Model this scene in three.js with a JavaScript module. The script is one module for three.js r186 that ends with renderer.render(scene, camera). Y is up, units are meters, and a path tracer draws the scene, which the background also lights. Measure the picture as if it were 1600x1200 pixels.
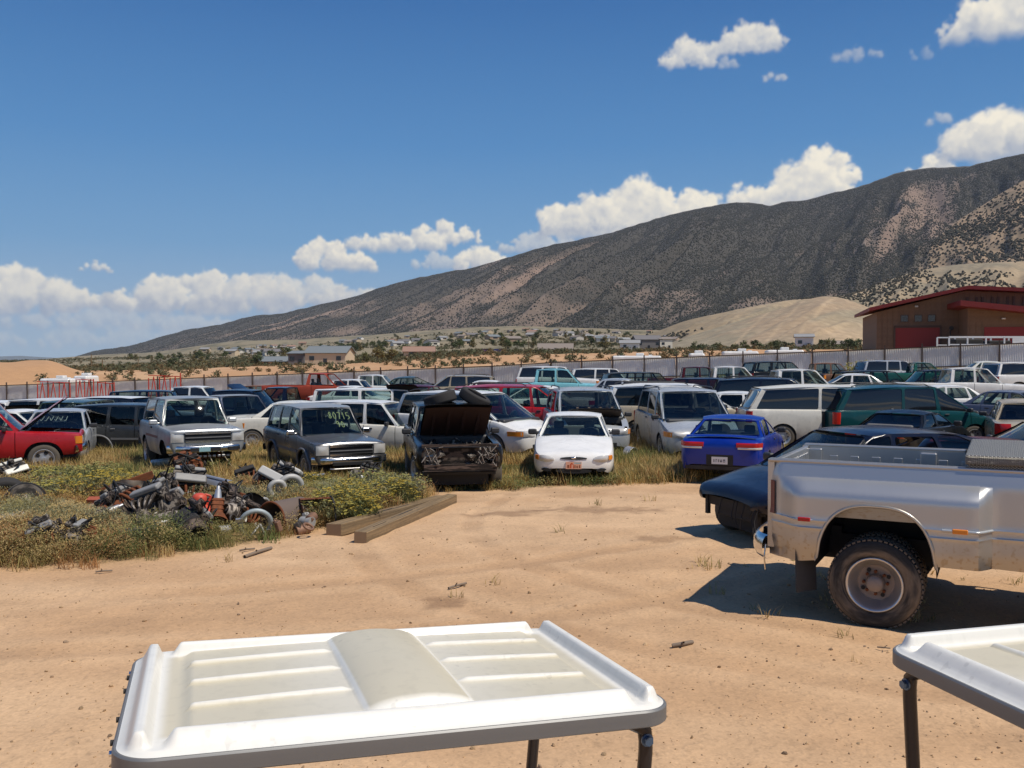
import * as THREE from 'three';
import { mergeGeometries, mergeVertices, toCreasedNormals } from 'three/addons/utils/BufferGeometryUtils.js';
import { RoundedBoxGeometry } from 'three/addons/geometries/RoundedBoxGeometry.js';

// ------------------------------------------------------------------ camera, sun, exposure
const EYE = 2.35, PITCH = -0.0243, FPX = 1443;           // metres, radians, focal length in pixels of a 1600 x 1200 frame
const scene = new THREE.Scene();
const camera = new THREE.PerspectiveCamera(45.16, 4 / 3, 0.1, 30000);
camera.position.set(0, EYE, 0);
camera.rotation.x = PITCH;
const renderer = new THREE.WebGLRenderer({ antialias: true });
renderer.toneMapping = THREE.LinearToneMapping;
renderer.toneMappingExposure = 1.0;
renderer.shadowMap.enabled = true;
const SUN = new THREE.Vector3(0.44, 0.87, 0.23).normalize();
const sun = new THREE.DirectionalLight(new THREE.Color().setRGB(1.0, 0.93, 0.82), 4.4);
sun.name = 'sun';
sun.position.copy(SUN).multiplyScalar(120);
sun.castShadow = true;
Object.assign(sun.shadow.camera, { left: -90, right: 90, top: 90, bottom: -90, near: 1, far: 300 });
sun.shadow.mapSize.set(4096, 4096);
scene.add(sun, sun.target);

const rgb0 = (r, g, b) => new THREE.Color().setRGB(r, g, b);
// ------------------------------------------------------------------ numbers
const { lerp, clamp } = THREE.MathUtils;
const ss = (a, b, x) => { const t = clamp((x - a) / (b - a), 0, 1); return t * t * (3 - 2 * t); };
const rng = (s) => () => { s = (s + 0x6d2b79f5) | 0; let t = Math.imul(s ^ (s >>> 15), 1 | s); t = (t + Math.imul(t ^ (t >>> 7), 61 | t)) ^ t; return ((t ^ (t >>> 14)) >>> 0) / 4294967296; };
const h2 = (x, y) => { let n = Math.imul(x, 374761393) + Math.imul(y, 668265263); n = Math.imul(n ^ (n >>> 13), 1274126177); return ((n ^ (n >>> 16)) >>> 0) / 4294967296; };
function vn(x, y) {                                       // value noise 0..1
  const ix = Math.floor(x), iy = Math.floor(y), fx = x - ix, fy = y - iy, u = fx * fx * (3 - 2 * fx), v = fy * fy * (3 - 2 * fy);
  return lerp(lerp(h2(ix, iy), h2(ix + 1, iy), u), lerp(h2(ix, iy + 1), h2(ix + 1, iy + 1), u), v);
}
function fbm(x, y, o = 4) { let s = 0, a = 0.5, n = 0; for (let i = 0; i < o; i++) { s += a * vn(x, y); n += a; a *= 0.5; x = x * 2.03 + 17.1; y = y * 2.03 + 5.7; } return s / n; }
function pchip(p) {                                       // monotone cubic through [x, y] points
  const n = p.length, d = [], m = [];
  for (let i = 0; i < n - 1; i++) d.push((p[i + 1][1] - p[i][1]) / (p[i + 1][0] - p[i][0]));
  for (let i = 0; i < n; i++) m.push(i === 0 ? d[0] : i === n - 1 ? d[n - 2] : d[i - 1] * d[i] <= 0 ? 0 : 2 * d[i - 1] * d[i] / (d[i - 1] + d[i]));
  return (x) => {
    if (x <= p[0][0]) return p[0][1];
    if (x >= p[n - 1][0]) return p[n - 1][1];
    let i = 0; while (x > p[i + 1][0]) i++;
    const h = p[i + 1][0] - p[i][0], t = (x - p[i][0]) / h, t2 = t * t, t3 = t2 * t;
    return (2 * t3 - 3 * t2 + 1) * p[i][1] + (t3 - 2 * t2 + t) * h * m[i] + (-2 * t3 + 3 * t2) * p[i + 1][1] + (t3 - t2) * h * m[i + 1];
  };
}
// a point of the place seen at a pixel of the 1600 x 1200 photograph, so many metres in front of the camera
function at(px, py, depth) {
  const X = (px - 800) / FPX, Y = -(py - 600) / FPX, c = Math.cos(PITCH), s = Math.sin(PITCH);
  const dy = Y * c + s * 1, dz = Y * s - c;               // rotated about x
  const k = depth / -dz;
  return new THREE.Vector3(X * k, EYE + (Y * c - Math.abs(s)) * k, -depth);
}
const atX = (px, depth) => (px - 800) / FPX * depth;

// ------------------------------------------------------------------ the sky: clear air and fair-weather clouds
function makeSky() {
  const W = 4096, H = 2048, D = new Float32Array(W * H * 4), lin = (r, g, b) => new THREE.Color().setRGB(r / 255, g / 255, b / 255, THREE.SRGBColorSpace).toArray();
  const stops = [[-90, lin(150, 140, 125)], [-1, lin(168, 178, 186)], [0, lin(166, 190, 209)], [3, lin(148, 182, 212)], [7, lin(112, 161, 205)], [13, lin(81, 138, 194)], [21, lin(55, 110, 172)], [45, lin(44, 88, 148)], [90, lin(34, 74, 138)]];
  for (let r = 0; r < H; r++) {
    const el = ((r + 0.5) / H - 0.5) * 180;
    let i = 0; while (i < stops.length - 2 && el > stops[i + 1][0]) i++;
    const t = clamp((el - stops[i][0]) / (stops[i + 1][0] - stops[i][0]), 0, 1), c = [0, 1, 2].map((k) => lerp(stops[i][1][k], stops[i + 1][1][k], t));
    for (let q = 0; q < W; q++) { const o = (r * W + q) * 4; D[o] = c[0]; D[o + 1] = c[1]; D[o + 2] = c[2]; D[o + 3] = 1; }
  }
  const LIT = lin(252, 244, 226), SHADE = lin(152, 166, 190), L = [0.62, 0.78];
  const P = 25.2;                                           // pixels of the photograph per degree
  function cloud(az, base, hw, h, o = {}) {                 // degrees: centre, base height, half width, height
    const R = rng(o.seed ?? Math.round(az * 31 + base * 77 + 5)), puffs = [], n = o.n ?? Math.round(10 + hw * 7);
    for (let i = 0; i < n; i++) {
      const t = (R() * 2 - 1) * (R() < 0.3 ? 1 : 0.85), env = Math.pow(Math.max(0, 1 - Math.abs(t - (o.peak ?? 0)) / (1.05 + Math.abs(o.peak ?? 0))), o.sharp ?? 0.6);
      const rr = h * (0.16 + 0.26 * R()) * (0.45 + 0.55 * env);
      puffs.push([t * hw, rr * 0.55 + R() * Math.max(0, h * env - rr * 1.4), rr]);
    }
    const opa = o.a ?? 1, dim = o.dim ?? 0, pad = h * 0.35 + 0.3, az0 = az - hw - pad, az1 = az + hw + pad, el0 = base - pad, el1 = base + h + pad;
    for (let r = Math.floor((el0 / 180 + 0.5) * H); r < (el1 / 180 + 0.5) * H; r++) {
      if (r < 0 || r >= H) continue;
      const el = ((r + 0.5) / H - 0.5) * 180;
      for (let q = Math.floor((az0 + 90) / 360 * W); q < (az1 + 90) / 360 * W; q++) {
        const azz = ((q + 0.5) / W * 360 - 90);
        let x = azz - az, y = el - base;
        const f = 1.1 / Math.max(0.5, h * 0.55), sd = (o.seed ?? 1) * 3.7 + az;
        const wx = (fbm(x * f * 2 + sd, y * f * 2, 5) - 0.5) * h * 0.42, wy = (fbm(x * f * 2 + 40 + sd, y * f * 2 + 9, 5) - 0.5) * h * 0.38;
        const fx = x + wx + (fbm(x * f * 9 + sd, y * f * 9, 3) - 0.5) * h * 0.12, fy = y + wy + (fbm(x * f * 9 + 20 + sd, y * f * 9 + 31, 3) - 0.5) * h * 0.12;
        let A = -9, nx = 0, ny = 0, sw = 0;
        for (const p of puffs) {
          const dx = (fx - p[0]) / p[2], dy = (fy - p[1]) / p[2], d = dx * dx + dy * dy;
          if (d > 3) continue;
          if (1 - d > A) A = 1 - d;
          const w = Math.max(0, 1.3 - d); nx += dx * w * w; ny += dy * w * w; sw += w * w;
        }
        if (A < -0.6) continue;
        const soft = o.soft ?? 0.35;
        let al = ss(-soft, soft * 1.2, A) * opa * ss(-0.08 * h - 0.12, 0.12 * h, y + wy * 0.5);
        if (al <= 0.003) continue;
        nx /= sw + 1e-6; ny /= sw + 1e-6;
        let l = 0.56 + 0.5 * (nx * L[0] + ny * L[1]) + (fbm(x * f * 5 + sd, y * f * 5 + 3, 4) - 0.5) * 0.5;
        l *= 0.55 + 0.45 * ss(0, h * 0.4, fy);
        l = clamp(l * 1.12 + 0.05, 0, 1) * (1 - dim);
        const i = (r * W + ((q % W) + W) % W) * 4;
        for (let c = 0; c < 3; c++) D[i + c] = lerp(D[i + c], lerp(SHADE[c], LIT[c], l), al);
      }
    }
  }
  const px = (x0, x1, yTop, yBase, o) => { const a = (x) => Math.atan((x - 800) / FPX) * 180 / Math.PI, e = (y, xm) => Math.atan((565 - y) / FPX * Math.cos(Math.atan((xm - 800) / FPX))) * 180 / Math.PI, xm = (x0 + x1) / 2; cloud((a(x0) + a(x1)) / 2, e(yBase, xm), (a(x1) - a(x0)) / 2, e(yTop, xm) - e(yBase, xm), o); };
  // low far banks of the valley, hazy
  px(-300, 640, 505, 545, { a: 0.34, soft: 0.9, dim: 0.15, seed: 3 });
  px(-60, 420, 478, 515, { a: 0.5, soft: 0.8, dim: 0.2, seed: 4 });
  px(-260, 190, 412, 492, { a: 0.95, seed: 12, peak: 0.2, sharp: 0.35, n: 44 });
  px(150, 470, 418, 490, { a: 0.95, seed: 8, peak: 0.1, sharp: 0.35, n: 46 });
  px(330, 600, 424, 480, { a: 0.8, seed: 21, peak: -0.2, sharp: 0.4, n: 34, dim: 0.1 });
  px(480, 610, 440, 478, { a: 0.7, seed: 5, dim: 0.15 });
  px(128, 172, 404, 424, { a: 0.8, seed: 6, n: 9 });
  px(452, 598, 372, 422, { a: 1, seed: 31, peak: -0.25, n: 24 });
  px(535, 760, 340, 392, { a: 0.95, seed: 17, peak: 0.5, sharp: 1.0, n: 34 });
  px(640, 720, 393, 420, { a: 0.6, seed: 3, dim: 0.2 });
  px(700, 800, 380, 425, { a: 1, seed: 9 });
  px(770, 920, 360, 395, { a: 0.7, seed: 10, dim: 0.25 });
  px(845, 1180, 284, 372, { a: 1, seed: 14, peak: -0.05, sharp: 0.4, n: 46 });
  px(840, 1010, 335, 362, { a: 0.8, seed: 15, dim: 0.25 });
  px(1110, 1335, 236, 330, { a: 1, seed: 27, peak: 0.62, sharp: 0.9, n: 44 });
  px(1405, 1495, 242, 278, { a: 1, seed: 2, n: 16 });
  px(1465, 1900, 118, 240, { a: 1, seed: 19, peak: 0.1, sharp: 0.45, n: 60 });
  px(1465, 1640, 190, 245, { a: 0.8, seed: 20, dim: 0.3 });
  px(1485, 1800, -70, 48, { a: 1, seed: 23, sharp: 0.4, n: 40, dim: 0.05 });
  px(1030, 1112, 60, 108, { a: 0.95, seed: 24, n: 18, dim: 0.22, soft: 0.5 });
  px(1100, 1222, 32, 88, { a: 0.95, seed: 25, peak: 0.2, n: 22, dim: 0.18, soft: 0.5 });
  px(1090, 1160, 90, 110, { a: 0.5, seed: 26, n: 9, dim: 0.3, soft: 0.8 });
  px(1183, 1228, 113, 131, { a: 0.6, seed: 30, n: 7, dim: 0.3, soft: 0.7 });
  px(1270, 1390, 76, 100, { a: 0.42, seed: 33, n: 12, dim: 0.3, soft: 0.8 });
  px(1446, 1484, 172, 196, { a: 0.55, seed: 35, n: 7, dim: 0.25, soft: 0.7 });
  px(1412, 1452, 70, 96, { a: 0.3, seed: 36, n: 7, dim: 0.3, soft: 0.9 });
  // the same weather goes on all round
  const R = rng(77);
  for (let k = 0; k < 46; k++) {
    const az = 36 + R() * 288, el = 1.5 + R() * R() * 30, hw = 2 + R() * 7;
    cloud(az > 180 ? az - 360 : az, el, hw, 1.2 + R() * 3 + el * 0.05, { seed: 100 + k, peak: R() - 0.5, sharp: 0.5, a: el < 5 ? 0.8 : 1, dim: R() * 0.15 });
  }
  const t = new THREE.DataTexture(D, W, H, THREE.RGBAFormat, THREE.FloatType);
  t.mapping = THREE.EquirectangularReflectionMapping; t.magFilter = t.minFilter = THREE.LinearFilter; t.needsUpdate = true;
  return t;
}
scene.background = scene.environment = makeSky();
scene.fog = new THREE.FogExp2(rgb0(0.62, 0.70, 0.82), 0.00003);
scene.environmentIntensity = 1; scene.backgroundIntensity = 1;
// ------------------------------------------------------------------ naming and assembling
const taken = new Map();
function numbered(name) { const n = taken.get(name) ?? 0; taken.set(name, n + 1); return n ? name + '_' + String(n).padStart(3, '0') : name; }
function tag(o, label, category, group, kind) { if (label) o.userData.label = label; if (category) o.userData.category = category; if (group) o.userData.group = group; if (kind) o.userData.kind = kind; return o; }
function thing(name, label, category, [x, y, z] = [0, 0, 0], turn = 0, group) {
  const o = new THREE.Group(); o.name = numbered(name); o.position.set(x, y, z); o.rotation.y = turn; scene.add(o);
  return tag(o, label, category, group);
}
function clean(g) {
  let n = g.index ? g.toNonIndexed() : g;
  if (!n.attributes.normal) n.computeVertexNormals();
  if (!n.attributes.uv) n.setAttribute('uv', new THREE.BufferAttribute(new Float32Array(n.attributes.position.count * 2), 2));
  for (const k of Object.keys(n.attributes)) if (!['position', 'normal', 'uv'].includes(k)) n.deleteAttribute(k);
  n.morphAttributes = {};
  return n;
}
const join = (list) => { const l = (Array.isArray(list) ? list.flat(9) : [list]).filter(Boolean); return l.length === 1 ? l[0] : mergeGeometries(l.map(clean)); };
function part(name, geo, mat, parent, label) {
  const m = new THREE.Mesh(join(geo), mat); m.name = name; m.castShadow = m.receiveShadow = true; if (label) m.userData.label = label;
  parent.add(m); return m;
}
function top(name, geo, mat, label, category, group, kind) { const m = part(numbered(name), geo, mat, scene); return tag(m, label, category, group, kind); }
function kids(name, parent) { const g = new THREE.Group(); g.name = name; parent.add(g); return g; }
const mv = (g, x = 0, y = 0, z = 0, rx = 0, ry = 0, rz = 0) => { if (rx || ry || rz) g.applyMatrix4(new THREE.Matrix4().makeRotationFromEuler(new THREE.Euler(rx, ry, rz))); return g.translate(x, y, z); };
const box = (w, h, d, x, y, z, rx, ry, rz) => mv(new THREE.BoxGeometry(w, h, d), x, y, z, rx, ry, rz);
const rbox = (w, h, d, r, x, y, z, rx, ry, rz) => mv(new RoundedBoxGeometry(w, h, d, 2, Math.min(r, w / 2.01, h / 2.01, d / 2.01)), x, y, z, rx, ry, rz);
const cyl = (r0, r1, h, n, x, y, z, rx, ry, rz, open) => mv(new THREE.CylinderGeometry(r0, r1, h, n, 1, !!open), x, y, z, rx, ry, rz);
const ball = (r, x, y, z, sx = 1, sy = 1, sz = 1, n = 12) => new THREE.SphereGeometry(r, n, Math.max(6, n * 0.7 | 0)).scale(sx, sy, sz).translate(x, y, z);
const tube = (pts, r, n = 6, seg) => new THREE.TubeGeometry(new THREE.CatmullRomCurve3(pts.map((p) => new THREE.Vector3(...p)), false, 'catmullrom', 0.2), seg ?? Math.max(2, pts.length * 4), r, n);
const rod = (a, b, r, n = 6) => tube([a, b], r, n, 1);
const lathe = (pts, n = 24) => new THREE.LatheGeometry(pts.map((p) => new THREE.Vector2(...p)), n);
function grid(nu, nv, f, uvf) {                            // a sheet from f(u, v) -> [x, y, z]
  const p = [], uv = [], ix = [];
  for (let i = 0; i <= nu; i++) for (let j = 0; j <= nv; j++) { p.push(...f(i / nu, j / nv)); uv.push(...(uvf ? uvf(i / nu, j / nv) : [i / nu, j / nv])); }
  for (let i = 0; i < nu; i++) for (let j = 0; j < nv; j++) { const a = i * (nv + 1) + j, b = a + nv + 1; ix.push(a, b, b + 1, a, b + 1, a + 1); }
  const g = new THREE.BufferGeometry();
  g.setAttribute('position', new THREE.Float32BufferAttribute(p, 3)); g.setAttribute('uv', new THREE.Float32BufferAttribute(uv, 2)); g.setIndex(ix); g.computeVertexNormals();
  return g;
}
const prism = (pts, depth, bevel = 0) => new THREE.ExtrudeGeometry(new THREE.Shape(pts.map((p) => new THREE.Vector2(...p))), { depth, bevelEnabled: bevel > 0, bevelSize: bevel, bevelThickness: bevel, bevelSegments: 1, curveSegments: 6 });

// ------------------------------------------------------------------ textures and materials
function dtex(n, f, color, m = n) {                        // f(u, v) -> value or [r, g, b] in 0..1
  const d = new Uint8Array(n * m * 4);
  for (let y = 0; y < m; y++) for (let x = 0; x < n; x++) { let v = f(x / n, y / m, x, y); if (typeof v === 'number') v = [v, v, v]; const o = (y * n + x) * 4; for (let c = 0; c < 3; c++) d[o + c] = clamp(v[c], 0, 1) * 255; d[o + 3] = 255; }
  const t = new THREE.DataTexture(d, n, m); t.wrapS = t.wrapT = THREE.RepeatWrapping; t.magFilter = t.minFilter = THREE.LinearFilter; if (color) t.colorSpace = THREE.SRGBColorSpace; t.needsUpdate = true;
  return t;
}
function tile(u, v, k, o = 4, s = 0) {                     // noise that repeats over 0..1
  let a = 0.5, sum = 0, n = 0;
  for (let i = 0; i < o; i++) {
    const x = u * k, y = v * k, ix = Math.floor(x), iy = Math.floor(y), fx = x - ix, fy = y - iy, p = fx * fx * (3 - 2 * fx), q = fy * fy * (3 - 2 * fy), w = (n0) => ((n0 % k) + k) % k;
    sum += a * lerp(lerp(h2(w(ix) + s, w(iy) + i * 57), h2(w(ix + 1) + s, w(iy) + i * 57), p), lerp(h2(w(ix) + s, w(iy + 1) + i * 57), h2(w(ix + 1) + s, w(iy + 1) + i * 57), p), q);
    n += a; a *= 0.5; k *= 2;
  }
  return sum / n;
}
const rgb = (r, g, b) => new THREE.Color().setRGB(r, g, b);
const std = (c, rough = 0.6, metal = 0, o = {}) => new THREE.MeshStandardMaterial({ color: Array.isArray(c) ? rgb(...c) : c, roughness: rough, metalness: metal, side: THREE.DoubleSide, ...o });
const dustTex = dtex(512, (u, v) => { const n = tile(u, v, 5, 5), f = tile(u, v, 40, 3, 9), s = tile(u * 1, v, 12, 4, 31); return 0.89 + 0.11 * ss(0.3, 0.65, n) - 0.05 * ss(0.55, 0.75, f) - 0.06 * ss(0.62, 0.8, s); });
const roughTex = dtex(512, (u, v) => 0.62 + 0.38 * ss(0.35, 0.7, tile(u, v, 6, 5, 77)));
const paint = (c, o = {}) => new THREE.MeshPhysicalMaterial({ color: rgb(...c), roughness: o.rough ?? 0.42, metalness: o.metal ?? 0, map: dustTex, specularIntensity: o.spec ?? 0.8, roughnessMap: roughTex, clearcoat: o.coat ?? 0.45, clearcoatRoughness: 0.16, side: THREE.DoubleSide });
const softRough = dtex(256, (u, v) => 0.85 + 0.15 * tile(u, v, 4, 5, 97));
const rustTex = dtex(512, (u, v) => { const n = tile(u, v, 4, 6, 3), f = tile(u, v, 32, 3, 8); return [0.34 + 0.3 * n + 0.12 * f, 0.19 + 0.17 * n + 0.1 * f, 0.11 + 0.1 * n + 0.06 * f]; }, true);
const greasyTex = dtex(512, (u, v) => { const n = tile(u, v, 6, 6, 13), f = tile(u, v, 40, 3, 18), k = ss(0.45, 0.62, n); return [lerp(0.2, 0.62, k) + 0.15 * f - 0.08, lerp(0.17, 0.58, k) + 0.15 * f - 0.08, lerp(0.15, 0.54, k) + 0.14 * f - 0.08]; }, true);
const woodTex = dtex(512, (u, v) => { const g = tile(u * 1, v, 3, 3, 5), r = tile(u, v, 64, 2, 6) * 0.35 + vn(v * 64, u * 5) * 0.65, k = 0.55 + 0.3 * r - 0.12 * g; return [k * 0.92, k * 0.80, k * 0.62]; }, true);
const M = {
  tyre: std([0.028, 0.026, 0.025], 0.88), tyreDust: std([0.10, 0.085, 0.068], 0.95), black: std([0.012, 0.012, 0.013], 0.7), dark: std([0.03, 0.028, 0.027], 0.85),
  plastic: std([0.035, 0.035, 0.037], 0.5), trimGrey: std([0.16, 0.16, 0.165], 0.6), seat: std([0.13, 0.125, 0.12], 0.9), seatTan: std([0.33, 0.26, 0.19], 0.9), dash: std([0.055, 0.053, 0.05], 0.8),
  chrome: std([0.72, 0.71, 0.70], 0.18, 1), steel: std([0.45, 0.44, 0.43], 0.42, 0.9), alu: std([0.52, 0.52, 0.52], 0.5, 0.85), alloy: std([0.55, 0.55, 0.55], 0.4, 0.7),
  rust: std([0.66, 0.62, 0.60], 0.9, 0.1, { map: rustTex, bumpMap: rustTex, bumpScale: 0.004 }), grease: std([1, 1, 1], 0.62, 0.35, { map: greasyTex, bumpMap: greasyTex, bumpScale: 0.006 }), castAlu: std([0.55, 0.54, 0.53], 0.7, 0.25, { map: greasyTex, bumpMap: greasyTex, bumpScale: 0.004 }),
  darkIron: std([0.35, 0.3, 0.28], 0.75, 0.3, { map: greasyTex, bumpMap: greasyTex, bumpScale: 0.006 }), wood: std([0.62, 0.57, 0.51], 0.9, 0, { map: woodTex, bumpMap: woodTex, bumpScale: 0.006 }),
  glass: new THREE.MeshPhysicalMaterial({ color: rgb(0.60, 0.70, 0.66), transmission: 1, thickness: 0, roughness: 0.03, ior: 1.5, side: THREE.DoubleSide }),
  tint: new THREE.MeshPhysicalMaterial({ color: rgb(0.13, 0.145, 0.15), transmission: 1, thickness: 0, roughness: 0.03, ior: 1.5, side: THREE.DoubleSide }),
  limo: new THREE.MeshPhysicalMaterial({ color: rgb(0.012, 0.013, 0.016), roughness: 0.06, clearcoat: 0.6, side: THREE.DoubleSide }),
  lens: std([0.62, 0.6, 0.56], 0.2, 0.25), amber: std([0.75, 0.24, 0.025], 0.25), red: std([0.42, 0.012, 0.012], 0.22), redBright: std([0.72, 0.03, 0.015], 0.2), reflector: std([0.5, 0.48, 0.44], 0.25, 0.6),
};
const PAINTS = {
  white: paint([0.80, 0.79, 0.76]), cream: paint([0.76, 0.73, 0.64]), silver: paint([0.52, 0.54, 0.55], { metal: 0.35 }), silverDull: paint([0.36, 0.37, 0.37], { metal: 0.35, rough: 0.5, coat: 0.15 }), grey: paint([0.12, 0.122, 0.128], { metal: 0.4 }), darkGrey: paint([0.05, 0.054, 0.058], { metal: 0.4 }),
  blue: paint([0.003, 0.026, 0.27], { rough: 0.5, coat: 0.7, spec: 0.2 }), navy: paint([0.006, 0.009, 0.026], { rough: 0.5, coat: 0.6, spec: 0.2 }), teal: paint([0.006, 0.06, 0.066], { rough: 0.5, coat: 0.7, spec: 0.2 }), black: paint([0.008, 0.008, 0.0085], { rough: 0.5, coat: 0.6, spec: 0.2 }),
  red: paint([0.42, 0.012, 0.018], { rough: 0.4 }), maroon: paint([0.075, 0.007, 0.010], { rough: 0.5, spec: 0.3 }), rustRed: paint([0.36, 0.055, 0.025], { rough: 0.7, coat: 0 }), tan: paint([0.46, 0.38, 0.26], { metal: 0.2 }), beige: paint([0.62, 0.56, 0.46], { metal: 0.15 }), champagne: paint([0.5, 0.43, 0.32], { metal: 0.3 }),
  lightBlue: paint([0.22, 0.55, 0.62]), green: paint([0.012, 0.11, 0.075]), greenDark: paint([0.03, 0.05, 0.035]), sky: paint([0.12, 0.3, 0.48]), yellow: paint([0.7, 0.42, 0.03]), brownRust: paint([0.2, 0.1, 0.06], { rough: 0.8, coat: 0 }), slate: paint([0.13, 0.145, 0.2], { metal: 0.3 }), dually: new THREE.MeshPhysicalMaterial({ color: rgb(0.50, 0.505, 0.505), roughness: 0.40, metalness: 0.72, roughnessMap: softRough, clearcoat: 0.5, clearcoatRoughness: 0.12, side: THREE.DoubleSide }),
};
const tyreTex = dtex(512, (u, v) => { const n = tile(u, v, 5, 5, 41), f = tile(u, v, 50, 2, 42), k = ss(0.42, 0.66, n) * 0.85; return [lerp(0.19, 0.50, k) + 0.08 * (f - 0.5), lerp(0.185, 0.44, k) + 0.08 * (f - 0.5), lerp(0.18, 0.37, k) + 0.08 * (f - 0.5)]; }, true);
const grimeTex = dtex(1024, (u, v) => { const n = tile(u, v, 4, 5, 51), f = tile(u, v, 60, 3, 52), d = ss(0.74, 0.80, tile(u, v, 70, 2, 53)), k = 0.95 + 0.05 * n - 0.05 * ss(0.5, 0.8, f) - 0.12 * d * ss(0.55, 0.7, n); return [k, k * 0.99, k * 0.955]; });
const diamondBump = dtex(256, (u, v) => { const c = (a, b, s) => { let x = ((u * 8 + a) % 1) - 0.5, y = ((v * 8 + b) % 1) - 0.5; const p = (x + s * y) * 0.707, q = (x - s * y) * 0.707; return 1 - ss(0.6, 1, Math.hypot(p / 0.36, q / 0.12)); }; return Math.max(c(0, 0, 1), c(0.5, 0.5, -1)); });
const diamondMap = dtex(256, (u, v) => 0);
{ const b = diamondBump.image.data, d = diamondMap.image.data; for (let i = 0; i < b.length; i += 4) { const k = 105 + b[i] * 0.55; d[i] = k; d[i + 1] = k * 0.98; d[i + 2] = k * 0.92; } diamondMap.colorSpace = THREE.SRGBColorSpace; }
for (const t of [diamondMap, diamondBump]) t.repeat.set(2.5, 2.5);
M.diamond = std([1, 1, 1], 0.42, 0.5, { map: diamondMap, bumpMap: diamondBump, bumpScale: 0.006 });

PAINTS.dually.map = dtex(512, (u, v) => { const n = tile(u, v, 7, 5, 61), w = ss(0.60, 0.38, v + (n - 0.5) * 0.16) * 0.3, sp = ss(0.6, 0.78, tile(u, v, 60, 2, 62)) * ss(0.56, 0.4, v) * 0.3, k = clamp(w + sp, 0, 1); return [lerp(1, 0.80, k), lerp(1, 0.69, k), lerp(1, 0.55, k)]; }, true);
// ------------------------------------------------------------------ the lie of the land (metres; the yard slopes down to the left, the valley climbs to the mountain)
const Tp = [-900, -200, 0, 200, 400, 800, 1200, 1600, 2200, 3200];
const Td = [90, 150, 250, 600, 1200, 2500, 6000, 12000];
const Tv = [[-40, -40, -40, -34, -22, -7, 8, 22, 30, 30], [-24, -23, -24, -21, -14, 1, 11, 18, 24, 26], [-18, -18, -18, -15, -9, 8, 15, 22, 28, 30], [-8, -8, -8, -5, 3, 21, 22, 28, 34, 40], [-4, -3, -2, 4, 17, 45, 36, 38, 44, 50], [-2, 0, 0, 12, 32, 54, 46, 48, 52, 60], [-1, -1, -1, 12, 34, 50, 50, 52, 56, 60], [-1, -1, -1, 12, 34, 50, 50, 52, 56, 60]];
function farLand(x, d) {
  const p = clamp(800 + FPX * x / d, Tp[0], Tp[9]), ld = Math.log(clamp(d, 90, 12000));
  let i = 0; while (i < 8 && p > Tp[i + 1]) i++;
  let j = 0; while (j < 6 && ld > Math.log(Td[j + 1])) j++;
  const u = ss(Tp[i], Tp[i + 1], p), v = clamp((ld - Math.log(Td[j])) / (Math.log(Td[j + 1]) - Math.log(Td[j])), 0, 1);
  return EYE + d * lerp(lerp(Tv[j][i], Tv[j][i + 1], u), lerp(Tv[j + 1][i], Tv[j + 1][i + 1], u), v) / FPX;
}
const RUTS = [[[-9, 8.2], [-5, 8.9], [-2, 9.8], [1, 11.3], [3.5, 13.2], [6, 16]], [[-9, 6.7], [-4, 7.3], [0, 8.3], [2.4, 9.8], [5, 12.2], [8, 14.5]], [[7, 5.2], [3, 6.4], [-1, 9.5], [-2.2, 13], [-1.6, 17]], [[8.2, 5.8], [4.4, 7], [0.6, 10], [-0.6, 13.2], [0, 17.5]]];
function segD(px, py, a, b) { const dx = b[0] - a[0], dy = b[1] - a[1], t = clamp(((px - a[0]) * dx + (py - a[1]) * dy) / (dx * dx + dy * dy), 0, 1); return Math.hypot(px - a[0] - t * dx, py - a[1] - t * dy); }
const RUTP = RUTS.map((r) => new THREE.CatmullRomCurve3(r.map(([x, d]) => new THREE.Vector3(x, 0, d))).getPoints(24).map((p) => [p.x, p.z]));
function rutAt(x, d) { let m = 9; if (d > 4 && d < 19 && x > -11 && x < 10) for (const r of RUTP) for (let i = 0; i < r.length - 1; i++) { const k = segD(x, d, r[i], r[i + 1]); if (k < m) m = k; } return m; }
const EDGE = [[-14, 9.4], [-5.58, 10.06], [-4.8, 10.3], [-3.88, 11.2], [-3.1, 12.1], [-2.5, 12.9], [-1.75, 14.6], [-1.6, 15.8], [-1.75, 17.0], [-0.9, 17.9], [0.4, 18.4], [3.3, 18.9], [5, 19.4], [9, 18.6], [14, 17], [40, 14]];
function edgeD(x) { let i = 0; while (i < EDGE.length - 2 && x > EDGE[i + 1][0]) i++; const t = clamp((x - EDGE[i][0]) / (EDGE[i + 1][0] - EDGE[i][0]), 0, 1); return lerp(EDGE[i][1], EDGE[i + 1][1], t); }
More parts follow.
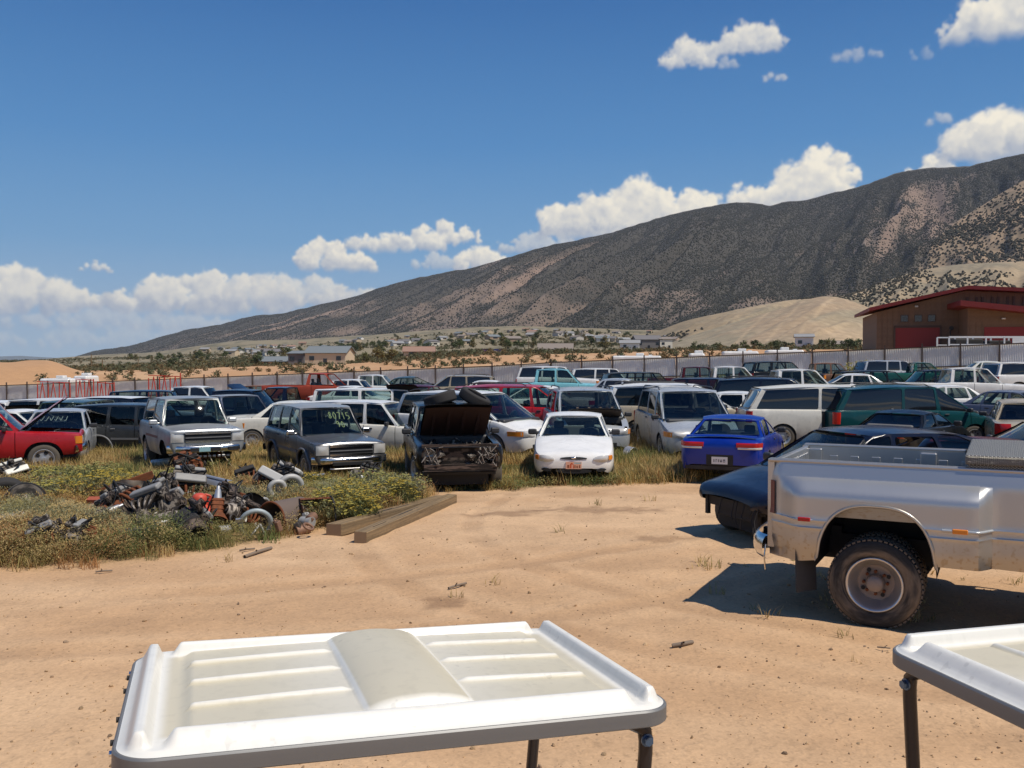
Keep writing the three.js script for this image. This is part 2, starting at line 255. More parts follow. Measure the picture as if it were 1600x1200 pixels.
// how weedy the ground is, 0 = bare dirt
function weeds(x, d) {
  const e = edgeD(x) + (fbm(x * 1.7, d * 1.7, 3) - 0.5) * 0.9;
  let w = ss(e - 0.15, e + 0.5, d);
  if (x > -1.5 && d < 24) w *= ss(0.3, 0.55, fbm(x * 0.8 + 9, d * 0.8, 3) + 0.12);
  w *= 0.45 + 0.55 * ss(0.36, 0.6, fbm(x * 0.25 + 31, d * 0.25, 3));
  if (d > 62) w *= 0.7;
  return w;
}
function land(x, z, fine = true) {
  const d = -z;
  const xc = clamp(x, -75, 75);
  let y = -0.42 * (1 - ss(2.6, 4.8, Math.hypot(x, d))) + 0.041 * (x < 0 ? ss(14, 40, d) : ss(24, 62, d)) * xc - 0.35 * ss(30, 70, d) - 0.1 * ss(16, 22, d) * (1 - ss(-1, 3, x)) - 0.17 * ss(11, 18.5, d) * (1 - 0.6 * ss(23, 30, d));
  if (d < 0) y = -0.42;
  if (d > 84) y = lerp(y, farLand(x, d), ss(86, 135, d));
  if (d > 100) {                                            // orange berms of bare dirt behind the fence
    const p = 800 + FPX * x / d;
    y += (fbm(x * 0.04, d * 0.04, 4) - 0.4) * 2.4 * ss(100, 150, d) * (1 - ss(400, 900, d)) + (fbm(x * 0.004, d * 0.004, 3) - 0.5) * 10 * ss(300, 900, d);
    y += 2.1 * ss(-120, -20, p) * (1 - ss(70, 135, p)) * ss(112, 128, d) * (1 - ss(150, 190, d)) * (0.7 + 0.6 * fbm(x * 0.12, d * 0.1, 3));
  }
  if (fine && d > 0 && d < 60) {
    y += (fbm(x * 0.5, d * 0.5, 4) - 0.5) * 0.10 + (fbm(x * 3.1 + 7, d * 3.1, 3) - 0.5) * 0.028;
    const r = rutAt(x, d);
    if (r < 0.6) y += -0.009 * (1 - ss(0.08, 0.2, r)) + 0.006 * ss(0.1, 0.24, r) * (1 - ss(0.24, 0.45, r));
    y += 0.035 * weeds(x, d);
  }
  return y;
}
const ground = (x, d) => land(x, -d);

// ------------------------------------------------------------------ the ground: one sheet to the horizon
const sandTex = dtex(1024, (u, v) => {
  const a = tile(u, v, 6, 6, 1), b = tile(u, v, 90, 3, 2), c = tile(u, v, 220, 2, 3), p = ss(0.70, 0.80, tile(u, v, 56, 3, 4)), q = ss(0.68, 0.76, tile(u, v, 120, 2, 6));
  const k = 0.765 + 0.14 * (a - 0.5) + 0.15 * (b - 0.5) + 0.16 * (c - 0.5) - 0.08 * p - 0.09 * q;
  return [k, k * 0.99, k * 0.97];
});
const sandBump = dtex(1024, (u, v) => 0.35 * tile(u, v, 14, 5, 1) + 0.3 * tile(u, v, 90, 3, 2) + 0.35 * ss(0.6, 0.76, tile(u, v, 48, 3, 4)));
{
  const rr = [0.3, 1, 1.8, 2.6]; let r = 3.2;
  while (r < 26) { rr.push(r); r += 0.055 + r * 0.004; }
  while (r < 20000) { rr.push(r); r *= r < 90 ? 1.012 : r < 400 ? 1.02 : 1.05; }
  const aa = []; for (let a = -180; a < -40; a += 7) aa.push(a); for (let a = -40; a <= 40; a += 0.16) aa.push(a); for (let a = 47; a <= 181; a += 6.65) aa.push(Math.min(a, 180));
  const P = [], C = [], U = [], I = [], n = aa.length;
  const sand = [0.50, 0.312, 0.170], sandL = [0.595, 0.395, 0.230], dirt = [0.24, 0.135, 0.07], weedy = [0.30, 0.205, 0.095], orange = [0.47, 0.27, 0.135], valley = [0.25, 0.205, 0.125], scrub = [0.11, 0.10, 0.055];
  const mix = (a, b, t) => [0, 1, 2].map((k) => lerp(a[k], b[k], t));
  for (const R of rr) for (const a of aa) {
    const x = R * Math.sin(a * Math.PI / 180), d = R * Math.cos(a * Math.PI / 180);
    P.push(x, land(x, -d), -d); U.push(x / 3.2, d / 3.2);
    let c = mix(sand, sandL, ss(0.35, 0.7, fbm(x * 0.35, d * 0.55, 4)));
    c = mix(c, dirt, 0.22 * ss(0.5, 0.75, fbm(x * 0.9 + 50, d * 1.6, 4)));
    if (d > 4 && d < 30 && Math.abs(x) < 14) {
      const q = rutAt(x, d);
      c = mix(c, sandL, 0.45 * ss(0.12, 0.26, q) * (1 - ss(0.26, 0.6, q))); c = mix(c, dirt, 0.18 * (1 - ss(0.05, 0.2, q)) * ss(0.3, 0.6, fbm(x * 2, d * 2, 3)));
      for (const [px, pd, w, h] of [[-0.68, 9.0, 0.26, 0.30], [1.35, 15.05, 1.15, 0.5], [1.9, 12.2, 0.5, 0.25], [-0.1, 14.6, 0.9, 0.35]]) { const e = Math.hypot((x - px) / w, (d - pd) / h) + (fbm(x * 5, d * 5, 3) - 0.5) * 1.4; c = mix(c, dirt, 0.62 * (1 - ss(0.5, 1.1, e))); }
    }
    if (d > 8 && d < 90) c = mix(c, weedy, 0.85 * weeds(x, d));
    if (d > 84) {
      const f = ss(86, 110, d); c = mix(c, mix(orange, valley, ss(230, 420, d)), f);
      c = mix(c, scrub, ss(0.5, 0.66, fbm(x * 0.03, d * 0.012, 4)) * 0.8 * ss(240, 420, d));
      if (d < 300) c = mix(c, sandL, 0.5 * ss(0.45, 0.7, fbm(x * 0.08, d * 0.15, 3)) * f);
    }
    C.push(...c);
  }
  for (let i = 0; i < rr.length - 1; i++) for (let j = 0; j < n - 1; j++) { const a = i * n + j, b = a + n; I.push(a, b + 1, b, a, a + 1, b + 1); }
  const g = new THREE.BufferGeometry();
  g.setAttribute('position', new THREE.Float32BufferAttribute(P, 3)); g.setAttribute('color', new THREE.Float32BufferAttribute(C, 3)); g.setAttribute('uv', new THREE.Float32BufferAttribute(U, 2)); g.setIndex(I); g.computeVertexNormals();
  const m = new THREE.Mesh(g, std([1.28, 1.28, 1.28], 0.97, 0, { map: sandTex, vertexColors: true, bumpMap: sandBump, bumpScale: 0.008 })); m.name = 'ground'; m.receiveShadow = true;
  scene.add(tag(m, null, null, null, 'structure'));
}

// ------------------------------------------------------------------ mountain and hills, each a real slope from its foot to its crest
function hill(name, crest, foot, o) {                     // crest: [px, py]; foot: [px, metres]; o.r = crest distance by px
  const cr = pchip(crest), ft = pchip(foot), rc = pchip(o.r), p0 = crest[0][0], p1 = crest[crest.length - 1][0], nu = o.nu, nv = o.nv, P = [], C = [], U = [], I = [];
  const heightAt = (p, t) => {                             // t: 0 foot .. 1 crest .. beyond
    const f = ft(p), r = rc(p), d = lerp(f, r, t), x = (p - 800) / FPX * d, yf = land(x, -f * 1, false) - 6 - 0.01 * f;
    const yc = EYE + r * (565 - cr(p)) / FPX;
    let y;
    if (t <= 1) {
      y = lerp(yf, yc, Math.pow(t, o.pow ?? 1.15));
      const amp = o.amp * Math.sin(Math.PI * Math.min(1, t * 1.02)) ** 0.8 * clamp((yc - yf) / o.tall, 0, 1.2);
      const g = fbm(x * o.fx + (o.skew ?? 0) * d * o.fx, d * o.fd, 5), rid = 1 - Math.abs(2 * fbm(x * o.fx * 1.9 + (o.skew ?? 0) * d * o.fx * 1.9 + 70, d * o.fd * 1.2, 4) - 1);
      y += amp * ((g - 0.5) * 1.1 + (rid - 0.7) * 0.9);
      y += (o.rough ?? 0) * (fbm(p * 0.09, t * 9, 3) - 0.5);
    } else y = yc - (t - 1) * (r - f) * 0.22;
    return [x, y, d];
  };
  for (let i = 0; i <= nu; i++) for (let j = 0; j <= nv; j++) {
    const p = lerp(p0, p1, i / nu), t = j / nv * 1.15, [x, y, d] = heightAt(p, t);
    P.push(x, y, -d); U.push(x / o.uv, (y * 1.3 + d * 0.6) / o.uv); C.push(...o.color(x, y, d, t, p));
  }
  for (let i = 0; i < nu; i++) for (let j = 0; j < nv; j++) { const a = i * (nv + 1) + j, b = a + nv + 1; I.push(a, b, b + 1, a, b + 1, a + 1); }
  const g = new THREE.BufferGeometry();
  g.setAttribute('position', new THREE.Float32BufferAttribute(P, 3)); g.setAttribute('color', new THREE.Float32BufferAttribute(C, 3)); g.setAttribute('uv', new THREE.Float32BufferAttribute(U, 2)); g.setIndex(I); g.computeVertexNormals();
  const m = new THREE.Mesh(g, std([1.15, 1.15, 1.15], 1, 0, { map: rockTex, vertexColors: true })); m.name = name; scene.add(tag(m, null, null, null, 'structure'));
  return { at: heightAt, p0, p1, nrm: g };
}
const rockTex = dtex(512, (u, v) => { const k = 0.62 + 0.55 * tile(u, v, 8, 6, 21) + 0.14 * (tile(u, v, 80, 2, 8) - 0.5); return [k, k * 0.985, k * 0.96]; });
const mix3 = (a, b, t) => [0, 1, 2].map((k) => lerp(a[k], b[k], clamp(t, 0, 1)));
const RIDGE = [[-300, 566], [0, 566], [60, 565], [100, 562], [150, 548], [200, 541], [260, 524], [300, 514], [340, 508], [400, 493], [440, 490], [470, 483], [500, 476], [560, 462], [600, 448], [650, 435], [690, 427], [730, 420], [800, 401], [850, 386], [900, 376], [950, 365], [1000, 350], [1050, 336], [1100, 325], [1150, 318], [1175, 318], [1200, 322], [1225, 316], [1255, 314], [1300, 302], [1350, 290], [1400, 272], [1450, 264], [1500, 262], [1550, 252], [1600, 241], [1700, 216], [1850, 190], [2100, 160], [2400, 170]];
const forest = (x, y, d) => 0.5 * fbm(x * 0.0022 - d * 0.0011, (y * 2.2 + d * 0.5) * 0.0016, 5) + 0.5 * fbm(x * 0.011 - d * 0.006, (y * 2.0 + d * 0.3) * 0.006 + 9, 3);
const streak = (x, y, d) => fbm((x - d * 0.55) * 0.0075, (y + d * 0.2) * 0.0012 + 3, 4);
const mountain = hill('mountain', RIDGE, [[-300, 4200], [300, 3600], [700, 2600], [1100, 1900], [1600, 1800], [2400, 1700]], {
  r: [[-300, 7800], [300, 6600], [800, 5200], [1300, 4400], [2400, 4000]], nu: 620, nv: 130, pow: 1.12, amp: 185, tall: 520, fx: 0.0024, fd: 0.00055, skew: -0.45, rough: 9, uv: 160,
  color: (x, y, d, t) => { const f = forest(x, y, d) - 0.02 + 0.19 * ss(0.2, 0.75, t), s = streak(x, y, d); let c = mix3([0.165, 0.124, 0.097], [0.058, 0.052, 0.042], ss(0.38, 0.54, f)); c = mix3(c, [0.25, 0.175, 0.132], 0.8 * ss(0.60, 0.72, s) * ss(0.2, 0.4, t) * (1 - ss(0.75, 0.92, t))); return c; },
});
const spur = hill('brown_hillside', [[1385, 560], [1400, 470], [1420, 428], [1440, 405], [1450, 384], [1475, 360], [1500, 341], [1530, 322], [1560, 303], [1600, 280], [1680, 240], [1800, 215], [2100, 190]], [[1385, 1450], [2100, 1250]], {
  r: [[1385, 1750], [1500, 2100], [2100, 2300]], nu: 200, nv: 80, pow: 1.0, amp: 60, tall: 300, fx: 0.006, fd: 0.002, skew: -0.3, rough: 5, uv: 70,
  color: (x, y, d) => mix3([0.31, 0.222, 0.145], [0.21, 0.158, 0.105], ss(0.4, 0.62, fbm(x * 0.01, (y + d) * 0.012, 4))),
});
const foothill = hill('tan_foothill', [[880, 560], [960, 538], [1020, 520], [1075, 500], [1130, 488], [1180, 478], [1240, 468], [1290, 464], [1330, 458], [1380, 440], [1430, 424], [1500, 413], [1600, 408], [1800, 395], [2100, 380]], [[880, 760], [1300, 640], [2100, 600]], {
  r: [[880, 1250], [1300, 1250], [1600, 1200], [2100, 1200]], nu: 260, nv: 70, pow: 1.05, amp: 26, tall: 90, fx: 0.012, fd: 0.004, skew: -0.5, rough: 2.5, uv: 40,
  color: (x, y, d, t, p) => mix3(mix3([0.325, 0.25, 0.16], [0.24, 0.20, 0.135], ss(0.4, 0.6, fbm(x * 0.012, d * 0.012, 4))), [0.20, 0.15, 0.085], ss(1200, 1050, p) * 0.6),
});
const sandHill = hill('sand_hill', [[1010, 556], [1060, 531], [1120, 512], [1180, 494], [1230, 479], [1262, 468], [1290, 463], [1312, 465], [1340, 474], [1370, 486], [1420, 500], [1480, 515], [1600, 530], [1750, 545]], [[1010, 480], [1300, 400], [1750, 420]], {
  r: [[1010, 640], [1300, 640], [1750, 600]], nu: 200, nv: 60, pow: 0.95, amp: 5, tall: 40, fx: 0.02, fd: 0.006, skew: -0.8, rough: 0.5, uv: 30,
  color: (x, y, d, t, p) => { let c = mix3([0.265, 0.222, 0.15], [0.33, 0.245, 0.16], ss(0.42, 0.6, fbm(x * 0.02, d * 0.02, 4))); c = mix3(c, [0.42, 0.31, 0.195], 0.8 * ss(1240, 1300, p) * (1 - ss(0.35, 0.7, t))); for (const [a, k] of [[1110, 0.32], [1165, 0.5], [1215, 0.55]]) { const e = Math.abs(p - a - 90 * t); if (e < 6) c = mix3(c, [0.45, 0.335, 0.21], 0.7 * (1 - e / 6)); } return c; },
});
hill('distant_mountains', [[-700, 555], [-300, 553], [0, 556], [30, 555], [60, 557], [100, 559], [150, 563], [200, 566], [400, 568]], [[-700, 10500], [400, 10500]], { r: [[-700, 14000], [400, 14000]], nu: 60, nv: 12, amp: 40, tall: 200, fx: 0.001, fd: 0.0004, uv: 600, color: () => [0.12, 0.14, 0.15] });

// junipers and scrub on the slopes: beyond counting
function scatter(name, H, n, seed, size, keep, cols, tMax = 0.985) {
  const R = rng(seed), g = new THREE.IcosahedronGeometry(1, 0), q = g.attributes.position, Q = rng(5);
  const seen = new Map();
  for (let i = 0; i < q.count; i++) { const k = q.getX(i).toFixed(2) + q.getY(i).toFixed(2) + q.getZ(i).toFixed(2); if (!seen.has(k)) seen.set(k, 0.75 + 0.5 * Q()); const s = seen.get(k); q.setXYZ(i, q.getX(i) * s, q.getY(i) * s, q.getZ(i) * s); }
  g.computeVertexNormals();
  const mats = [], colr = [], m4 = new THREE.Matrix4(), e = new THREE.Euler(), qq = new THREE.Quaternion();
  let tries = 0;
  while (mats.length < n && tries++ < n * 12) {
    const p = lerp(H.p0, Math.min(H.p1, 1760), R()), t = Math.pow(R(), 0.8) * tMax, [x, y, d] = H.at(p, t);
    if (p < -60 || R() > keep(x, y, d, t, p)) continue;
    const s = size[0] + (size[1] - size[0]) * R() * R();
    m4.compose(new THREE.Vector3(x, y + s * 0.45, -d), qq.setFromEuler(e.set(R() * 0.3, R() * 6.3, R() * 0.3)), new THREE.Vector3(s * (0.8 + 0.4 * R()), s * (0.8 + 0.5 * R()), s * (0.8 + 0.4 * R())));
    mats.push(m4.clone()); const c = cols[Math.floor(R() * cols.length)], k = 0.75 + 0.5 * R(); colr.push(c.map((v) => v * k));
  }
  const im = new THREE.InstancedMesh(g, std([1, 1, 1], 1), mats.length), col = new THREE.Color();
  mats.forEach((m, i) => { im.setMatrixAt(i, m); im.setColorAt(i, col.setRGB(...colr[i])); });
  im.name = name; im.castShadow = im.receiveShadow = true; scene.add(tag(im, null, null, null, 'stuff'));
}
const PINON = [[0.044, 0.043, 0.030], [0.056, 0.051, 0.037], [0.036, 0.038, 0.029], [0.068, 0.059, 0.042]];
scatter('mountain_woodland', mountain, 260000, 11, [1.5, 3.6], (x, y, d, t, p) => { const f = forest(x, y, d) - 0.02 + 0.19 * ss(0.2, 0.75, t), s = streak(x, y, d); return clamp((0.38 + 0.62 * ss(0.38, 0.54, f)) * (1 - 0.75 * ss(0.60, 0.72, s) * ss(0.2, 0.4, t) * (1 - ss(0.75, 0.92, t))), 0.05, 1); }, PINON);
scatter('hillside_scrub', spur, 9000, 12, [1.5, 3.6], (x, y, d) => 0.25 + 0.75 * ss(0.42, 0.6, fbm(x * 0.012, (y + d) * 0.01, 4)), PINON);
scatter('foothill_scrub', foothill, 2600, 13, [1.0, 2.4], (x, y, d, t, p) => ss(0.45, 0.62, fbm(x * 0.012, d * 0.006, 4)) * (p < 1250 ? 0.35 + 0.65 * ss(0.2, 0.5, t) : 0.15 + 0.85 * ss(0.35, 0.75, t)), PINON);
// ------------------------------------------------------------------ vehicles: a lofted lower body, a glazed cabin of pillars, a roof and the parts that hang on them
// car axes: x forward, y up, z to its right; s = metres back from the nose
const geoCache = new Map();
const cached = (k, f) => { if (!geoCache.has(k)) geoCache.set(k, f()); return geoCache.get(k); };
const smooth = (g, a = 0.55) => { const m = toCreasedNormals(g, a); return m; };
function fromTris(P, tris, uvs) {                          // triangles of points -> smooth-shaded geometry
  const p = [], u = [];
  for (const t of tris) for (const i of t) { p.push(...P[i]); u.push(P[i][0] * 0.55 + 0.3, P[i][1] * 0.55 + Math.abs(P[i][2]) * 0.4); }
  const g = new THREE.BufferGeometry(); g.setAttribute('position', new THREE.Float32BufferAttribute(p, 3)); g.setAttribute('uv', new THREE.Float32BufferAttribute(u, 2));
  return smooth(g);
}
function model(S) {                                        // shape functions of a kind of vehicle
  S = { ar: 0.36, R: 0.32, tw: 0.2, axles: [0.85, 3.45], seats: 'tan', ...S };
  const { L, W } = S, hw = W / 2;
  S.w = pchip((S.plan ?? [[0, -0.30], [0.03, -0.17], [0.12, -0.07], [0.35, -0.02], [1.0, 0], [L - 1.0, 0], [L - 0.3, -0.03], [L - 0.08, -0.10], [L - 0.02, -0.17], [L, -0.28]]).map(([s, d]) => [s, hw + d]));
  S.sh = pchip(S.shoulder); S.ct = pchip(S.top);
  S.bo = pchip(S.bottom ?? [[0, 0.34], [0.15, 0.24], [0.6, 0.22], [L - 0.6, 0.24], [L - 0.12, 0.28], [L, 0.4]]);
  S.arch = (s) => { let b = S.bo(s); for (const a of S.axles) { const q = Math.abs(s - a) / S.ar; if (q < 1) b = Math.max(b, S.R + S.ar * 0.98 * Math.pow(1 - Math.pow(q, S.sq ?? 2), 1 / (S.sq ?? 2)) ); } return b; };
  S.rows = (s) => {                                        // half section, from the sill over the shoulder to the centre line
    const w = S.w(s), b = S.arch(s), y5 = S.sh(s), c = S.ct(s), b0 = S.bo(s), H = Math.max(0.02, y5 - b0), zAt = (y) => { const t = clamp((y - b0) / H, 0, 1); return w - (S.tuck ?? 0.06) * Math.pow(1 - Math.min(1, t / 0.45), 2) - (S.tumble ?? 0.03) * Math.pow(Math.max(0, (t - 0.5) / 0.5), 2) - (S.groove ? S.groove(t) : 0); };
    const r = Math.min(0.06, H * 0.25), ys = [b, lerp(b, y5 - r, 0.14), lerp(b, y5 - r, 0.34), lerp(b, y5 - r, 0.56), lerp(b, y5 - r, 0.8), y5 - r];
    const out = ys.map((y) => [y, zAt(y)]);
    const ze = zAt(y5 - r);
    out.push([y5 - r * 0.3, ze - r * 0.32], [y5 + 0.004, ze - r * 1.1]);
    const z7 = ze - r * 1.1;
    for (const q of [0.86, 0.62, 0.32, 0]) { const k = 1 - q * q; out.push([lerp(y5 + 0.004, c, k), z7 * q]); }
    return out;                                            // 12 rows; rows 0-7 the side, 7-11 the top
  };
  S.side = (s, y) => { const r = S.rows(s); for (let i = 0; i < 7; i++) if (y <= r[i + 1][0]) { const t = clamp((y - r[i][0]) / (r[i + 1][0] - r[i][0] + 1e-6), 0, 1); return lerp(r[i][1], r[i + 1][1], t); } return r[7][1]; };
  S.frontS = (z, y) => { let s = 0; z = Math.abs(z); while (s < 1 && (S.w(s) < z || S.ct(s) < y)) s += 0.005; return s; };
  S.rearS = (z, y) => { let s = L; z = Math.abs(z); while (s > L - 1 && (S.w(s) < z || S.ct(s) < y)) s -= 0.005; return s; };
  S.X = (s) => L / 2 - s;
  return S;
}
function bodyParts(S) {                                    // {body, hood, trunk_lid, door: [..]}
  const { L } = S, st = new Set();
  for (const s of [0, 0.012, 0.03, 0.06, 0.1, 0.16, 0.24, 0.34, L - 0.34, L - 0.24, L - 0.16, L - 0.1, L - 0.06, L - 0.03, L - 0.012, L]) st.add(+s.toFixed(4));
  for (let s = 0.44; s < L - 0.34; s += 0.13) st.add(+s.toFixed(4));
  for (const a of S.axles) for (let k = 0; k <= 14; k++) { const q = -Math.cos(Math.PI * k / 14) * S.ar; st.add(+(a + q * 0.9995).toFixed(4)); if (k === 0 || k === 14) st.add(+(a + q * 1.002).toFixed(4)); }
  const gaps = (S.doors ?? []).flat();
  for (const g of gaps) { st.add(+(g - 0.008).toFixed(4)); st.add(+(g + 0.008).toFixed(4)); }
  for (const g of [S.hood, S.trunk, S.open].filter(Boolean).flat()) st.add(g);
  const a = [...st].sort((p, q) => p - q).filter((s, i, l) => i === 0 || s - l[i - 1] > 0.0015), P = [], N = 12, sec = a.map((s) => S.rows(s));
  a.forEach((s, i) => { for (let k = 0; k < N; k++) P.push([S.X(s), sec[i][k][0], sec[i][k][1]]); for (let k = 0; k < N; k++) P.push([S.X(s), sec[i][k][0], -sec[i][k][1]]); });
  const B = { body: [], hood: [], trunk_lid: [], doorsR: (S.doors ?? []).map(() => []), doorsL: (S.doors ?? []).map(() => []) };
  const inR = (r, s) => r && s > r[0] && s < r[1];
  for (let i = 0; i < a.length - 1; i++) {
    const s = (a[i] + a[i + 1]) / 2;
    for (let k = 0; k < N - 1; k++) {
      const sideRow = k < 7, v = i * 2 * N + k, n = v + 2 * N, vl = v + N, nl = vl + 2 * N;
      let R = B.body, Lf = B.body;
      if (sideRow) {
        if (gaps.some((g) => Math.abs(s - g) < 0.008) && k < 7) continue;
        (S.doors ?? []).forEach((d, q) => { if (inR(d, s)) { R = B.doorsR[q]; Lf = B.doorsL[q]; } });
      } else {
        if (inR(S.open, s) || (S.bed && inR(S.bed, s))) continue;
        if (inR(S.hood, s) && k >= 8) R = Lf = B.hood; else if (inR(S.trunk, s) && k >= 8) R = Lf = B.trunk_lid;
      }
      R.push([v, n, n + 1], [v, n + 1, v + 1]); Lf.push([vl, nl + 1, nl], [vl, vl + 1, nl + 1]);
    }
  }
  const cap = (i, flip) => { const o = i * 2 * N, q = []; for (let k = 0; k < N - 1; k++) q.push([o + k, o + k + 1, o + N + k + 1], [o + k, o + N + k + 1, o + N + k]); return flip ? q.map((t) => [t[0], t[2], t[1]]) : q; };
  if (!S.noNose) B.body.push(...cap(0));
  B.body.push(...cap(a.length - 1, true));
  const out = {}; for (const k of ['body', 'hood', 'trunk_lid']) if (B[k].length) out[k] = fromTris(P, B[k]);
  out.door = []; [...B.doorsR, ...B.doorsL].forEach((t) => { if (t.length) out.door.push(fromTris(P, t)); });
  return out;
}
// a four-cornered panel with a rounded opening: the frame and the pane that fills it
function panel(c, o) {                                      // c: [bottomA, bottomB, topB, topA]
  const V = c.map((p) => new THREE.Vector3(...p)), wid = V[0].distanceTo(V[1]) * 0.5 + V[2].distanceTo(V[3]) * 0.5, hei = V[0].distanceTo(V[3]) * 0.5 + V[1].distanceTo(V[2]) * 0.5;
  const nrm = new THREE.Vector3().subVectors(V[1], V[0]).cross(new THREE.Vector3().subVectors(V[3], V[0])).normalize().multiplyScalar(o.flip ? -1 : 1), bul = new THREE.Vector3(...(o.bulge ?? [0, 0, 0]));
  const map = (u, v, off = 0) => { const p = V[0].clone().lerp(V[1], u), q = V[3].clone().lerp(V[2], u), r = p.lerp(q, v), k = 4 * u * (1 - u); return r.addScaledVector(bul, k).addScaledVector(nrm, (o.barrel ?? 0.012) * 4 * v * (1 - v) + off); };
  const [l, r, b, t] = o.inset, u0 = l / wid, u1 = 1 - r / wid, v0 = b / hei, v1 = 1 - t / hei, rad = o.radius ?? 0.05, out = [], hole = [];
  const K = 8;
  for (let i = 0; i < K; i++) out.push([i / K, 0]); for (let i = 0; i < K; i++) out.push([1, i / K]); for (let i = 0; i < K; i++) out.push([1 - i / K, 1]); for (let i = 0; i < K; i++) out.push([0, 1 - i / K]);
  const ru = Math.min(rad / wid, (u1 - u0) * 0.45), rv = Math.min(rad / hei, (v1 - v0) * 0.45);
  const corner = (cu, cv, a0) => { for (let i = 0; i <= 3; i++) { const a = a0 + i * Math.PI / 6; hole.push([cu + Math.cos(a) * ru, cv + Math.sin(a) * rv]); } };
  const along = (u, v, du, dv) => { for (let i = 1; i < 5; i++) hole.push([u + du * i / 5, v + dv * i / 5]); };
  corner(u1 - ru, v1 - rv, 0); along(u1 - ru, v1, -(u1 - u0 - 2 * ru), 0); corner(u0 + ru, v1 - rv, Math.PI / 2); along(u0, v1 - rv, 0, -(v1 - v0 - 2 * rv)); corner(u0 + ru, v0 + rv, Math.PI); along(u0 + ru, v0, u1 - u0 - 2 * ru, 0); corner(u1 - ru, v0 + rv, Math.PI * 1.5); along(u1, v0 + rv, 0, v1 - v0 - 2 * rv);
  const s = new THREE.Shape(out.map(([u, v]) => new THREE.Vector2(u * wid, v * hei))); s.holes.push(new THREE.Path(hole.map(([u, v]) => new THREE.Vector2(u * wid, v * hei))));
  const g = new THREE.ShapeGeometry(s), p = g.attributes.position;
  for (let i = 0; i < p.count; i++) { const q = map(p.getX(i) / wid, p.getY(i) / hei); p.setXYZ(i, q.x, q.y, q.z); }
  g.computeVertexNormals();
  const n = hole.length, rim = grid(n, 1, (u, v) => { const h = hole[Math.round(u * n) % n]; return map(h[0], h[1], v * -0.03).toArray(); });
  const glass = grid(8, 4, (u, v) => map(lerp(u0 - 0.012 / wid, u1 + 0.012 / wid, u), lerp(v0 - 0.012 / hei, v1 + 0.012 / hei, v), -0.012).toArray());
  return { frame: [g, rim], glass, map, box: [u0, u1, v0, v1] };
}
function cabinParts(S) {                                    // S.pillars: [baseS, baseY, topS, topY, thickness] from the windscreen back
  const A = S.pillars, n = A.length, rw = S.roofW ?? S.W / 2 - 0.2, front = A[0], rear = A[n - 1], wf = S.glassBow ?? 0.13, wr = S.rearBow ?? 0.08;
  const zb = (s) => S.w(s) - 0.085, zt = (s) => rw - 0.10 * Math.pow(clamp((front[2] + 0.35 - s) / 0.35, 0, 1), 2) * (S.noTaper ? 0 : 0.6) - 0.06 * Math.pow(clamp((s - rear[2] + 0.35) / 0.35, 0, 1), 2);
  const out = { frame: [], side: [], windshield: null, rear: null, panels: {} };
  for (const sd of [1, -1]) for (let i = 0; i < n - 1; i++) {
    const a = A[i], b = A[i + 1], c = [[S.X(a[0]), a[1] - 0.03, sd * zb(a[0])], [S.X(b[0]), b[1] - 0.03, sd * zb(b[0])], [S.X(b[2]), b[3], sd * zt(b[2])], [S.X(a[2]), a[3], sd * zt(a[2])]];
    const w = (S.win ?? {})[i] ?? {}, p = panel(c, { inset: [i === 0 ? a[4] : a[4] / 2, i === n - 2 ? b[4] : b[4] / 2, w.low ?? 0.055, w.top ?? 0.045], flip: sd > 0, radius: w.radius ?? 0.045, barrel: 0.018 });
    if (w.solid) out.frame.push(p.frame, grid(2, 2, (u, v) => p.map(lerp(p.box[0] - 0.02, p.box[1] + 0.02, u), lerp(p.box[2] - 0.02, p.box[3] + 0.02, v), -0.004).toArray())); else { out.frame.push(p.frame); out.side.push({ geo: p.glass, i, sd }); }
  }
  const cross = (q, bow, fw) => { const z0 = zb(q[0]), z1 = zt(q[2]); return panel([[S.X(q[0]), q[1] - 0.03, -z0], [S.X(q[0]), q[1] - 0.03, z0], [S.X(q[2]), q[3], z1], [S.X(q[2]), q[3], -z1]], { inset: fw, bulge: [bow, 0.0, 0], flip: bow < 0, radius: 0.07, barrel: Math.abs(bow) > 0.05 ? 0.03 : 0.015 }); };
  const f = cross(front, wf, [0.05, 0.05, 0.05, 0.05]), r = cross(rear, -wr, S.rearInset ?? [0.07, 0.07, 0.06, 0.06]);
  out.frame.push(f.frame, r.frame); out.windshield = f.glass; out.rear = r.glass; out.panels = { f, r };
  const prof = pchip(A.map((q) => [q[2], q[3]]).filter((q, i, l) => i === 0 || q[0] > l[i - 1][0] + 0.01)), cr = S.crown ?? 0.055;
  out.roof = smooth(grid(18, 14, (u, v) => {
    const t = v * 2 - 1, s0 = front[2], s1 = rear[2], s = lerp(s0, s1, u), k = 1 - t * t;
    return [S.X(s) + lerp(wf * k, -wr * k, u), prof(s) + cr * (1 - Math.pow(Math.abs(t), 2.6)) * (0.25 + 0.75 * Math.sin(Math.PI * clamp(u, 0.06, 0.94))) , t * zt(s)];
  }, (u, v) => [u * 1.3, v * 0.9]).toNonIndexed(), 0.7);
  out.zt = zt; out.prof = prof; out.zb = zb;
  return out;
}
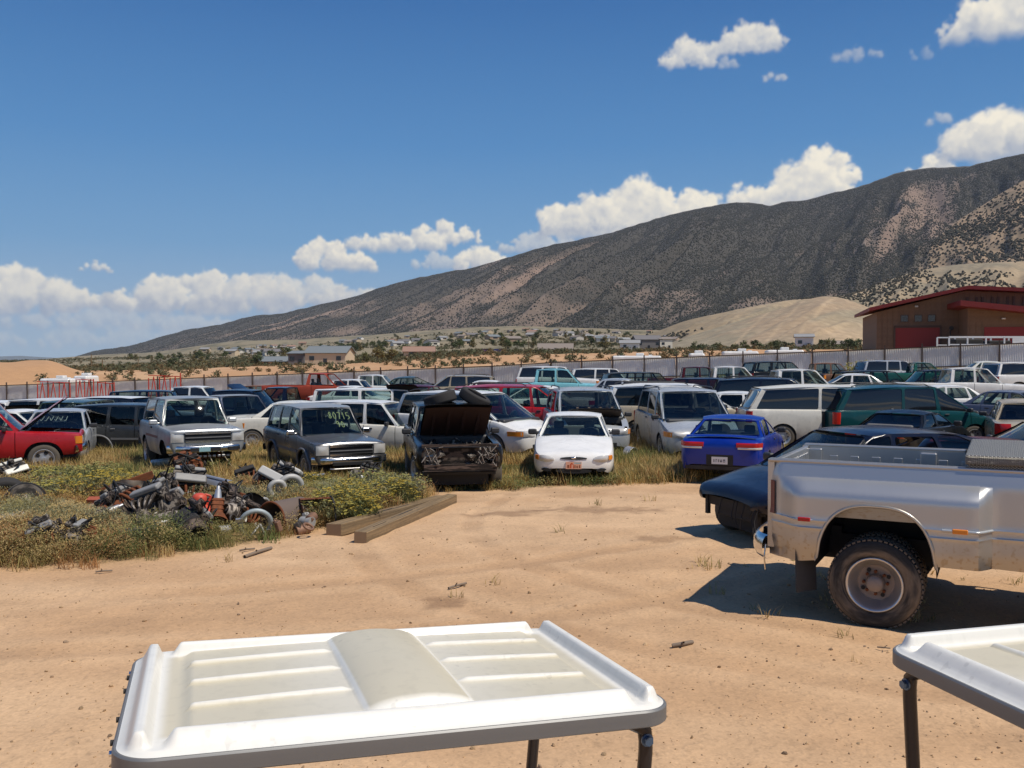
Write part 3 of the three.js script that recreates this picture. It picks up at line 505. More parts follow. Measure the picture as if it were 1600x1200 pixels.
function wheelParts(R, tw, style) {
  return cached(`wheel${R}${tw}${style}`, () => {
    const r = R * 0.64, h = tw / 2, tyre = lathe([[r, -h * 0.9], [r + 0.02, -h], [R * 0.84, -h * 1.04], [R * 0.955, -h * 0.86], [R, -h * 0.6], [R, h * 0.6], [R * 0.955, h * 0.86], [R * 0.84, h * 1.04], [r + 0.02, h], [r, h * 0.9]], 30).rotateX(Math.PI / 2);
    let rim;
    if (style === 'hub') rim = [cyl(R * 0.42, R * 0.42, tw * 0.35, 22, 0, 0, 0, Math.PI / 2), cyl(R * 0.2, R * 0.2, tw * 0.5, 14, 0, 0, 0, Math.PI / 2)];
    else {
      const face = lathe([[0.001, h * 0.62], [R * 0.16, h * 0.66], [R * 0.2, h * 0.5], [R * 0.42, h * 0.62], [R * 0.55, h * 0.48], [R * 0.6, h * 0.9], [r + 0.012, h * 0.98], [r + 0.01, h * 0.8], [R * 0.58, 0], [R * 0.58, -h * 0.9]], 30).rotateX(Math.PI / 2);
      rim = [face];
    }
    const hole = [], n = style === 'alloy' ? 5 : 10;
    for (let k = 0; k < n; k++) { const a = k / n * Math.PI * 2; hole.push(cyl(R * (style === 'alloy' ? 0.13 : 0.055), R * (style === 'alloy' ? 0.10 : 0.055), 0.012, 10, Math.cos(a) * R * 0.43, Math.sin(a) * R * 0.43, h * 0.60, Math.PI / 2)); }
    return { tyre: join(tyre), rim: join(rim), hole: join(hole) };
  });
}
function addWheel(car, x, y, z, R, tw, style = 'steel', steer = 0, rimMat = M.alloy) {
  const w = kids('wheel', car), p = wheelParts(R, tw, style); w.position.set(x, y, z); w.rotation.y = (z < 0 ? Math.PI : 0) + steer;
  if (style === 'hub') { part('brake_drum', p.rim, M.rust, w); return w; }
  part('tyre', p.tyre, M.tyreDust, w); part('rim', p.rim, rimMat, w); part('rim_holes', p.hole, M.black, w).userData.kind = 'stuff';
  return w;
}
// a thin piece that follows the nose or tail: z from a to b, y from c to d
function facePatch(S, end, a, b, c, d, o = {}) {
  const nz = o.n ?? 10, ny = 4, off = o.off ?? 0.012, sl = o.slant ?? 0;
  const surf = (u, v, k) => { const z = lerp(a, b, u), y0 = lerp(c, d, v), y = o.shape ? o.shape(u, v, c, d) : y0 + sl * (u - 0.5), s = end > 0 ? S.frontS(z, y - 0.015) : S.rearS(z, y - 0.015), bul = (o.bulge ?? 0) * Math.sin(Math.PI * u) * Math.sin(Math.PI * v); return [S.X(s) + end * (off * k + bul * (k > 0 ? 1 : 0)) - end * 0.02 * (1 - k), y, z * (1 + (k > 0 ? 0.006 : -0.01))]; };
  const outer = grid(nz, ny, (u, v) => surf(u, v, 1));
  const edge = (f) => grid(nz, 1, (u, v) => f(u, v));
  return [outer, edge((u, v) => surf(u, 0, v)), edge((u, v) => surf(u, 1, v)), edge((u, v) => surf(0, u, v)), edge((u, v) => surf(1, u, v))];
}
function sidePatch(S, s0, s1, y0, y1, sd, off = 0.008) {
  const f = (u, v, k) => { const s = lerp(s0, s1, u), y = lerp(y0, y1, v); return [S.X(s), y, sd * (S.side(s, y) + off * k - 0.01 * (1 - k))]; };
  const nu = Math.max(2, Math.ceil(Math.abs(s1 - s0) / 0.12));
  return [grid(nu, 2, (u, v) => f(u, v, 1)), grid(nu, 1, (u, v) => f(u, 0, v)), grid(nu, 1, (u, v) => f(u, 1, v)), grid(2, 1, (u, v) => f(0, u, v)), grid(2, 1, (u, v) => f(1, u, v))];
}
function seatGeo(x, z, y = 0.36, h = 0.62, w = 0.5) { return [rbox(0.5, 0.16, w, 0.06, x, y + 0.12, z), rbox(0.15, h, w * 0.95, 0.06, x - 0.29, y + 0.14 + h / 2, z, 0, 0, 0.22), ...(w > 0.9 ? [] : [rbox(0.09, 0.17, w * 0.5, 0.04, x - 0.37, y + 0.16 + h + 0.06, z, 0, 0, 0.18)])]; }
const flatNames = { glass: M.glass, tint: M.tint };
// S: kind of vehicle, o: what this one looks like
function makeCar(S, name, label, category, o) {
  const t = thing(name, label, category, o.pos, o.turn ?? 0, o.group), P = o.paint, key = S.key;
  if (o.tilt) t.rotation.set(o.tilt[0], o.turn ?? 0, o.tilt[1], 'YXZ');
  const B = cached('body' + key, () => bodyParts(S)), C = S.pillars ? cached('cab' + key, () => { const c = cabinParts(S); c.frameG = join(c.frame); return c; }) : null;
  const no = new Set(o.without ?? []);
  const lower = o.lower ?? P;
  part('body', B.body, lower, t);
  B.door.forEach((g, i) => { const nd = S.doors.length, q = i % nd, sd = i < nd ? 1 : -1; if (no.has('door' + q + (sd > 0 ? 'R' : 'L'))) return; const d = part('door', g, o.doorPaint?.[q + (sd > 0 ? 'R' : 'L')] ?? lower, t); if (!o.far) { const [d0, d1] = S.doors[q], s = d1 - 0.2, y = S.sh(s) - 0.1; part('door_handle', rbox(0.13, 0.035, 0.03, 0.012, S.X(s), y, sd * (S.side(s, y) + 0.012)), o.handle ?? M.plastic, d); } });
  if (B.trunk_lid && !no.has('trunk_lid')) part('trunk_lid', B.trunk_lid, o.trunkPaint ?? P, t);
  if (B.hood && !no.has('hood')) {
    if (o.hoodUp) {
      const hx = S.X(S.hood[1]), hy = S.sh(S.hood[1]), g = B.hood.clone(); mv(g, -hx, -hy, 0); const under = g.clone().scale(0.97, 1, 0.97).translate(0, -0.035, 0);
      const hd = part('hood', mv(g, hx, hy, 0), P, t); hd.geometry = mv(B.hood.clone().translate(-hx, -hy, 0), 0, 0, 0, 0, 0, o.hoodUp).translate(hx, hy, 0);
      part('hood_lining', mv(under, 0, 0, 0, 0, 0, o.hoodUp).translate(hx, hy, 0), o.hoodUnder ?? M.dark, hd);
      const ribs = []; const len = S.hood[1] - S.hood[0]; for (const z of [-0.45, -0.15, 0.15, 0.45]) ribs.push(mv(box(len * 0.8, 0.025, 0.06, len * 0.48, -0.06, z), 0, 0, 0, 0, 0, o.hoodUp).translate(hx, hy, 0)); part('hood_brace', ribs, o.hoodUnder ?? M.dark, hd);
    } else part('hood', B.hood, o.hoodPaint ?? P, t);
  }
  if (o.hoodUp || no.has('hood')) {
    const x0 = S.X(S.hood[1]), x1 = S.X(0.14), w = S.w(0.5) - 0.16, R = rng(S.L * 97 + (o.seed ?? 1)), e = [];
    part('engine_bay', [box(0.04, 0.5, w * 2, x0, S.sh(S.hood[1]) - 0.3, 0), box(x1 - x0, 0.05, w * 2, (x0 + x1) / 2, 0.4, 0), box(x1 - x0, 0.4, 0.05, (x0 + x1) / 2, S.sh(0.5) - 0.26, w), box(x1 - x0, 0.4, 0.05, (x0 + x1) / 2, S.sh(0.5) - 0.26, -w)], M.dark, t);
    for (let k = 0; k < 16; k++) { const a = 0.08 + R() * 0.22, px = lerp(x0 + 0.15, x1 - 0.15, R()), pz = (R() * 2 - 1) * (w - 0.15), py = S.sh(0.6) - 0.16 - R() * 0.22; e.push(R() < 0.5 ? rbox(a * 1.3, a, a, 0.02, px, py, pz, R(), R(), R()) : cyl(a * 0.4, a * 0.45, a * 1.3, 10, px, py, pz, R() * 3, R(), R())); }
    part('engine', e, M.grease, t);
    const hs = []; for (let k = 0; k < 7; k++) { const z = (R() * 2 - 1) * (w - 0.1); hs.push(tube([[lerp(x0, x1, R()), S.sh(0.6) - 0.12, z], [lerp(x0, x1, R()), S.sh(0.6) + 0.0, z + 0.2 * (R() - 0.5)], [lerp(x0, x1, R()), S.sh(0.6) - 0.15, z + 0.5 * (R() - 0.5)]], 0.018, 5, 8)); } part('hose', hs, M.black, t);
  }
  if (C) {
    if (!no.has('cabin_frame')) part('cabin_frame', C.frameG, o.cabPaint ?? P, t);
    if (!no.has('roof')) part('roof', C.roof, o.roofPaint ?? P, t);
    if (!no.has('windshield')) part('windshield', C.windshield, o.glassF ?? M.glass, t);
    if (!no.has('rear_window')) part('rear_window', C.rear, o.glassR ?? o.glassS ?? M.glass, t);
    for (const w of C.side) if (!no.has('w' + w.i + (w.sd > 0 ? 'R' : 'L'))) part('side_window', w.geo, (o.glassI ?? {})[w.i] ?? o.glassS ?? M.glass, t);
    const I = cached('int' + key, () => {
      const s0 = S.pillars[0][0], s1 = S.pillars[S.pillars.length - 1][0], w = S.w((s0 + s1) / 2) - 0.11, yf = S.bo(S.L / 2) + 0.06, yb = S.sh((s0 + s1) / 2) - 0.035, x0 = S.X(s0), x1 = S.X(s1), seats = [];
      const rows = S.seatRows ?? [s0 + 1.25, s0 + 2.1];
      for (const s of rows) for (const z of S.bench && s !== rows[0] ? [0] : [-0.36, 0.36]) seats.push(seatGeo(S.X(s), z * (S.W / 1.75), yf + 0.06, S.seatH ?? 0.56, S.bench && s !== rows[0] ? S.W * 0.68 : 0.48));
      return { tub: join([box(x0 - x1, 0.04, w * 2, (x0 + x1) / 2, yf, 0), box(x0 - x1, yb - yf, 0.03, (x0 + x1) / 2, (yf + yb) / 2, w), box(x0 - x1, yb - yf, 0.03, (x0 + x1) / 2, (yf + yb) / 2, -w), box(0.03, yb - yf - 0.04, w * 2, x1 + 0.06, (yf + yb) / 2, 0)]), dash: join([rbox(0.5, 0.24, w * 1.9, 0.07, x0 - 0.12, yb - 0.11, 0), cyl(0.185, 0.185, 0.025, 18, x0 - 0.5, yb + 0.02, -0.37, 0, 0, Math.PI / 2 - 0.45), rod([x0 - 0.3, yb - 0.05, -0.37], [x0 - 0.5, yb + 0.02, -0.37], 0.03)]), seats: join(seats) };
    });
    part('interior', I.tub, M.dash, t); part('dashboard', I.dash, o.dash ?? M.plastic, t); if (!no.has('seat')) part('seat', I.seats, o.seat ?? M.seat, t);
    if (!o.far && !no.has('mirror')) for (const sd of [1, -1]) { const q = S.pillars[0], s = q[0] + 0.32, y = q[1] + 0.08; part('mirror', [rbox(0.1, 0.12, 0.19, 0.035, S.X(s), y, sd * (S.w(s) + 0.06)), rod([S.X(s), y - 0.03, sd * (S.w(s) - 0.08)], [S.X(s), y - 0.02, sd * (S.w(s) + 0.03)], 0.022)], o.mirror ?? M.plastic, t); }
  }
  if (S.bed) part('bed', cached('bed' + key, () => { const [b0, b1] = S.bed, w = S.w(b0 + 0.5) - 0.1, yf = S.sh(b0 + 0.5) - 0.48, yt = S.sh(b0 + 0.5) - 0.01, x0 = S.X(b0), x1 = S.X(b1); return join([box(x0 - x1, 0.03, w * 2, (x0 + x1) / 2, yf, 0), box(x0 - x1, yt - yf, 0.03, (x0 + x1) / 2, (yf + yt) / 2, w), box(x0 - x1, yt - yf, 0.03, (x0 + x1) / 2, (yf + yt) / 2, -w), box(0.03, yt - yf, w * 2, x0 - 0.02, (yf + yt) / 2, 0), box(0.03, yt - yf, w * 2, x1 + 0.02, (yf + yt) / 2, 0)]); }), o.bedPaint ?? P, t);
  // under the body
  part('underbody', cached('und' + key, () => { const r = [box(S.L - 0.7, 0.16, S.W - 0.5, 0, S.bo(S.L / 2) + 0.1, 0)]; for (const a of S.axles) r.push(box(S.ar * 2 + 0.06, S.R + S.ar - 0.12, S.W - 0.56, S.X(a), 0.14 + (S.R + S.ar - 0.1) / 2, 0), box(S.ar * 2 + 0.02, 0.03, S.W - 0.1, S.X(a), S.R + S.ar + 0.015, 0)); return join(r); }), M.black, t);
  for (const [i, a] of S.axles.entries()) for (const sd of [1, -1]) { const k = (i ? 'r' : 'f') + (sd > 0 ? 'R' : 'L'), st = o.wheels?.[k] ?? o.wheelStyle ?? 'steel'; if (st === 'none') continue; addWheel(t, S.X(a), S.R + (st === 'hub' ? -0.06 : 0), sd * (S.w(a) - S.tw / 2 - 0.015), S.R, S.tw, st, i ? 0 : o.steer ?? 0, o.rim ?? M.alloy); }
  for (const e of S.extra?.(S, o, C) ?? []) if (!no.has(e[0])) part(e[0], cached(key + e[0] + e[3] + JSON.stringify(o.lamp ?? 0), () => join(e[1]())), e[2], t, e[5]);
  t.userData.S = undefined; delete t.userData.S;
  return { t, S, B, C };
}
// fittings most cars have: [part, shape, material, key]
function lights(S, q) {                                    // q: {head: [z0, z1, y0, y1], tail: [...], grille: [...], turn..}
  const r = [];
  for (const sd of [1, -1]) {
    if (q.head) r.push(['headlight', () => facePatch(S, 1, sd * q.head[0], sd * q.head[1], q.head[2], q.head[3], { bulge: 0.02, ...(q.headO ?? {}) }), M.lens, 'h' + sd]);
    if (q.turn) r.push(['turn_signal', () => facePatch(S, 1, sd * q.turn[0], sd * q.turn[1], q.turn[2], q.turn[3], { off: 0.016 }), M.amber, 't' + sd]);
    if (q.tail) r.push(['tail_light', () => facePatch(S, -1, sd * q.tail[0], sd * q.tail[1], q.tail[2], q.tail[3], { bulge: 0.012, ...(q.tailO ?? {}) }), q.tailM ?? M.red, 'r' + sd]);
  }
  if (q.grille) r.push(['grille', () => facePatch(S, 1, -q.grille[0], q.grille[0], q.grille[1], q.grille[2], { off: 0.008, ...(q.grilleO ?? {}) }), q.grilleM ?? M.black, 'g']);
  if (q.intake) r.push(['air_intake', () => facePatch(S, 1, -q.intake[0], q.intake[0], q.intake[1], q.intake[2], { off: 0.008, ...(q.intakeO ?? {}) }), M.black, 'i']);
  if (q.plate) r.push(['license_plate', () => facePatch(S, q.plate[3] ?? -1, -0.16, 0.16, q.plate[0], q.plate[1], { off: 0.022, n: 4 }), q.plate[2] ?? M.trimGrey, 'p']);
  if (q.bumperF) r.push(['front_bumper', () => bumper(S, 1, ...q.bumperF), q.bumperM ?? M.chrome, 'bf']);
  if (q.bumperR) r.push(['rear_bumper', () => bumper(S, -1, ...q.bumperR), q.bumperRM ?? q.bumperM ?? M.chrome, 'br']);
  return r;
}
function bumper(S, end, y0, y1, out = 0.09, wrap = 0.3) {
  const hw = S.W / 2 - 0.01, prof = [[0, y0], [out * 0.8, y0 + 0.02], [out, lerp(y0, y1, 0.35)], [out, lerp(y0, y1, 0.75)], [out * 0.8, y1], [0, y1]], path = [];
  for (let i = 0; i <= 20; i++) { const t = i / 10 - 1, z = t * hw, b = Math.pow(Math.abs(t), 5); path.push([S.L / 2 - 0.01 - 0.05 * t * t - wrap * 0.35 * b, z, b]); }
  const g = [grid(20, 5, (u, v) => { const p = path[Math.round(u * 20)], q = prof[Math.round(v * 5)]; return [end * (p[0] + q[0] * (1 - 0.75 * p[2])), q[1], p[1] * (1 + q[0] * 0.25 * p[2])]; })];
  return g;
}
// ------------------------------------------------------------------ the kinds of vehicle in the yard
const K = {};
function sedanKind(key, o) {
  const L = o.L, c = o.cowl ?? 1.22, r = o.deck ?? L - 0.95, h = o.H, hf = o.hoodY ?? 0.7, hb = o.cowlY ?? 0.93, b = o.belt ?? 0.95, dk = o.deckY ?? 0.98;
  const S = model({ key, ar: 0.345, R: 0.31, tw: 0.19, axles: [0.88, o.rearAxle ?? L - 1.02],
    shoulder: [[0, hf - 0.17], [0.03, hf - 0.10], [0.12, hf - 0.035], [0.3, hf + 0.01], [c, hb - 0.01], [c + 0.5, b], [r - 0.2, b + 0.02], [r + 0.2, dk - 0.03], [L - 0.18, dk - 0.06], [L - 0.05, dk - 0.12], [L, dk - 0.2]],
    top: [[0, hf - 0.13], [0.03, hf - 0.06], [0.12, hf + 0.01], [0.3, hf + 0.06], [c, hb + 0.035], [c + 0.5, b + 0.02], [r - 0.2, b + 0.03], [r + 0.2, dk + 0.02], [L - 0.18, dk], [L - 0.05, dk - 0.06], [L, dk - 0.14]],
    hood: [0.2, c - 0.02], trunk: [r + 0.06, L - 0.06], open: [c, r - 0.02],
    pillars: o.pillars ?? [[c - 0.05, hb, c + 0.8, h - 0.05, 0.05], [c + 1.02, b, c + 1.05, h - 0.02, 0.09], [c + 1.9, b + 0.01, c + 1.75, h - 0.03, 0.08], [r + 0.02, dk - 0.02, r - 0.62, h - 0.07, 0.17]],
    doors: o.doors ?? [[c + 0.05, c + 1.02], [c + 1.02, c + 1.88]], seatRows: [c + 1.0, c + 1.85], bench: true, roofW: o.W / 2 - 0.22, seatH: 0.5, ...o });
  S.extra = (S, q) => lights(S, { head: [0.42, S.W / 2 - 0.06, hf - 0.17, hf - 0.03], turn: null, tail: [0.4, S.W / 2 - 0.04, dk - 0.24, dk - 0.08], grille: [0.25, hf - 0.15, hf - 0.09], intake: [0.4, 0.32, 0.42], ...(o.lamp ?? {}), ...(q.lamp ?? {}) });
  K[key] = S; return S;
}
sedanKind('sedan', { L: 4.7, W: 1.78, H: 1.42 });
sedanKind('sedanLow', { L: 4.5, W: 1.74, H: 1.36, hoodY: 0.68, cowlY: 0.9, belt: 0.9, deckY: 0.94 });
sedanKind('compact', { L: 4.4, W: 1.70, H: 1.34, cowl: 1.18, hoodY: 0.655, cowlY: 0.90, belt: 0.91, deckY: 0.93, deck: 3.62,
  plan: [[0, -0.42], [0.02, -0.27], [0.07, -0.17], [0.18, -0.08], [0.45, -0.02], [1.0, 0], [3.4, 0], [4.05, -0.03], [4.3, -0.12], [4.38, -0.2], [4.4, -0.3]] });
sedanKind('coupe', { L: 4.52, W: 1.75, H: 1.31, cowl: 1.42, hoodY: 0.66, cowlY: 0.87, belt: 0.9, deckY: 0.96, deck: 3.7,
  pillars: [[1.37, 0.87, 2.2, 1.25, 0.05], [2.62, 0.9, 2.62, 1.28, 0.07], [3.72, 0.95, 3.05, 1.24, 0.14]], doors: [[1.5, 2.7]], win: { 0: { low: 0.05 }, 1: { radius: 0.07 } }, seatRows: [2.35, 3.0], seatH: 0.46 });
function vanKind(key, o) {
  const { L, W, H } = o, c = 0.95, hf = o.hoodY ?? 0.78, b = 1.06;
  const S = model({ key, ar: 0.38, R: 0.33, tw: 0.2, axles: [0.95, L - 0.98],
    shoulder: [[0, hf - 0.2], [0.04, hf - 0.1], [0.14, hf - 0.01], [0.35, hf + 0.05], [c, b - 0.06], [1.6, b], [L - 0.3, b + 0.03], [L - 0.06, b + 0.02], [L, b - 0.05]],
    top: [[0, hf - 0.16], [0.04, hf - 0.05], [0.14, hf + 0.05], [0.35, hf + 0.12], [c, b + 0.0], [1.6, b + 0.04], [L - 0.3, b + 0.05], [L - 0.06, b + 0.03], [L, b]],
    plan: [[0, -0.42], [0.03, -0.25], [0.12, -0.13], [0.35, -0.05], [0.9, 0], [L - 0.6, 0], [L - 0.1, -0.05], [L - 0.02, -0.1], [L, -0.16]],
    hood: [0.24, c - 0.02], open: [c, L - 0.02],
    pillars: o.pillars ?? [[c - 0.12, b - 0.06, c + 0.95, H - 0.07, 0.055], [c + 1.05, b, c + 1.1, H - 0.04, 0.09], [c + 2.05, b + 0.01, c + 2.02, H - 0.04, 0.1], [L - 0.05, b + 0.02, L - 0.32, H - 0.09, 0.13]],
    doors: [[c + 0.12, c + 1.04], [c + 1.04, c + 2.06]], seatRows: [c + 0.95, c + 1.85, c + 2.65], bench: true, roofW: W / 2 - 0.17, crown: 0.07, glassBow: 0.2, rearBow: 0.06, tumble: 0.035, seatH: 0.6, rearInset: [0.1, 0.1, 0.08, 0.08], ...o });
  S.extra = (S, q, C) => [...lights(S, { head: [0.4, W / 2 - 0.08, hf - 0.15, hf], turn: [W / 2 - 0.16, W / 2 - 0.03, hf - 0.14, hf - 0.02], tail: [W / 2 - 0.22, W / 2 - 0.045, 0.72, 1.04], grille: [0.34, hf - 0.14, hf - 0.03], intake: [0.5, 0.3, 0.42], ...(q.lamp ?? {}) }),
    ...(q.rack === false ? [] : [1, -1].map((sd) => ['roof_rack', () => [tube([[S.X(c + 1.25), H - 0.02, sd * (W / 2 - 0.25)], [S.X(c + 1.4), H + 0.045, sd * (W / 2 - 0.26)], [S.X(L - 0.8), H + 0.045, sd * (W / 2 - 0.26)], [S.X(L - 0.55), H - 0.02, sd * (W / 2 - 0.25)]], 0.016, 5, 14)], M.plastic, 'rr' + sd]))];
  K[key] = S; return S;
}
vanKind('minivan', { L: 4.75, W: 1.92, H: 1.74 });
vanKind('minivanLong', { L: 5.05, W: 1.94, H: 1.76, pillars: [[0.83, 1.0, 1.95, 1.68, 0.055], [2.0, 1.06, 2.06, 1.72, 0.09], [3.05, 1.07, 3.02, 1.72, 0.08], [4.98, 1.08, 4.62, 1.66, 0.15]] });
function suvKind(key, o) {
  const { L, W, H } = o, c = o.cowl ?? 1.38, hf = o.hoodY ?? 0.98, b = o.belt ?? 1.1;
  const S = model({ key, ar: 0.43, R: 0.36, tw: 0.23, axles: [0.82, L - 1.08], sq: 2.4,
    shoulder: [[0, hf - 0.08], [0.03, hf - 0.035], [0.12, hf - 0.015], [c, b - 0.06], [c + 0.4, b - 0.02], [L - 0.1, b], [L, b - 0.03]],
    top: [[0, hf - 0.05], [0.03, hf + 0.0], [0.12, hf + 0.02], [c, b - 0.015], [c + 0.4, b], [L - 0.1, b + 0.02], [L, b]],
    plan: [[0, -0.12], [0.02, -0.07], [0.1, -0.035], [0.4, -0.015], [1.0, 0], [L - 0.5, 0], [L - 0.05, -0.03], [L, -0.09]],
    bottom: [[0, 0.52], [0.2, 0.46], [1.3, 0.4], [L - 0.6, 0.42], [L, 0.5]],
    hood: [0.07, c - 0.02], open: [c, L - 0.02],
    pillars: o.pillars ?? [[c - 0.04, b - 0.06, c + 0.55, H - 0.05, 0.06], [c + 1.0, b - 0.01, c + 1.0, H - 0.02, 0.09], [c + 1.85, b, c + 1.8, H - 0.02, 0.1], [L - 0.04, b, L - 0.26, H - 0.06, 0.11]],
    doors: o.doors ?? [[c + 0.06, c + 1.0], [c + 1.0, c + 1.85]], seatRows: [c + 0.95, c + 1.8], bench: true, roofW: W / 2 - 0.18, crown: 0.04, glassBow: 0.08, rearBow: 0.03, tumble: 0.025, rearInset: [0.1, 0.1, 0.06, 0.07], ...o });
  S.extra = (S, q) => lights(S, { head: [W / 2 - 0.36, W / 2 - 0.11, hf - 0.26, hf - 0.07], turn: [W / 2 - 0.1, W / 2 - 0.03, hf - 0.26, hf - 0.07], tail: [W / 2 - 0.2, W / 2 - 0.04, 0.7, 1.02], grille: [W / 2 - 0.38, hf - 0.25, hf - 0.08], bumperF: [0.5, 0.68, 0.1], bumperR: [0.5, 0.66, 0.1], ...(o.lamp ?? {}), ...(q.lamp ?? {}) });
  K[key] = S; return S;
}
suvKind('suv', { L: 4.7, W: 1.80, H: 1.72 });
suvKind('fourDoorSuv', { L: 4.49, W: 1.69, H: 1.70, cowl: 1.3 });
suvKind('twoDoorSuv', { L: 4.43, W: 1.69, H: 1.72, cowl: 1.34, hoodY: 1.02, belt: 1.12, pillars: [[1.28, 1.07, 1.72, 1.67, 0.06], [2.55, 1.1, 2.5, 1.7, 0.1], [4.39, 1.12, 4.22, 1.66, 0.12]], doors: [[1.4, 2.5]] });
suvKind('jeepy', { L: 4.3, W: 1.76, H: 1.66, cowl: 1.35, hoodY: 0.98 });
suvKind('fullVan', { L: 5.2, W: 2.0, H: 2.02, cowl: 0.85, hoodY: 1.08, belt: 1.2, pillars: [[0.8, 1.14, 1.3, 1.95, 0.06], [1.9, 1.19, 1.9, 1.98, 0.1], [3.2, 1.2, 3.2, 1.98, 0.12], [5.16, 1.2, 5.0, 1.95, 0.12]], doors: [[0.95, 1.85]], seatRows: [1.75] });
function pickupKind(key, o) {
  const { L, W, H } = o, c = o.cowl ?? 1.4, hf = o.hoodY ?? 0.98, b = o.belt ?? 1.1, ce = o.cabEnd, ext = ce - c > 1.9;
  const S = model({ key, ar: 0.43, R: 0.36, tw: 0.22, axles: [0.85, L - 1.2], sq: 2.4,
    shoulder: [[0, hf - 0.08], [0.03, hf - 0.035], [0.12, hf - 0.015], [c, b - 0.06], [c + 0.4, b - 0.02], [ce, b], [ce + 0.06, b - 0.02], [L - 0.05, b - 0.02], [L, b - 0.05]],
    top: [[0, hf - 0.05], [0.03, hf], [0.12, hf + 0.02], [c, b - 0.015], [c + 0.4, b], [ce, b + 0.01], [ce + 0.06, b - 0.01], [L - 0.05, b - 0.01], [L, b - 0.03]],
    plan: [[0, -0.12], [0.02, -0.07], [0.1, -0.035], [0.4, -0.015], [1.0, 0], [L - 0.3, 0], [L - 0.03, -0.02], [L, -0.06]],
    bottom: [[0, 0.52], [0.2, 0.46], [1.3, 0.42], [L - 0.6, 0.46], [L, 0.55]],
    hood: [0.07, c - 0.02], open: [c, ce - 0.01], bed: [ce + 0.05, L - 0.05],
    pillars: ext ? [[c - 0.04, b - 0.06, c + 0.6, H - 0.06, 0.06], [c + 1.15, b - 0.01, c + 1.15, H - 0.03, 0.09], [ce - 0.03, b, ce - 0.14, H - 0.06, 0.13]] : [[c - 0.04, b - 0.06, c + 0.6, H - 0.06, 0.06], [ce - 0.03, b, ce - 0.14, H - 0.05, 0.15]],
    doors: [[c + 0.06, Math.min(c + 1.2, ce - 0.1)]], seatRows: [c + 0.95], bench: false, roofW: W / 2 - 0.2, crown: 0.04, glassBow: 0.09, rearBow: 0.02, tumble: 0.025, ...o });
  S.extra = (S, q) => lights(S, { head: [W / 2 - 0.36, W / 2 - 0.11, hf - 0.26, hf - 0.08], turn: [W / 2 - 0.1, W / 2 - 0.03, hf - 0.26, hf - 0.08], tail: [W / 2 - 0.15, W / 2 - 0.03, 0.78, 1.06], grille: [W / 2 - 0.38, hf - 0.25, hf - 0.08], bumperF: [0.5, 0.68, 0.1], bumperR: [0.5, 0.66, 0.12], ...(q.lamp ?? {}) });
  K[key] = S; return S;
}
pickupKind('pickup', { L: 5.1, W: 1.8, H: 1.7, cabEnd: 2.95 });
pickupKind('extCab', { L: 5.5, W: 1.85, H: 1.76, cabEnd: 3.6 });
pickupKind('bigPickup', { L: 5.7, W: 2.0, H: 1.88, cabEnd: 3.3, hoodY: 1.08, belt: 1.2 });
const place = (px, d, dy = 0) => { const x = atX(px, d); return [x, ground(x, d) + dy, -d]; };
const deg = (a) => a * Math.PI / 180;
// ------------------------------------------------------------------ corrugated fence round the yard
{
  const a = deg(16.9), dirX = -Math.cos(a), dirD = Math.sin(a), X0 = 34.9 + 18 * Math.cos(a), D0 = 63 - 18 * Math.sin(a), BAY = 2.44, N = 54, H = 2.62, FS = -1;
  const fence = thing('corrugated_fence', 'long grey corrugated metal fence on dark posts along the back of the yard', 'fence', [X0, 0, -D0]);
  const yaw = Math.atan2(dirD, -dirX) + Math.PI;            // local x runs along the fence to the left
  const sheet = (s) => { const R = rng(s), b = R(); return grid(70, 3, (u, v) => [u * (BAY - 0.02), v * (H - 0.12), 0.017 * Math.sin(u * Math.PI * 2 * 17) + 0.02 * Math.sin(u * 3 + b * 6) * v], (u, v) => [u * 1.2, v * 1.2]); };
  const sheets = [1, 2, 3].map(sheet), mats = [[0.82, 0.83, 0.82], [0.88, 0.89, 0.88], [0.72, 0.73, 0.72], [0.82, 0.81, 0.76]].map((c) => std(c, 0.5, 0.15, { map: dustTex })), postG = box(0.085, H + 0.35, 0.085, 0, H / 2 + 0.05, 0), railG = box(BAY - 0.09, 0.075, 0.05, BAY / 2, 0, 0), pm = std([0.085, 0.06, 0.05], 0.8, 0.2), R = rng(9);
  for (let i = 0; i < N; i++) {
    const x = dirX * BAY * i, d = dirD * BAY * i, x1 = dirX * BAY * (i + 1), d1 = dirD * BAY * (i + 1), y = land(X0 + x, -(D0 + d), false), y1 = land(X0 + x1, -(D0 + d1), false), tilt = Math.atan2(y1 - y, BAY);
    const put = (n, g, m, yy, off) => { const o = part(n, g, m, fence); o.position.set(x + off * dirD * -1 * 0, yy, -d); o.rotation.set(0, Math.PI - yaw + Math.PI, 0, 'YXZ'); o.rotation.order = 'YXZ'; o.rotation.y = Math.atan2(-(-(d1 - d)), x1 - x); o.rotation.z = n === 'post' ? 0 : tilt; o.translateZ(off); return o; };
    put('panel', sheets[i % 3], mats[Math.floor(R() * 4)], y + 0.08 + (R() - 0.5) * 0.05, -0.02 * 0);
    put('post', postG, pm, y, 0.09 * FS); put('rail', railG, pm, y + H - 0.06, 0.065 * FS); put('rail', railG, pm, y + H * 0.44, 0.065 * FS);
  }
}
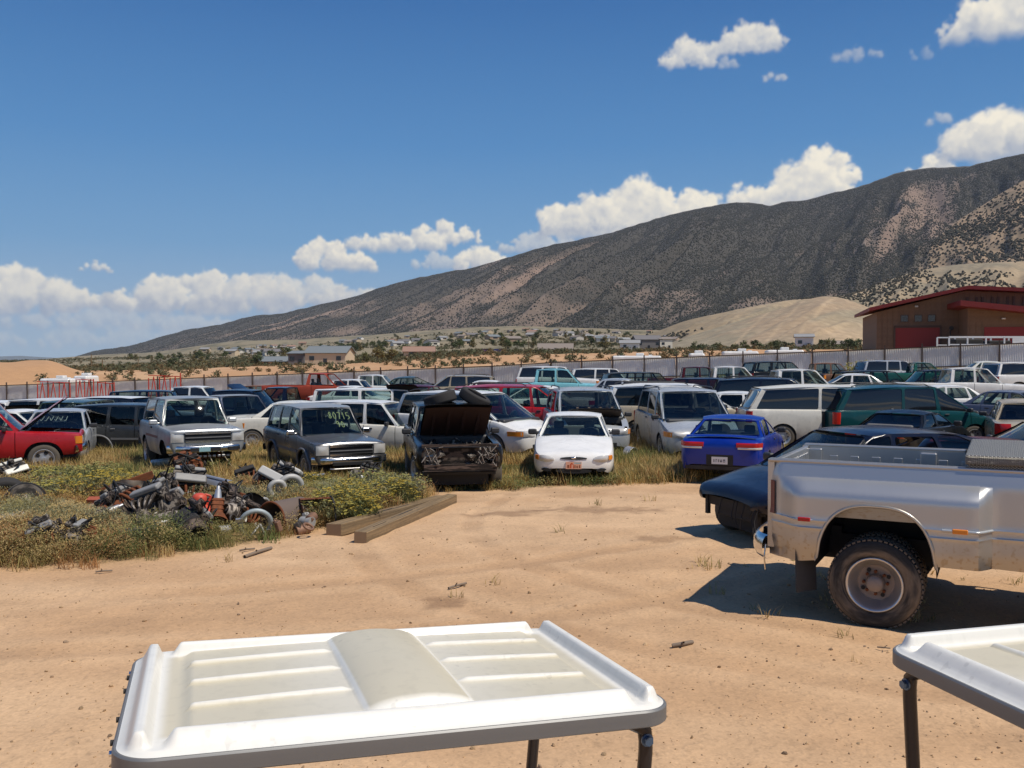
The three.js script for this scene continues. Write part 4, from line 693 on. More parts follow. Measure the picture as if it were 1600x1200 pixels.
// ------------------------------------------------------------------ brown workshop with red roofs beyond the fence
{
  const d = 115, k = d / FPX, u0 = atX(1369, d), yg = ground(u0 + 8, d) - 0.4, Y = (py) => EYE + (565 - py) * k - yg, U = (px) => (px - 1369) * k;
  const b = thing('metal_workshop', 'brown metal workshop with red roof and red roller doors beyond the fence', 'building', [u0, yg, -d], deg(-15));
  const wallM = std([0.20, 0.125, 0.075], 0.7, 0.1, { map: dustTex }), darkM = std([0.10, 0.062, 0.045], 0.7, 0.1), redM = std([0.20, 0.018, 0.016], 0.5, 0.1, { map: dustTex }), doorM = std([0.25, 0.022, 0.02], 0.55);
  const w = [[0, 0], [U(1588), 0], [U(1588), Y(463)], [U(1495), Y(457)], [0, Y(488)]], deep = 16;
  part('wall', mv(prism(w, deep), 0, 0, -deep), wallM, b);
  const seamG = (h) => box(0.04, h, 0.05, 0, h / 2, 0.02);
  for (let i = 1; i < 29; i++) { const x = i * 0.62, top = x < U(1495) ? lerp(Y(488), Y(457), x / U(1495)) : lerp(Y(457), Y(463), (x - U(1495)) / (U(1588) - U(1495))); if (x > U(1392) && x < U(1464)) { const h = top - Y(512); part('wall_seam', mv(seamG(h - 0.1), x, Y(512) + 0.1, 0), wallM, b); } else part('wall_seam', mv(seamG(top - 0.05), x, 0, 0), wallM, b); }
  const slab = (x0, y0, x1, y1, th, z0, z1) => mv(prism([[x0, y0], [x1, y1], [x1, y1 + th], [x0, y0 + th]], z1 - z0), 0, 0, z0);
  part('roof', [slab(U(1356), Y(487), U(1495), Y(456), 0.42, -deep - 1, 1.7), slab(U(1495), Y(456), U(1602), Y(463), 0.42, -deep - 1, 1.7)], redM, b);
  const dr = part('roller_door', box(U(1460) - U(1396), Y(513), 0.08, (U(1460) + U(1396)) / 2, Y(513) / 2, 0.05), doorM, b);
  for (let i = 1; i < 7; i++) part('door_slat', box(U(1460) - U(1396) - 0.1, 0.05, 0.04, (U(1460) + U(1396)) / 2, Y(513) * i / 7, 0.10), doorM, dr);
  part('door_frame', [box(0.2, Y(511), 0.2, U(1395), Y(511) / 2, 0.1), box(0.2, Y(511), 0.2, U(1461), Y(511) / 2, 0.1), box(U(1462) - U(1394), 0.25, 0.2, (U(1462) + U(1394)) / 2, Y(511), 0.1)], darkM, b);
  for (const x of [1409, 1429, 1448]) { const f = part('window', box(0.92, 0.9, 0.1, U(x), Y(498.5), 0.05), darkM, b); part('pane', box(0.76, 0.74, 0.04, U(x), Y(498.5), 0.1), M.limo, f); }
  part('wall_lamp', rbox(0.42, 0.22, 0.3, 0.06, U(1426), Y(480), 0.2), M.lens, b);
  for (let i = 0; i < 9; i++) part('clerestory_post', box(0.25, 1.1, 0.16, U(1498) + i * 0.85 + (i % 2) * 0.2, Y(474), 0.1), darkM, b);
  // lean-to
  const zf = 5.2, l = [[U(1486), 0], [U(1660), 0], [U(1660), Y(507)], [U(1486), Y(487)]];
  part('lean_to_wall', mv(prism(l, zf - 0.02), 0, 0, 0.02), wallM, b);
  part('lean_to_roof', slab(U(1470), Y(485), U(1672), Y(510), 0.62, -0.01, zf + 2.6), redM, b);
  part('side_door', box(U(1567) - U(1508), Y(515), 0.06, (U(1567) + U(1508)) / 2, Y(515) / 2, zf + 0.04), doorM, b);
  part('wall_lamp', rbox(0.4, 0.2, 0.3, 0.06, U(1533), Y(503), zf + 0.2), M.lens, b);
  for (let i = 0; i < 20; i++) { const x = U(1489) + i * 0.66; if (x > U(1506) && x < U(1569)) continue; part('wall_seam', mv(seamG(4.4), x, 0, zf), wallM, b); }
  part('hose_reel', [cyl(0.25, 0.25, 0.2, 14, U(1476), Y(514), 0.2, Math.PI / 2), tube([[U(1476), Y(514), 0.25], [U(1474), Y(520), 0.3], [U(1475), Y(526), 0.3]], 0.06, 5)], M.plastic, b);
}
// ------------------------------------------------------------------ red pipe racks standing by the fence
{
  const red = std([0.50, 0.045, 0.022], 0.55);
  const rack = (px0, px1, d, top, label, seed) => {
    const w = (px1 - px0) / FPX * d, [x, y] = place(px0, d), h = EYE + (565 - top) / FPX * d - y, t = thing('pipe_rack', label, 'metal rack', [x, y, -d], deg(-12), 'red pipe racks by the fence'), R = rng(seed);
    const rr = 0.045, n = Math.max(2, Math.round(w / 0.95));
    for (let i = 0; i <= n; i++) part('upright', rod([w * i / n, 0, 0], [w * i / n + (R() - 0.5) * 0.1, h * (0.86 + 0.14 * R()), 0], rr), red, t);
    part('top_rail', rod([0, h * 0.93, 0.02], [w, h * 0.9, 0.02], rr * 0.8), red, t); part('low_rail', rod([0, h * 0.22, 0.02], [w, h * 0.25, 0.02], rr), red, t);
    for (let i = 0; i < n; i++) { part('brace', rod([w * (i + 0.1) / n, h * 0.2, 0.04], [w * (i + 0.5) / n, h * 0.9, 0.04], rr * 0.8), red, t); part('brace', rod([w * (i + 0.9) / n, h * 0.2, 0.04], [w * (i + 0.5) / n, h * 0.9, 0.04], rr * 0.8), red, t); if (R() < 0.6) part('gusset', box(0.4, 0.26, 0.04, w * (i + 0.5) / n, h * 0.28, 0.06), red, t); }
    part('foot', [box(w, 0.07, 0.5, w / 2, 0.035, 0)], red, t);
  };
  rack(58, 116, 74, 592, 'red welded pipe rack by the fence, leftmost of the racks', 3); rack(118, 150, 74.5, 588, 'red pipe rack with crossed braces, second from the left by the fence', 4); rack(152, 182, 73, 594, 'short red pipe rack just right of the crossed-brace rack', 5); rack(232, 288, 72, 582, 'red pipe rack standing apart, furthest right of the racks by the fence', 6);
}
// ------------------------------------------------------------------ caravans and a stock trailer beyond the fence
function caravan(px0, px1, topY, d, label, seed) {
  const w = (px1 - px0) / FPX * d, x = atX(px0, d), R = rng(seed), topM = EYE + (565 - topY) / FPX * d, y = Math.min(ground(x + w / 2, d), topM - 2.5), h = topM - y, t = thing('caravan', label, 'caravan', [x, y, -d], deg(-8), 'white caravans beyond the fence'), m = PAINTS.white;
  part('body', rbox(w, h - 0.7, 2.3, 0.22, w / 2, (h - 0.7) / 2 + 0.5, 0), m, t);
  part('air_conditioner', rbox(0.8, 0.28, 0.7, 0.08, w * (0.35 + 0.3 * R()), h - 0.06, 0.1), m, t); part('roof_vent', rbox(0.4, 0.12, 0.4, 0.04, w * 0.78, h - 0.16, 0.2), m, t);
  for (let i = 0; i < 3; i++) part('window', rbox(0.8, 0.5, 0.04, 0.02, w * (0.2 + 0.28 * i), h * 0.62, 1.16), M.limo, t);
  part('stripe', box(w * 0.94, 0.12, 0.02, w / 2, h * 0.4, 1.16), M.trimGrey, t);
  for (const q of [0.42, 0.58]) addWheel(t, w * q, 0.33, 1.0, 0.33, 0.2);
  part('drawbar', [box(1.2, 0.1, 0.1, -0.6, 0.45, 0.25, 0, 0.2), box(1.2, 0.1, 0.1, -0.6, 0.45, -0.25, 0, -0.2)], M.dark, t);
}
caravan(72, 122, 588, 92, 'white caravan with grey side stripe left beyond the fence near the racks', 1);
caravan(124, 147, 584, 95, 'short white caravan end with roof unit just right of the striped caravan', 2);
caravan(957, 1032, 553, 96, 'long white caravan roof above the fence, left of the three on the right', 3);
caravan(1076, 1100, 549, 92, 'small white caravan roof above the fence between two long ones', 4);
caravan(1128, 1182, 546, 94, 'long white caravan with roof unit above the fence near the sand hill', 5);
caravan(1196, 1252, 544, 94, 'white caravan furthest right above the fence, before the workshop', 6);
{
  const d = 67, x0 = atX(1473, d), x1 = atX(1640, d), w = x1 - x0, y = ground(x0, d), h = EYE + (565 - 527) / FPX * d - y, t = thing('stock_trailer', 'long white framed stock trailer beyond the fence in front of the workshop', 'trailer', [x0, y, -d], deg(-2)), m = PAINTS.white;
  part('bed', box(w, 0.15, 2.1, w / 2, 0.75, 0), M.dark, t);
  for (const z of [-1.0, 1.0]) { part('top_rail', box(w, 0.09, 0.09, w / 2, h, z), m, t); part('mid_rail', box(w, 0.08, 0.06, w / 2, h - 0.55, z), m, t); for (let i = 0; i <= 6; i++) part('upright', box(0.1, h - 0.75, 0.08, w * i / 6, (h + 0.75) / 2, z), m, t); }
  part('side_panel', box(w * 0.42, 0.42, 0.04, w * 0.78, h - 0.28, 1.05), m, t);
  part('load', [rbox(2.0, 0.6, 1.4, 0.1, w * 0.2, h - 0.45, 0), rbox(1.6, 0.5, 1.4, 0.1, w * 0.48, h - 0.5, 0)], M.dark, t);
  for (const q of [0.45, 0.55]) for (const z of [-1, 1]) addWheel(t, w * q, 0.36, z * 0.95, 0.36, 0.22);
}
// ------------------------------------------------------------------ the town under the mountain
function house(px, d, w, h, dep, wall, roof, label, turn = 0, group, seed = 1) {
  const x = atX(px, d), y = land(x, -d, false), t = thing('house', label, 'house', [x, y - 0.3, -d], turn, group), rh = w * 0.16;
  part('wall', [box(w, h, dep, 0, h / 2, 0), mv(prism([[-dep / 2, 0], [dep / 2, 0], [0, rh]], w - 0.06), 0, 0, 0, 0, Math.PI / 2, 0).translate(-w / 2 + 0.03, h, 0)], wall, t);
  const pit = Math.atan2(rh, dep / 2), len = Math.hypot(rh, dep / 2) + 0.6;
  part('roof', [box(w + 0.9, 0.18, len, 0, h + rh / 2 - 0.08, dep / 4 + 0.1, pit), box(w + 0.9, 0.18, len, 0, h + rh / 2 - 0.08, -dep / 4 - 0.1, -pit)], roof, t);
  const n = Math.max(2, Math.round(w / 4));
  if (d < 700) for (let i = 0; i < n; i++) part(i === 1 ? 'door' : 'window', box(i === 1 ? 1 : 1.3, i === 1 ? 2 : 1.1, 0.08, -w / 2 + w * (i + 0.5) / n, i === 1 ? 1.0 : h * 0.58, dep / 2 + 0.03), M.limo, t);
  else part('window', box(w * 0.4, 1.2, 0.1, 0, h * 0.55, dep / 2 + 0.05), M.limo, t);
}
const WALLS = [[0.62, 0.58, 0.5], [0.5, 0.4, 0.28], [0.7, 0.68, 0.64], [0.36, 0.25, 0.17], [0.45, 0.42, 0.38], [0.58, 0.46, 0.32]].map((c) => std(c, 0.9)), ROOFS = [[0.16, 0.15, 0.15], [0.24, 0.2, 0.17], [0.3, 0.18, 0.13], [0.27, 0.27, 0.27], [0.17, 0.19, 0.2]].map((c) => std(c, 0.8));
house(516, 250, 11, 3.6, 9, WALLS[5], ROOFS[4], 'long tan block house with a low blue-grey roof behind the fence', deg(-6));
house(471, 258, 4.4, 3.7, 9, ROOFS[0], ROOFS[4], 'dark open-fronted shed joined to the left of the long tan house', deg(-6));
house(430, 262, 8, 1.8, 8, WALLS[1], ROOFS[4], 'low cabin with green-grey roof left of the long tan house', deg(8));
house(655, 280, 9, 2.2, 8, WALLS[5], ROOFS[2], 'flat tan bungalow with brown roof right of the long tan house', deg(4));
house(868, 330, 12, 1.7, 6, WALLS[4], ROOFS[1], 'low grey shed behind the dirt bank in the middle distance', deg(-5));
house(1010, 400, 11, 4.6, 9, ROOFS[0], ROOFS[0], 'dark two-storey house at the foot of the scrub hill', deg(5));
house(1036, 400, 5.5, 4.8, 8, WALLS[0], ROOFS[1], 'pale two-storey house right of the dark two-storey house', deg(10));
house(984, 390, 8, 3.2, 9, WALLS[2], ROOFS[3], 'long pale house left of the dark two-storey house', deg(-8));
house(1256, 300, 5.5, 4.2, 6, WALLS[2], ROOFS[3], 'white barn with a red lean-to among trees under the sand hill', deg(-15));
house(1300, 320, 7, 2.2, 6, WALLS[1], ROOFS[1], 'low weathered hut right of the white barn', deg(5));
{
  const R = rng(44);
  for (let i = 0; i < 74; i++) { const px = 290 + R() * 780, d = 640 + R() * 1000; const wi = Math.floor(R() * 6), ri = Math.floor(R() * 5); house(px, d, 7 + R() * 6, 2.6 + R() * 2.2, 8 + R() * 3, WALLS[wi], ROOFS[ri], 'small far house with ' + ['cream', 'tan', 'white', 'brown', 'grey', 'sandy'][wi] + ' walls and ' + ['dark', 'brown', 'red-brown', 'pale grey', 'blue-grey'][ri] + ' roof at the foot of the mountain', (R() - 0.5) * 1.6, 'far houses of the town under the mountain'); }
}
// leafy trees: a trunk with limbs and a crown of clumped leaves
const leafMats = [[0.085, 0.105, 0.036], [0.115, 0.12, 0.045], [0.062, 0.082, 0.034], [0.15, 0.12, 0.042]].map((c) => std(c, 0.95)), bark = std([0.11, 0.085, 0.06], 0.95);
function leafCrown(seed, n, rx, ry, ls) {
  const R = rng(seed), P = [], lobes = []; for (let i = 0; i < 7; i++) lobes.push([(R() - 0.5) * rx * 1.2, ry * (0.35 + R() * 1.1), (R() - 0.5) * rx * 1.2, rx * (0.35 + 0.3 * R())]);
  for (let i = 0; i < n; i++) {
    const l = lobes[i % 7], a = R() * 6.28, c = R() * 2 - 1, s = Math.sqrt(1 - c * c), rr = l[3] * Math.pow(R(), 0.4), p = [l[0] + rr * s * Math.cos(a), l[1] + rr * c * 0.8, l[2] + rr * s * Math.sin(a)];
    for (let k = 0; k < 3; k++) P.push(p[0] + (R() - 0.5) * ls * 2, p[1] + (R() - 0.5) * ls * 1.6, p[2] + (R() - 0.5) * ls * 2);
  }
  const g = new THREE.BufferGeometry(); g.setAttribute('position', new THREE.Float32BufferAttribute(P, 3)); g.computeVertexNormals(); return clean(g);
}
const crowns = [1, 2, 3, 4].map((s) => leafCrown(s, 420, 2.6, 3.0, 0.5)), trunkG = join([cyl(0.12, 0.26, 2.6, 7, 0, 1.3, 0), rod([0, 2.2, 0], [1.1, 4, 0.4], 0.08), rod([0, 2.2, 0], [-1.0, 4.1, -0.5], 0.08), rod([0, 2.4, 0], [0.1, 4.4, -0.9], 0.07)]);
function tree(px, d, h, label, group, v, mat) {
  const x = atX(px, d), y = land(x, -d, false), t = thing('tree', label, 'tree', [x, y - 0.1, -d], v * 1.7, group), k = h / 6.4; t.scale.set(k * (0.9 + 0.25 * (v % 3) / 2), k, k);
  part('trunk', trunkG, bark, t); part('crown', crowns[v % 4], mat ?? leafMats[(v * 7 + 3) % 4], t); return t;
}
tree(590, 236, 5.2, 'olive-gold round tree beside the long tan house', null, 3, leafMats[3]); tree(612, 240, 4.6, 'second olive-gold tree, just right of the round one by the tan house', null, 2, leafMats[3]); tree(570, 244, 4.0, 'small olive tree between the tan house and the round gold tree', null, 1, leafMats[1]);
tree(402, 256, 4.6, 'dark green tree beside the low green-roofed cabin', null, 2, leafMats[2]);
{
  const R = rng(88);
  for (let i = 0; i < 230; i++) { const px = 200 + R() * 880, d = 520 + R() * 1100; const th = 4 + R() * 5; tree(px, d, th, (th > 6.5 ? 'taller ' : 'small ') + ['mid green', 'yellow-green', 'dark green', 'olive'][(i * 7 + 3) % 4] + ' tree among the far houses of the town', 'trees of the far town', i); }
  for (let i = 0; i < 34; i++) { const px = 1075 + R() * 280, d = 250 + R() * 90; tree(px, d, 2.6 + R() * 2.2, 'low green tree in the belt under the sand hill', 'trees under the sand hill', i, leafMats[[0, 2, 2, 1][i % 4]]); }
  for (let i = 0; i < 14; i++) { const px = 60 + R() * 260, d = 260 + R() * 280; tree(px, d, 2.2 + R() * 2.2, 'low tree on the valley floor beyond the dirt bank', 'low trees on the left valley floor', i); }
}
{ // valley scrub
  const R = rng(321), g = leafCrown(9, 60, 0.9, 0.35, 0.3), L = [], col = new THREE.Color(), m4 = new THREE.Matrix4();
  while (L.length < 9000) { const px = -80 + R() * 1760, d = 96 + Math.pow(R(), 1.7) * 1500, x = atX(px, d), k = fbm(x * 0.02, d * 0.01, 3); if (R() > ss(0.42, 0.6, k) * (d < 230 ? 0.10 : 0.9) * (px > 1040 && d > 420 ? 0 : 1)) continue; const s = 0.5 + R() * (d > 250 ? 1.5 : 0.7); L.push([x, land(x, -d, false), -d, s, R() * 6, R()]); }
  const im = new THREE.InstancedMesh(g, std([1, 1, 1], 1), L.length); L.forEach(([x, y, z, s, a, c], i) => { im.setMatrixAt(i, m4.makeRotationY(a).scale(new THREE.Vector3(s, s, s)).setPosition(x, y, z)); im.setColorAt(i, c < 0.4 ? col.setRGB(0.08, 0.085, 0.04) : c < 0.7 ? col.setRGB(0.12, 0.115, 0.06) : col.setRGB(0.15, 0.11, 0.05)); });
  im.name = 'valley_scrub'; im.castShadow = true; scene.add(tag(im, null, null, null, 'stuff'));
}
// roadside display and poles
{
  const cv = document.createElement('canvas'); cv.width = 256; cv.height = 128; const c = cv.getContext('2d'); c.fillStyle = '#27346e'; c.fillRect(0, 0, 256, 128); c.fillStyle = '#7d5a86'; c.fillRect(0, 0, 50, 128); c.fillStyle = '#5a1f33'; c.fillRect(205, 60, 51, 68); c.fillStyle = '#dfe8f7'; for (const [x, y, w, h] of [[62, 20, 34, 22], [104, 22, 42, 40], [152, 18, 30, 24], [64, 62, 22, 60], [98, 84, 70, 16], [100, 52, 40, 12], [4, 100, 34, 18]]) c.fillRect(x, y, w, h);
  const tx = new THREE.CanvasTexture(cv); tx.colorSpace = THREE.SRGBColorSpace;
  const d = 290, [x, , z] = place(769, d), y = ground(x, d), t = thing('roadside_sign', 'blue and white roadside display board before the far town', 'sign', [x, y, z]), h = EYE + (565 - 545) / FPX * d - y;
  part('board', box(6.4, 3.0, 0.4, 0, h - 1.5, 0), M.trimGrey, t); part('face', mv(new THREE.PlaneGeometry(6.2, 2.8), 0, h - 1.5, 0.22), std([1, 1, 1], 0.6, 0, { map: tx }), t); part('ledge', box(6.6, 0.5, 0.6, 0, h - 3.2, 0.1), WALLS[0], t); for (const q of [-2, 2]) part('post', box(0.3, Math.max(0.5, h - 3), 0.3, q, (h - 3) / 2, -0.1), M.trimGrey, t);
}
function pole(px, topY, d, label, arms = true) { const [x, y, z] = place(px, d), h = EYE + (565 - topY) / FPX * d - y, t = thing('utility_pole', label, 'utility pole', [x, y, z]); part('pole', cyl(0.11, 0.17, h, 8, 0, h / 2, 0), M.wood, t); if (arms) { part('crossarm', box(2.2, 0.12, 0.1, 0, h - 0.6, 0.1), M.wood, t); for (const q of [-0.95, -0.4, 0.4, 0.95]) part('insulator', cyl(0.05, 0.06, 0.2, 6, q, h - 0.44, 0.1), M.lens, t); } }
pole(1363, 506, 150, 'bare wooden pole close to the left corner of the workshop', false); pole(143, 553, 300, 'tall thin mast above the left dirt bank', false); pole(160, 561, 260, 'wooden utility pole right of the thin mast on the left', true); pole(216, 560, 300, 'far wooden utility pole above the red pipe racks', true); pole(826, 528, 420, 'wooden utility pole among the town trees right of the display board', true); pole(393, 541, 520, 'slim white church-like spire post above the left town roofs', false);
// ------------------------------------------------------------------ the vehicles, front row first
M.oldIron = std([0.34, 0.27, 0.255], 0.8, 0.2, { map: greasyTex, bumpMap: greasyTex, bumpScale: 0.004 });
const plateTex = (bg, draw) => { const c = document.createElement('canvas'); c.width = 128; c.height = 64; const x = c.getContext('2d'); x.fillStyle = bg; x.fillRect(0, 0, 128, 64); draw(x); const t = new THREE.CanvasTexture(c); t.colorSpace = THREE.SRGBColorSpace; return t; };
const whitePlate = std([1, 1, 1], 0.5, 0, { map: plateTex('#cfcfd2', (x) => { x.fillStyle = '#57575f'; for (const [a, w] of [[16, 8], [32, 14], [54, 7], [68, 16], [92, 18]]) x.fillRect(a, 20, w, 26); x.fillStyle = '#e8e8f0'; x.fillRect(36, 26, 5, 20); x.fillRect(73, 20, 6, 10); x.fillRect(97, 32, 8, 8); }) });
const orangePlate = std([1, 1, 1], 0.5, 0, { map: plateTex('#d9a58c', (x) => { x.fillStyle = '#9fb0b0'; x.fillRect(4, 4, 56, 14); x.fillStyle = '#c4562c'; x.beginPath(); x.moveTo(60, 58); x.quadraticCurveTo(64, 8, 82, 8); x.quadraticCurveTo(100, 20, 96, 58); x.fill(); x.fillStyle = '#8a4a2c'; x.fillRect(10, 30, 12, 26); x.fillRect(30, 34, 12, 22); x.fillRect(48, 30, 10, 26); x.fillRect(100, 28, 16, 28); x.fillStyle = '#e7b9a4'; x.fillRect(72, 24, 8, 34); }) });
const lensShape = (pow, slant) => ({ shape: (u, v, c, d) => lerp(c, d, 0.5) + (v - 0.5) * (d - c) * Math.pow(Math.sin(Math.PI * clamp(u, 0.02, 0.98)), pow) + slant * (u - 0.5) });

{ // white compact, head on
  const S = K.compact; S.extra = (S, q) => lights(S, { head: [0.40, 0.80, 0.475, 0.605], headO: { ...lensShape(0.45, 0.03), n: 14, bulge: 0.03 }, tail: [0.42, 0.8, 0.7, 0.84], grille: [0.27, 0.515, 0.575], grilleO: { ...lensShape(0.5, 0), n: 12 }, intake: [0.36, 0.235, 0.335], intakeO: { ...lensShape(0.45, 0), n: 12 }, plate: [0.33, 0.475, orangePlate, 1] }).concat([1, -1].flatMap((sd) => [['turn_signal', () => facePatch(S, 1, sd * 0.715, sd * 0.79, 0.515, 0.60, { off: 0.045 }), M.amber, 'c' + sd], ['fog_slot', () => facePatch(S, 1, sd * 0.46, sd * 0.66, 0.275, 0.345, { ...lensShape(0.5, 0.015) }), M.black, 'f' + sd]]), [['badge', () => ball(0.05, S.X(0) + 0.012, 0.552, 0, 0.3, 0.5, 1.1), M.chrome, 'b'], ['wiper', () => [rod([S.X(1.12), 0.915, -0.55], [S.X(1.22), 0.935, 0.05], 0.012), rod([S.X(1.12), 0.915, 0.05], [S.X(1.22), 0.935, 0.62], 0.012)], M.black, 'w']]);
  makeCar(S, 'sedan', 'small white sedan facing the camera with an orange plate, at the front of the row', 'car', { pos: place(897, 21.0), turn: deg(-94), paint: PAINTS.white, glassS: M.glass, wheelStyle: 'steel', steer: 0.05 });
}
{ // blue coupe from behind
  const S = K.coupe; S.extra = (S) => lights(S, { tail: [0.33, 0.83, 0.765, 0.855], plate: [0.415, 0.56, whitePlate, -1], head: [0.45, 0.8, 0.5, 0.62] }).concat([1, -1].map((sd) => ['reverse_light', () => facePatch(S, -1, sd * 0.36, sd * 0.82, 0.725, 0.765, { bulge: 0.01 }), M.lens, 'v' + sd]), [['plate_recess', () => facePatch(S, -1, -0.27, 0.27, 0.385, 0.605, { off: 0.006 }), M.black, 'k'], ['lower_valance', () => facePatch(S, -1, -0.7, 0.7, 0.30, 0.37, { off: 0.006 }), M.dark, 'lv'], ['spoiler', () => [grid(14, 4, (u, v) => { const t = u * 2 - 1, a = v * Math.PI; return [S.X(4.34) + 0.10 * t * t - 0.075 * Math.cos(a) - 0.02, 0.975 + 0.028 * Math.sin(a) - 0.02 * t * t, t * 0.72]; })], PAINTS.blue, 'sp']]);
  makeCar(S, 'coupe', 'bright blue two-door coupe seen from behind with a white plate', 'car', { pos: place(1151, 20.9), turn: deg(68), paint: PAINTS.blue, rim: M.alloy, wheelStyle: 'alloy', seat: M.dark });
}
const chromeFace = (S, hf, w) => [['grille_surround', () => { const z = w - 0.36; return [facePatch(S, 1, -z, z, hf - 0.10, hf - 0.045, { off: 0.03 }), facePatch(S, 1, -z, z, hf - 0.285, hf - 0.245, { off: 0.03 })].flat(); }, M.chrome, 'gs'], ['grille_bar', () => facePatch(S, 1, -(w - 0.36), w - 0.36, hf - 0.185, hf - 0.165, { off: 0.028 }), M.trimGrey, 'gb']];
{ // grey four-door with numbers chalked on its windscreen
  const S = K.fourDoorSuv, hf = 0.98, w = 0.845; S.extra = (S) => lights(S, { head: [w - 0.33, w - 0.06, hf - 0.26, hf - 0.06], turn: null, tail: [w - 0.2, w - 0.04, 0.7, 1.02], grille: [w - 0.37, hf - 0.245, hf - 0.10], bumperF: [0.5, 0.67, 0.12], bumperR: [0.5, 0.66, 0.1] }).concat(chromeFace(S, hf, w), [1, -1].map((sd) => ['fender_flare', () => S.axles.map((a) => { const pts = []; for (let k = 0; k <= 14; k++) { const q = -Math.cos(Math.PI * k / 14), s = a + q * (S.ar + 0.015), y = S.R + (S.ar + 0.015) * Math.pow(Math.max(0, 1 - Math.pow(Math.abs(q), 2.4)), 1 / 2.4); pts.push([S.X(s), y, sd * (S.side(s, Math.max(y, 0.5)) + 0.015)]); } return tube(pts, 0.03, 5, 28); }), M.trimGrey, 'ff' + sd]), [['skid_bar', () => tube([[S.X(0.02) + 0.08, 0.42, -0.5], [S.X(0) + 0.12, 0.42, -0.42], [S.X(0) + 0.12, 0.42, 0.42], [S.X(0.02) + 0.08, 0.42, 0.5]], 0.022, 6), M.steel, 'sk'], ['bumper_slot', () => [facePatch(S, 1, -0.45, 0.45, 0.50, 0.565, { off: 0.135 })].flat(), M.black, 'bs'], ['side_moulding', () => [1, -1].map((sd) => sidePatch(S, 1.3, 3.0, 0.68, 0.735, sd, 0.014)), M.trimGrey, 'sm']]);
  const c = makeCar(S, 'off_roader', 'dusty grey four-door off-roader with yellow numbers on its windscreen', 'car', { pos: place(500, 22.1, -0.12), turn: deg(-61), paint: PAINTS.grey, cabPaint: PAINTS.grey, roofPaint: PAINTS.silverDull, wheels: { fR: 'steel', fL: 'steel', rR: 'steel', rL: 'steel' }, mirror: M.chrome, glassS: M.glass });
  const m = c.C.panels.f.map, G = { 8: [[[.5, .5], [.2, .7], [.5, .98], [.8, .7], [.5, .5], [.15, .25], [.5, 0], [.85, .25], [.5, .5]]], 0: [[[.5, 1], [.1, .6], [.3, .05], [.7, .05], [.9, .6], [.5, 1]]], 7: [[[.1, .95], [.9, .95], [.45, 0]]], 1: [[[.5, 1], [.5, 0]]], 5: [[[.9, 1], [.25, 1], [.2, .55], [.75, .55], [.85, .2], [.2, 0]]], 9: [[[.85, .7], [.5, .5], [.15, .75], [.5, 1], [.85, .75], [.7, 0]]] };
  const put = (chars, u0, v0, w, h, slant) => [...chars].flatMap((ch, i) => ch === ' ' ? [] : G[ch].map((l) => tube(l.map(([x, y]) => m(1 - (u0 + (i + x * 0.75) * w), v0 + y * h - i * 0.012, 0.004).toArray()), 0.011, 4)));
  const side = m(0.1, 0.5).z < m(0.9, 0.5).z;                // u grows towards the car's right or left
  const strokes = put('80715', 0.50, 0.66, 0.085, 0.22, 0.0), second = put('90', 0.60, 0.36, 0.085, 0.20, 0.0);
  const chalk = std([0.62, 0.60, 0.30], 0.9);
  part('chalk_number', strokes, chalk, c.t); part('chalk_number', second, chalk, c.t);
}
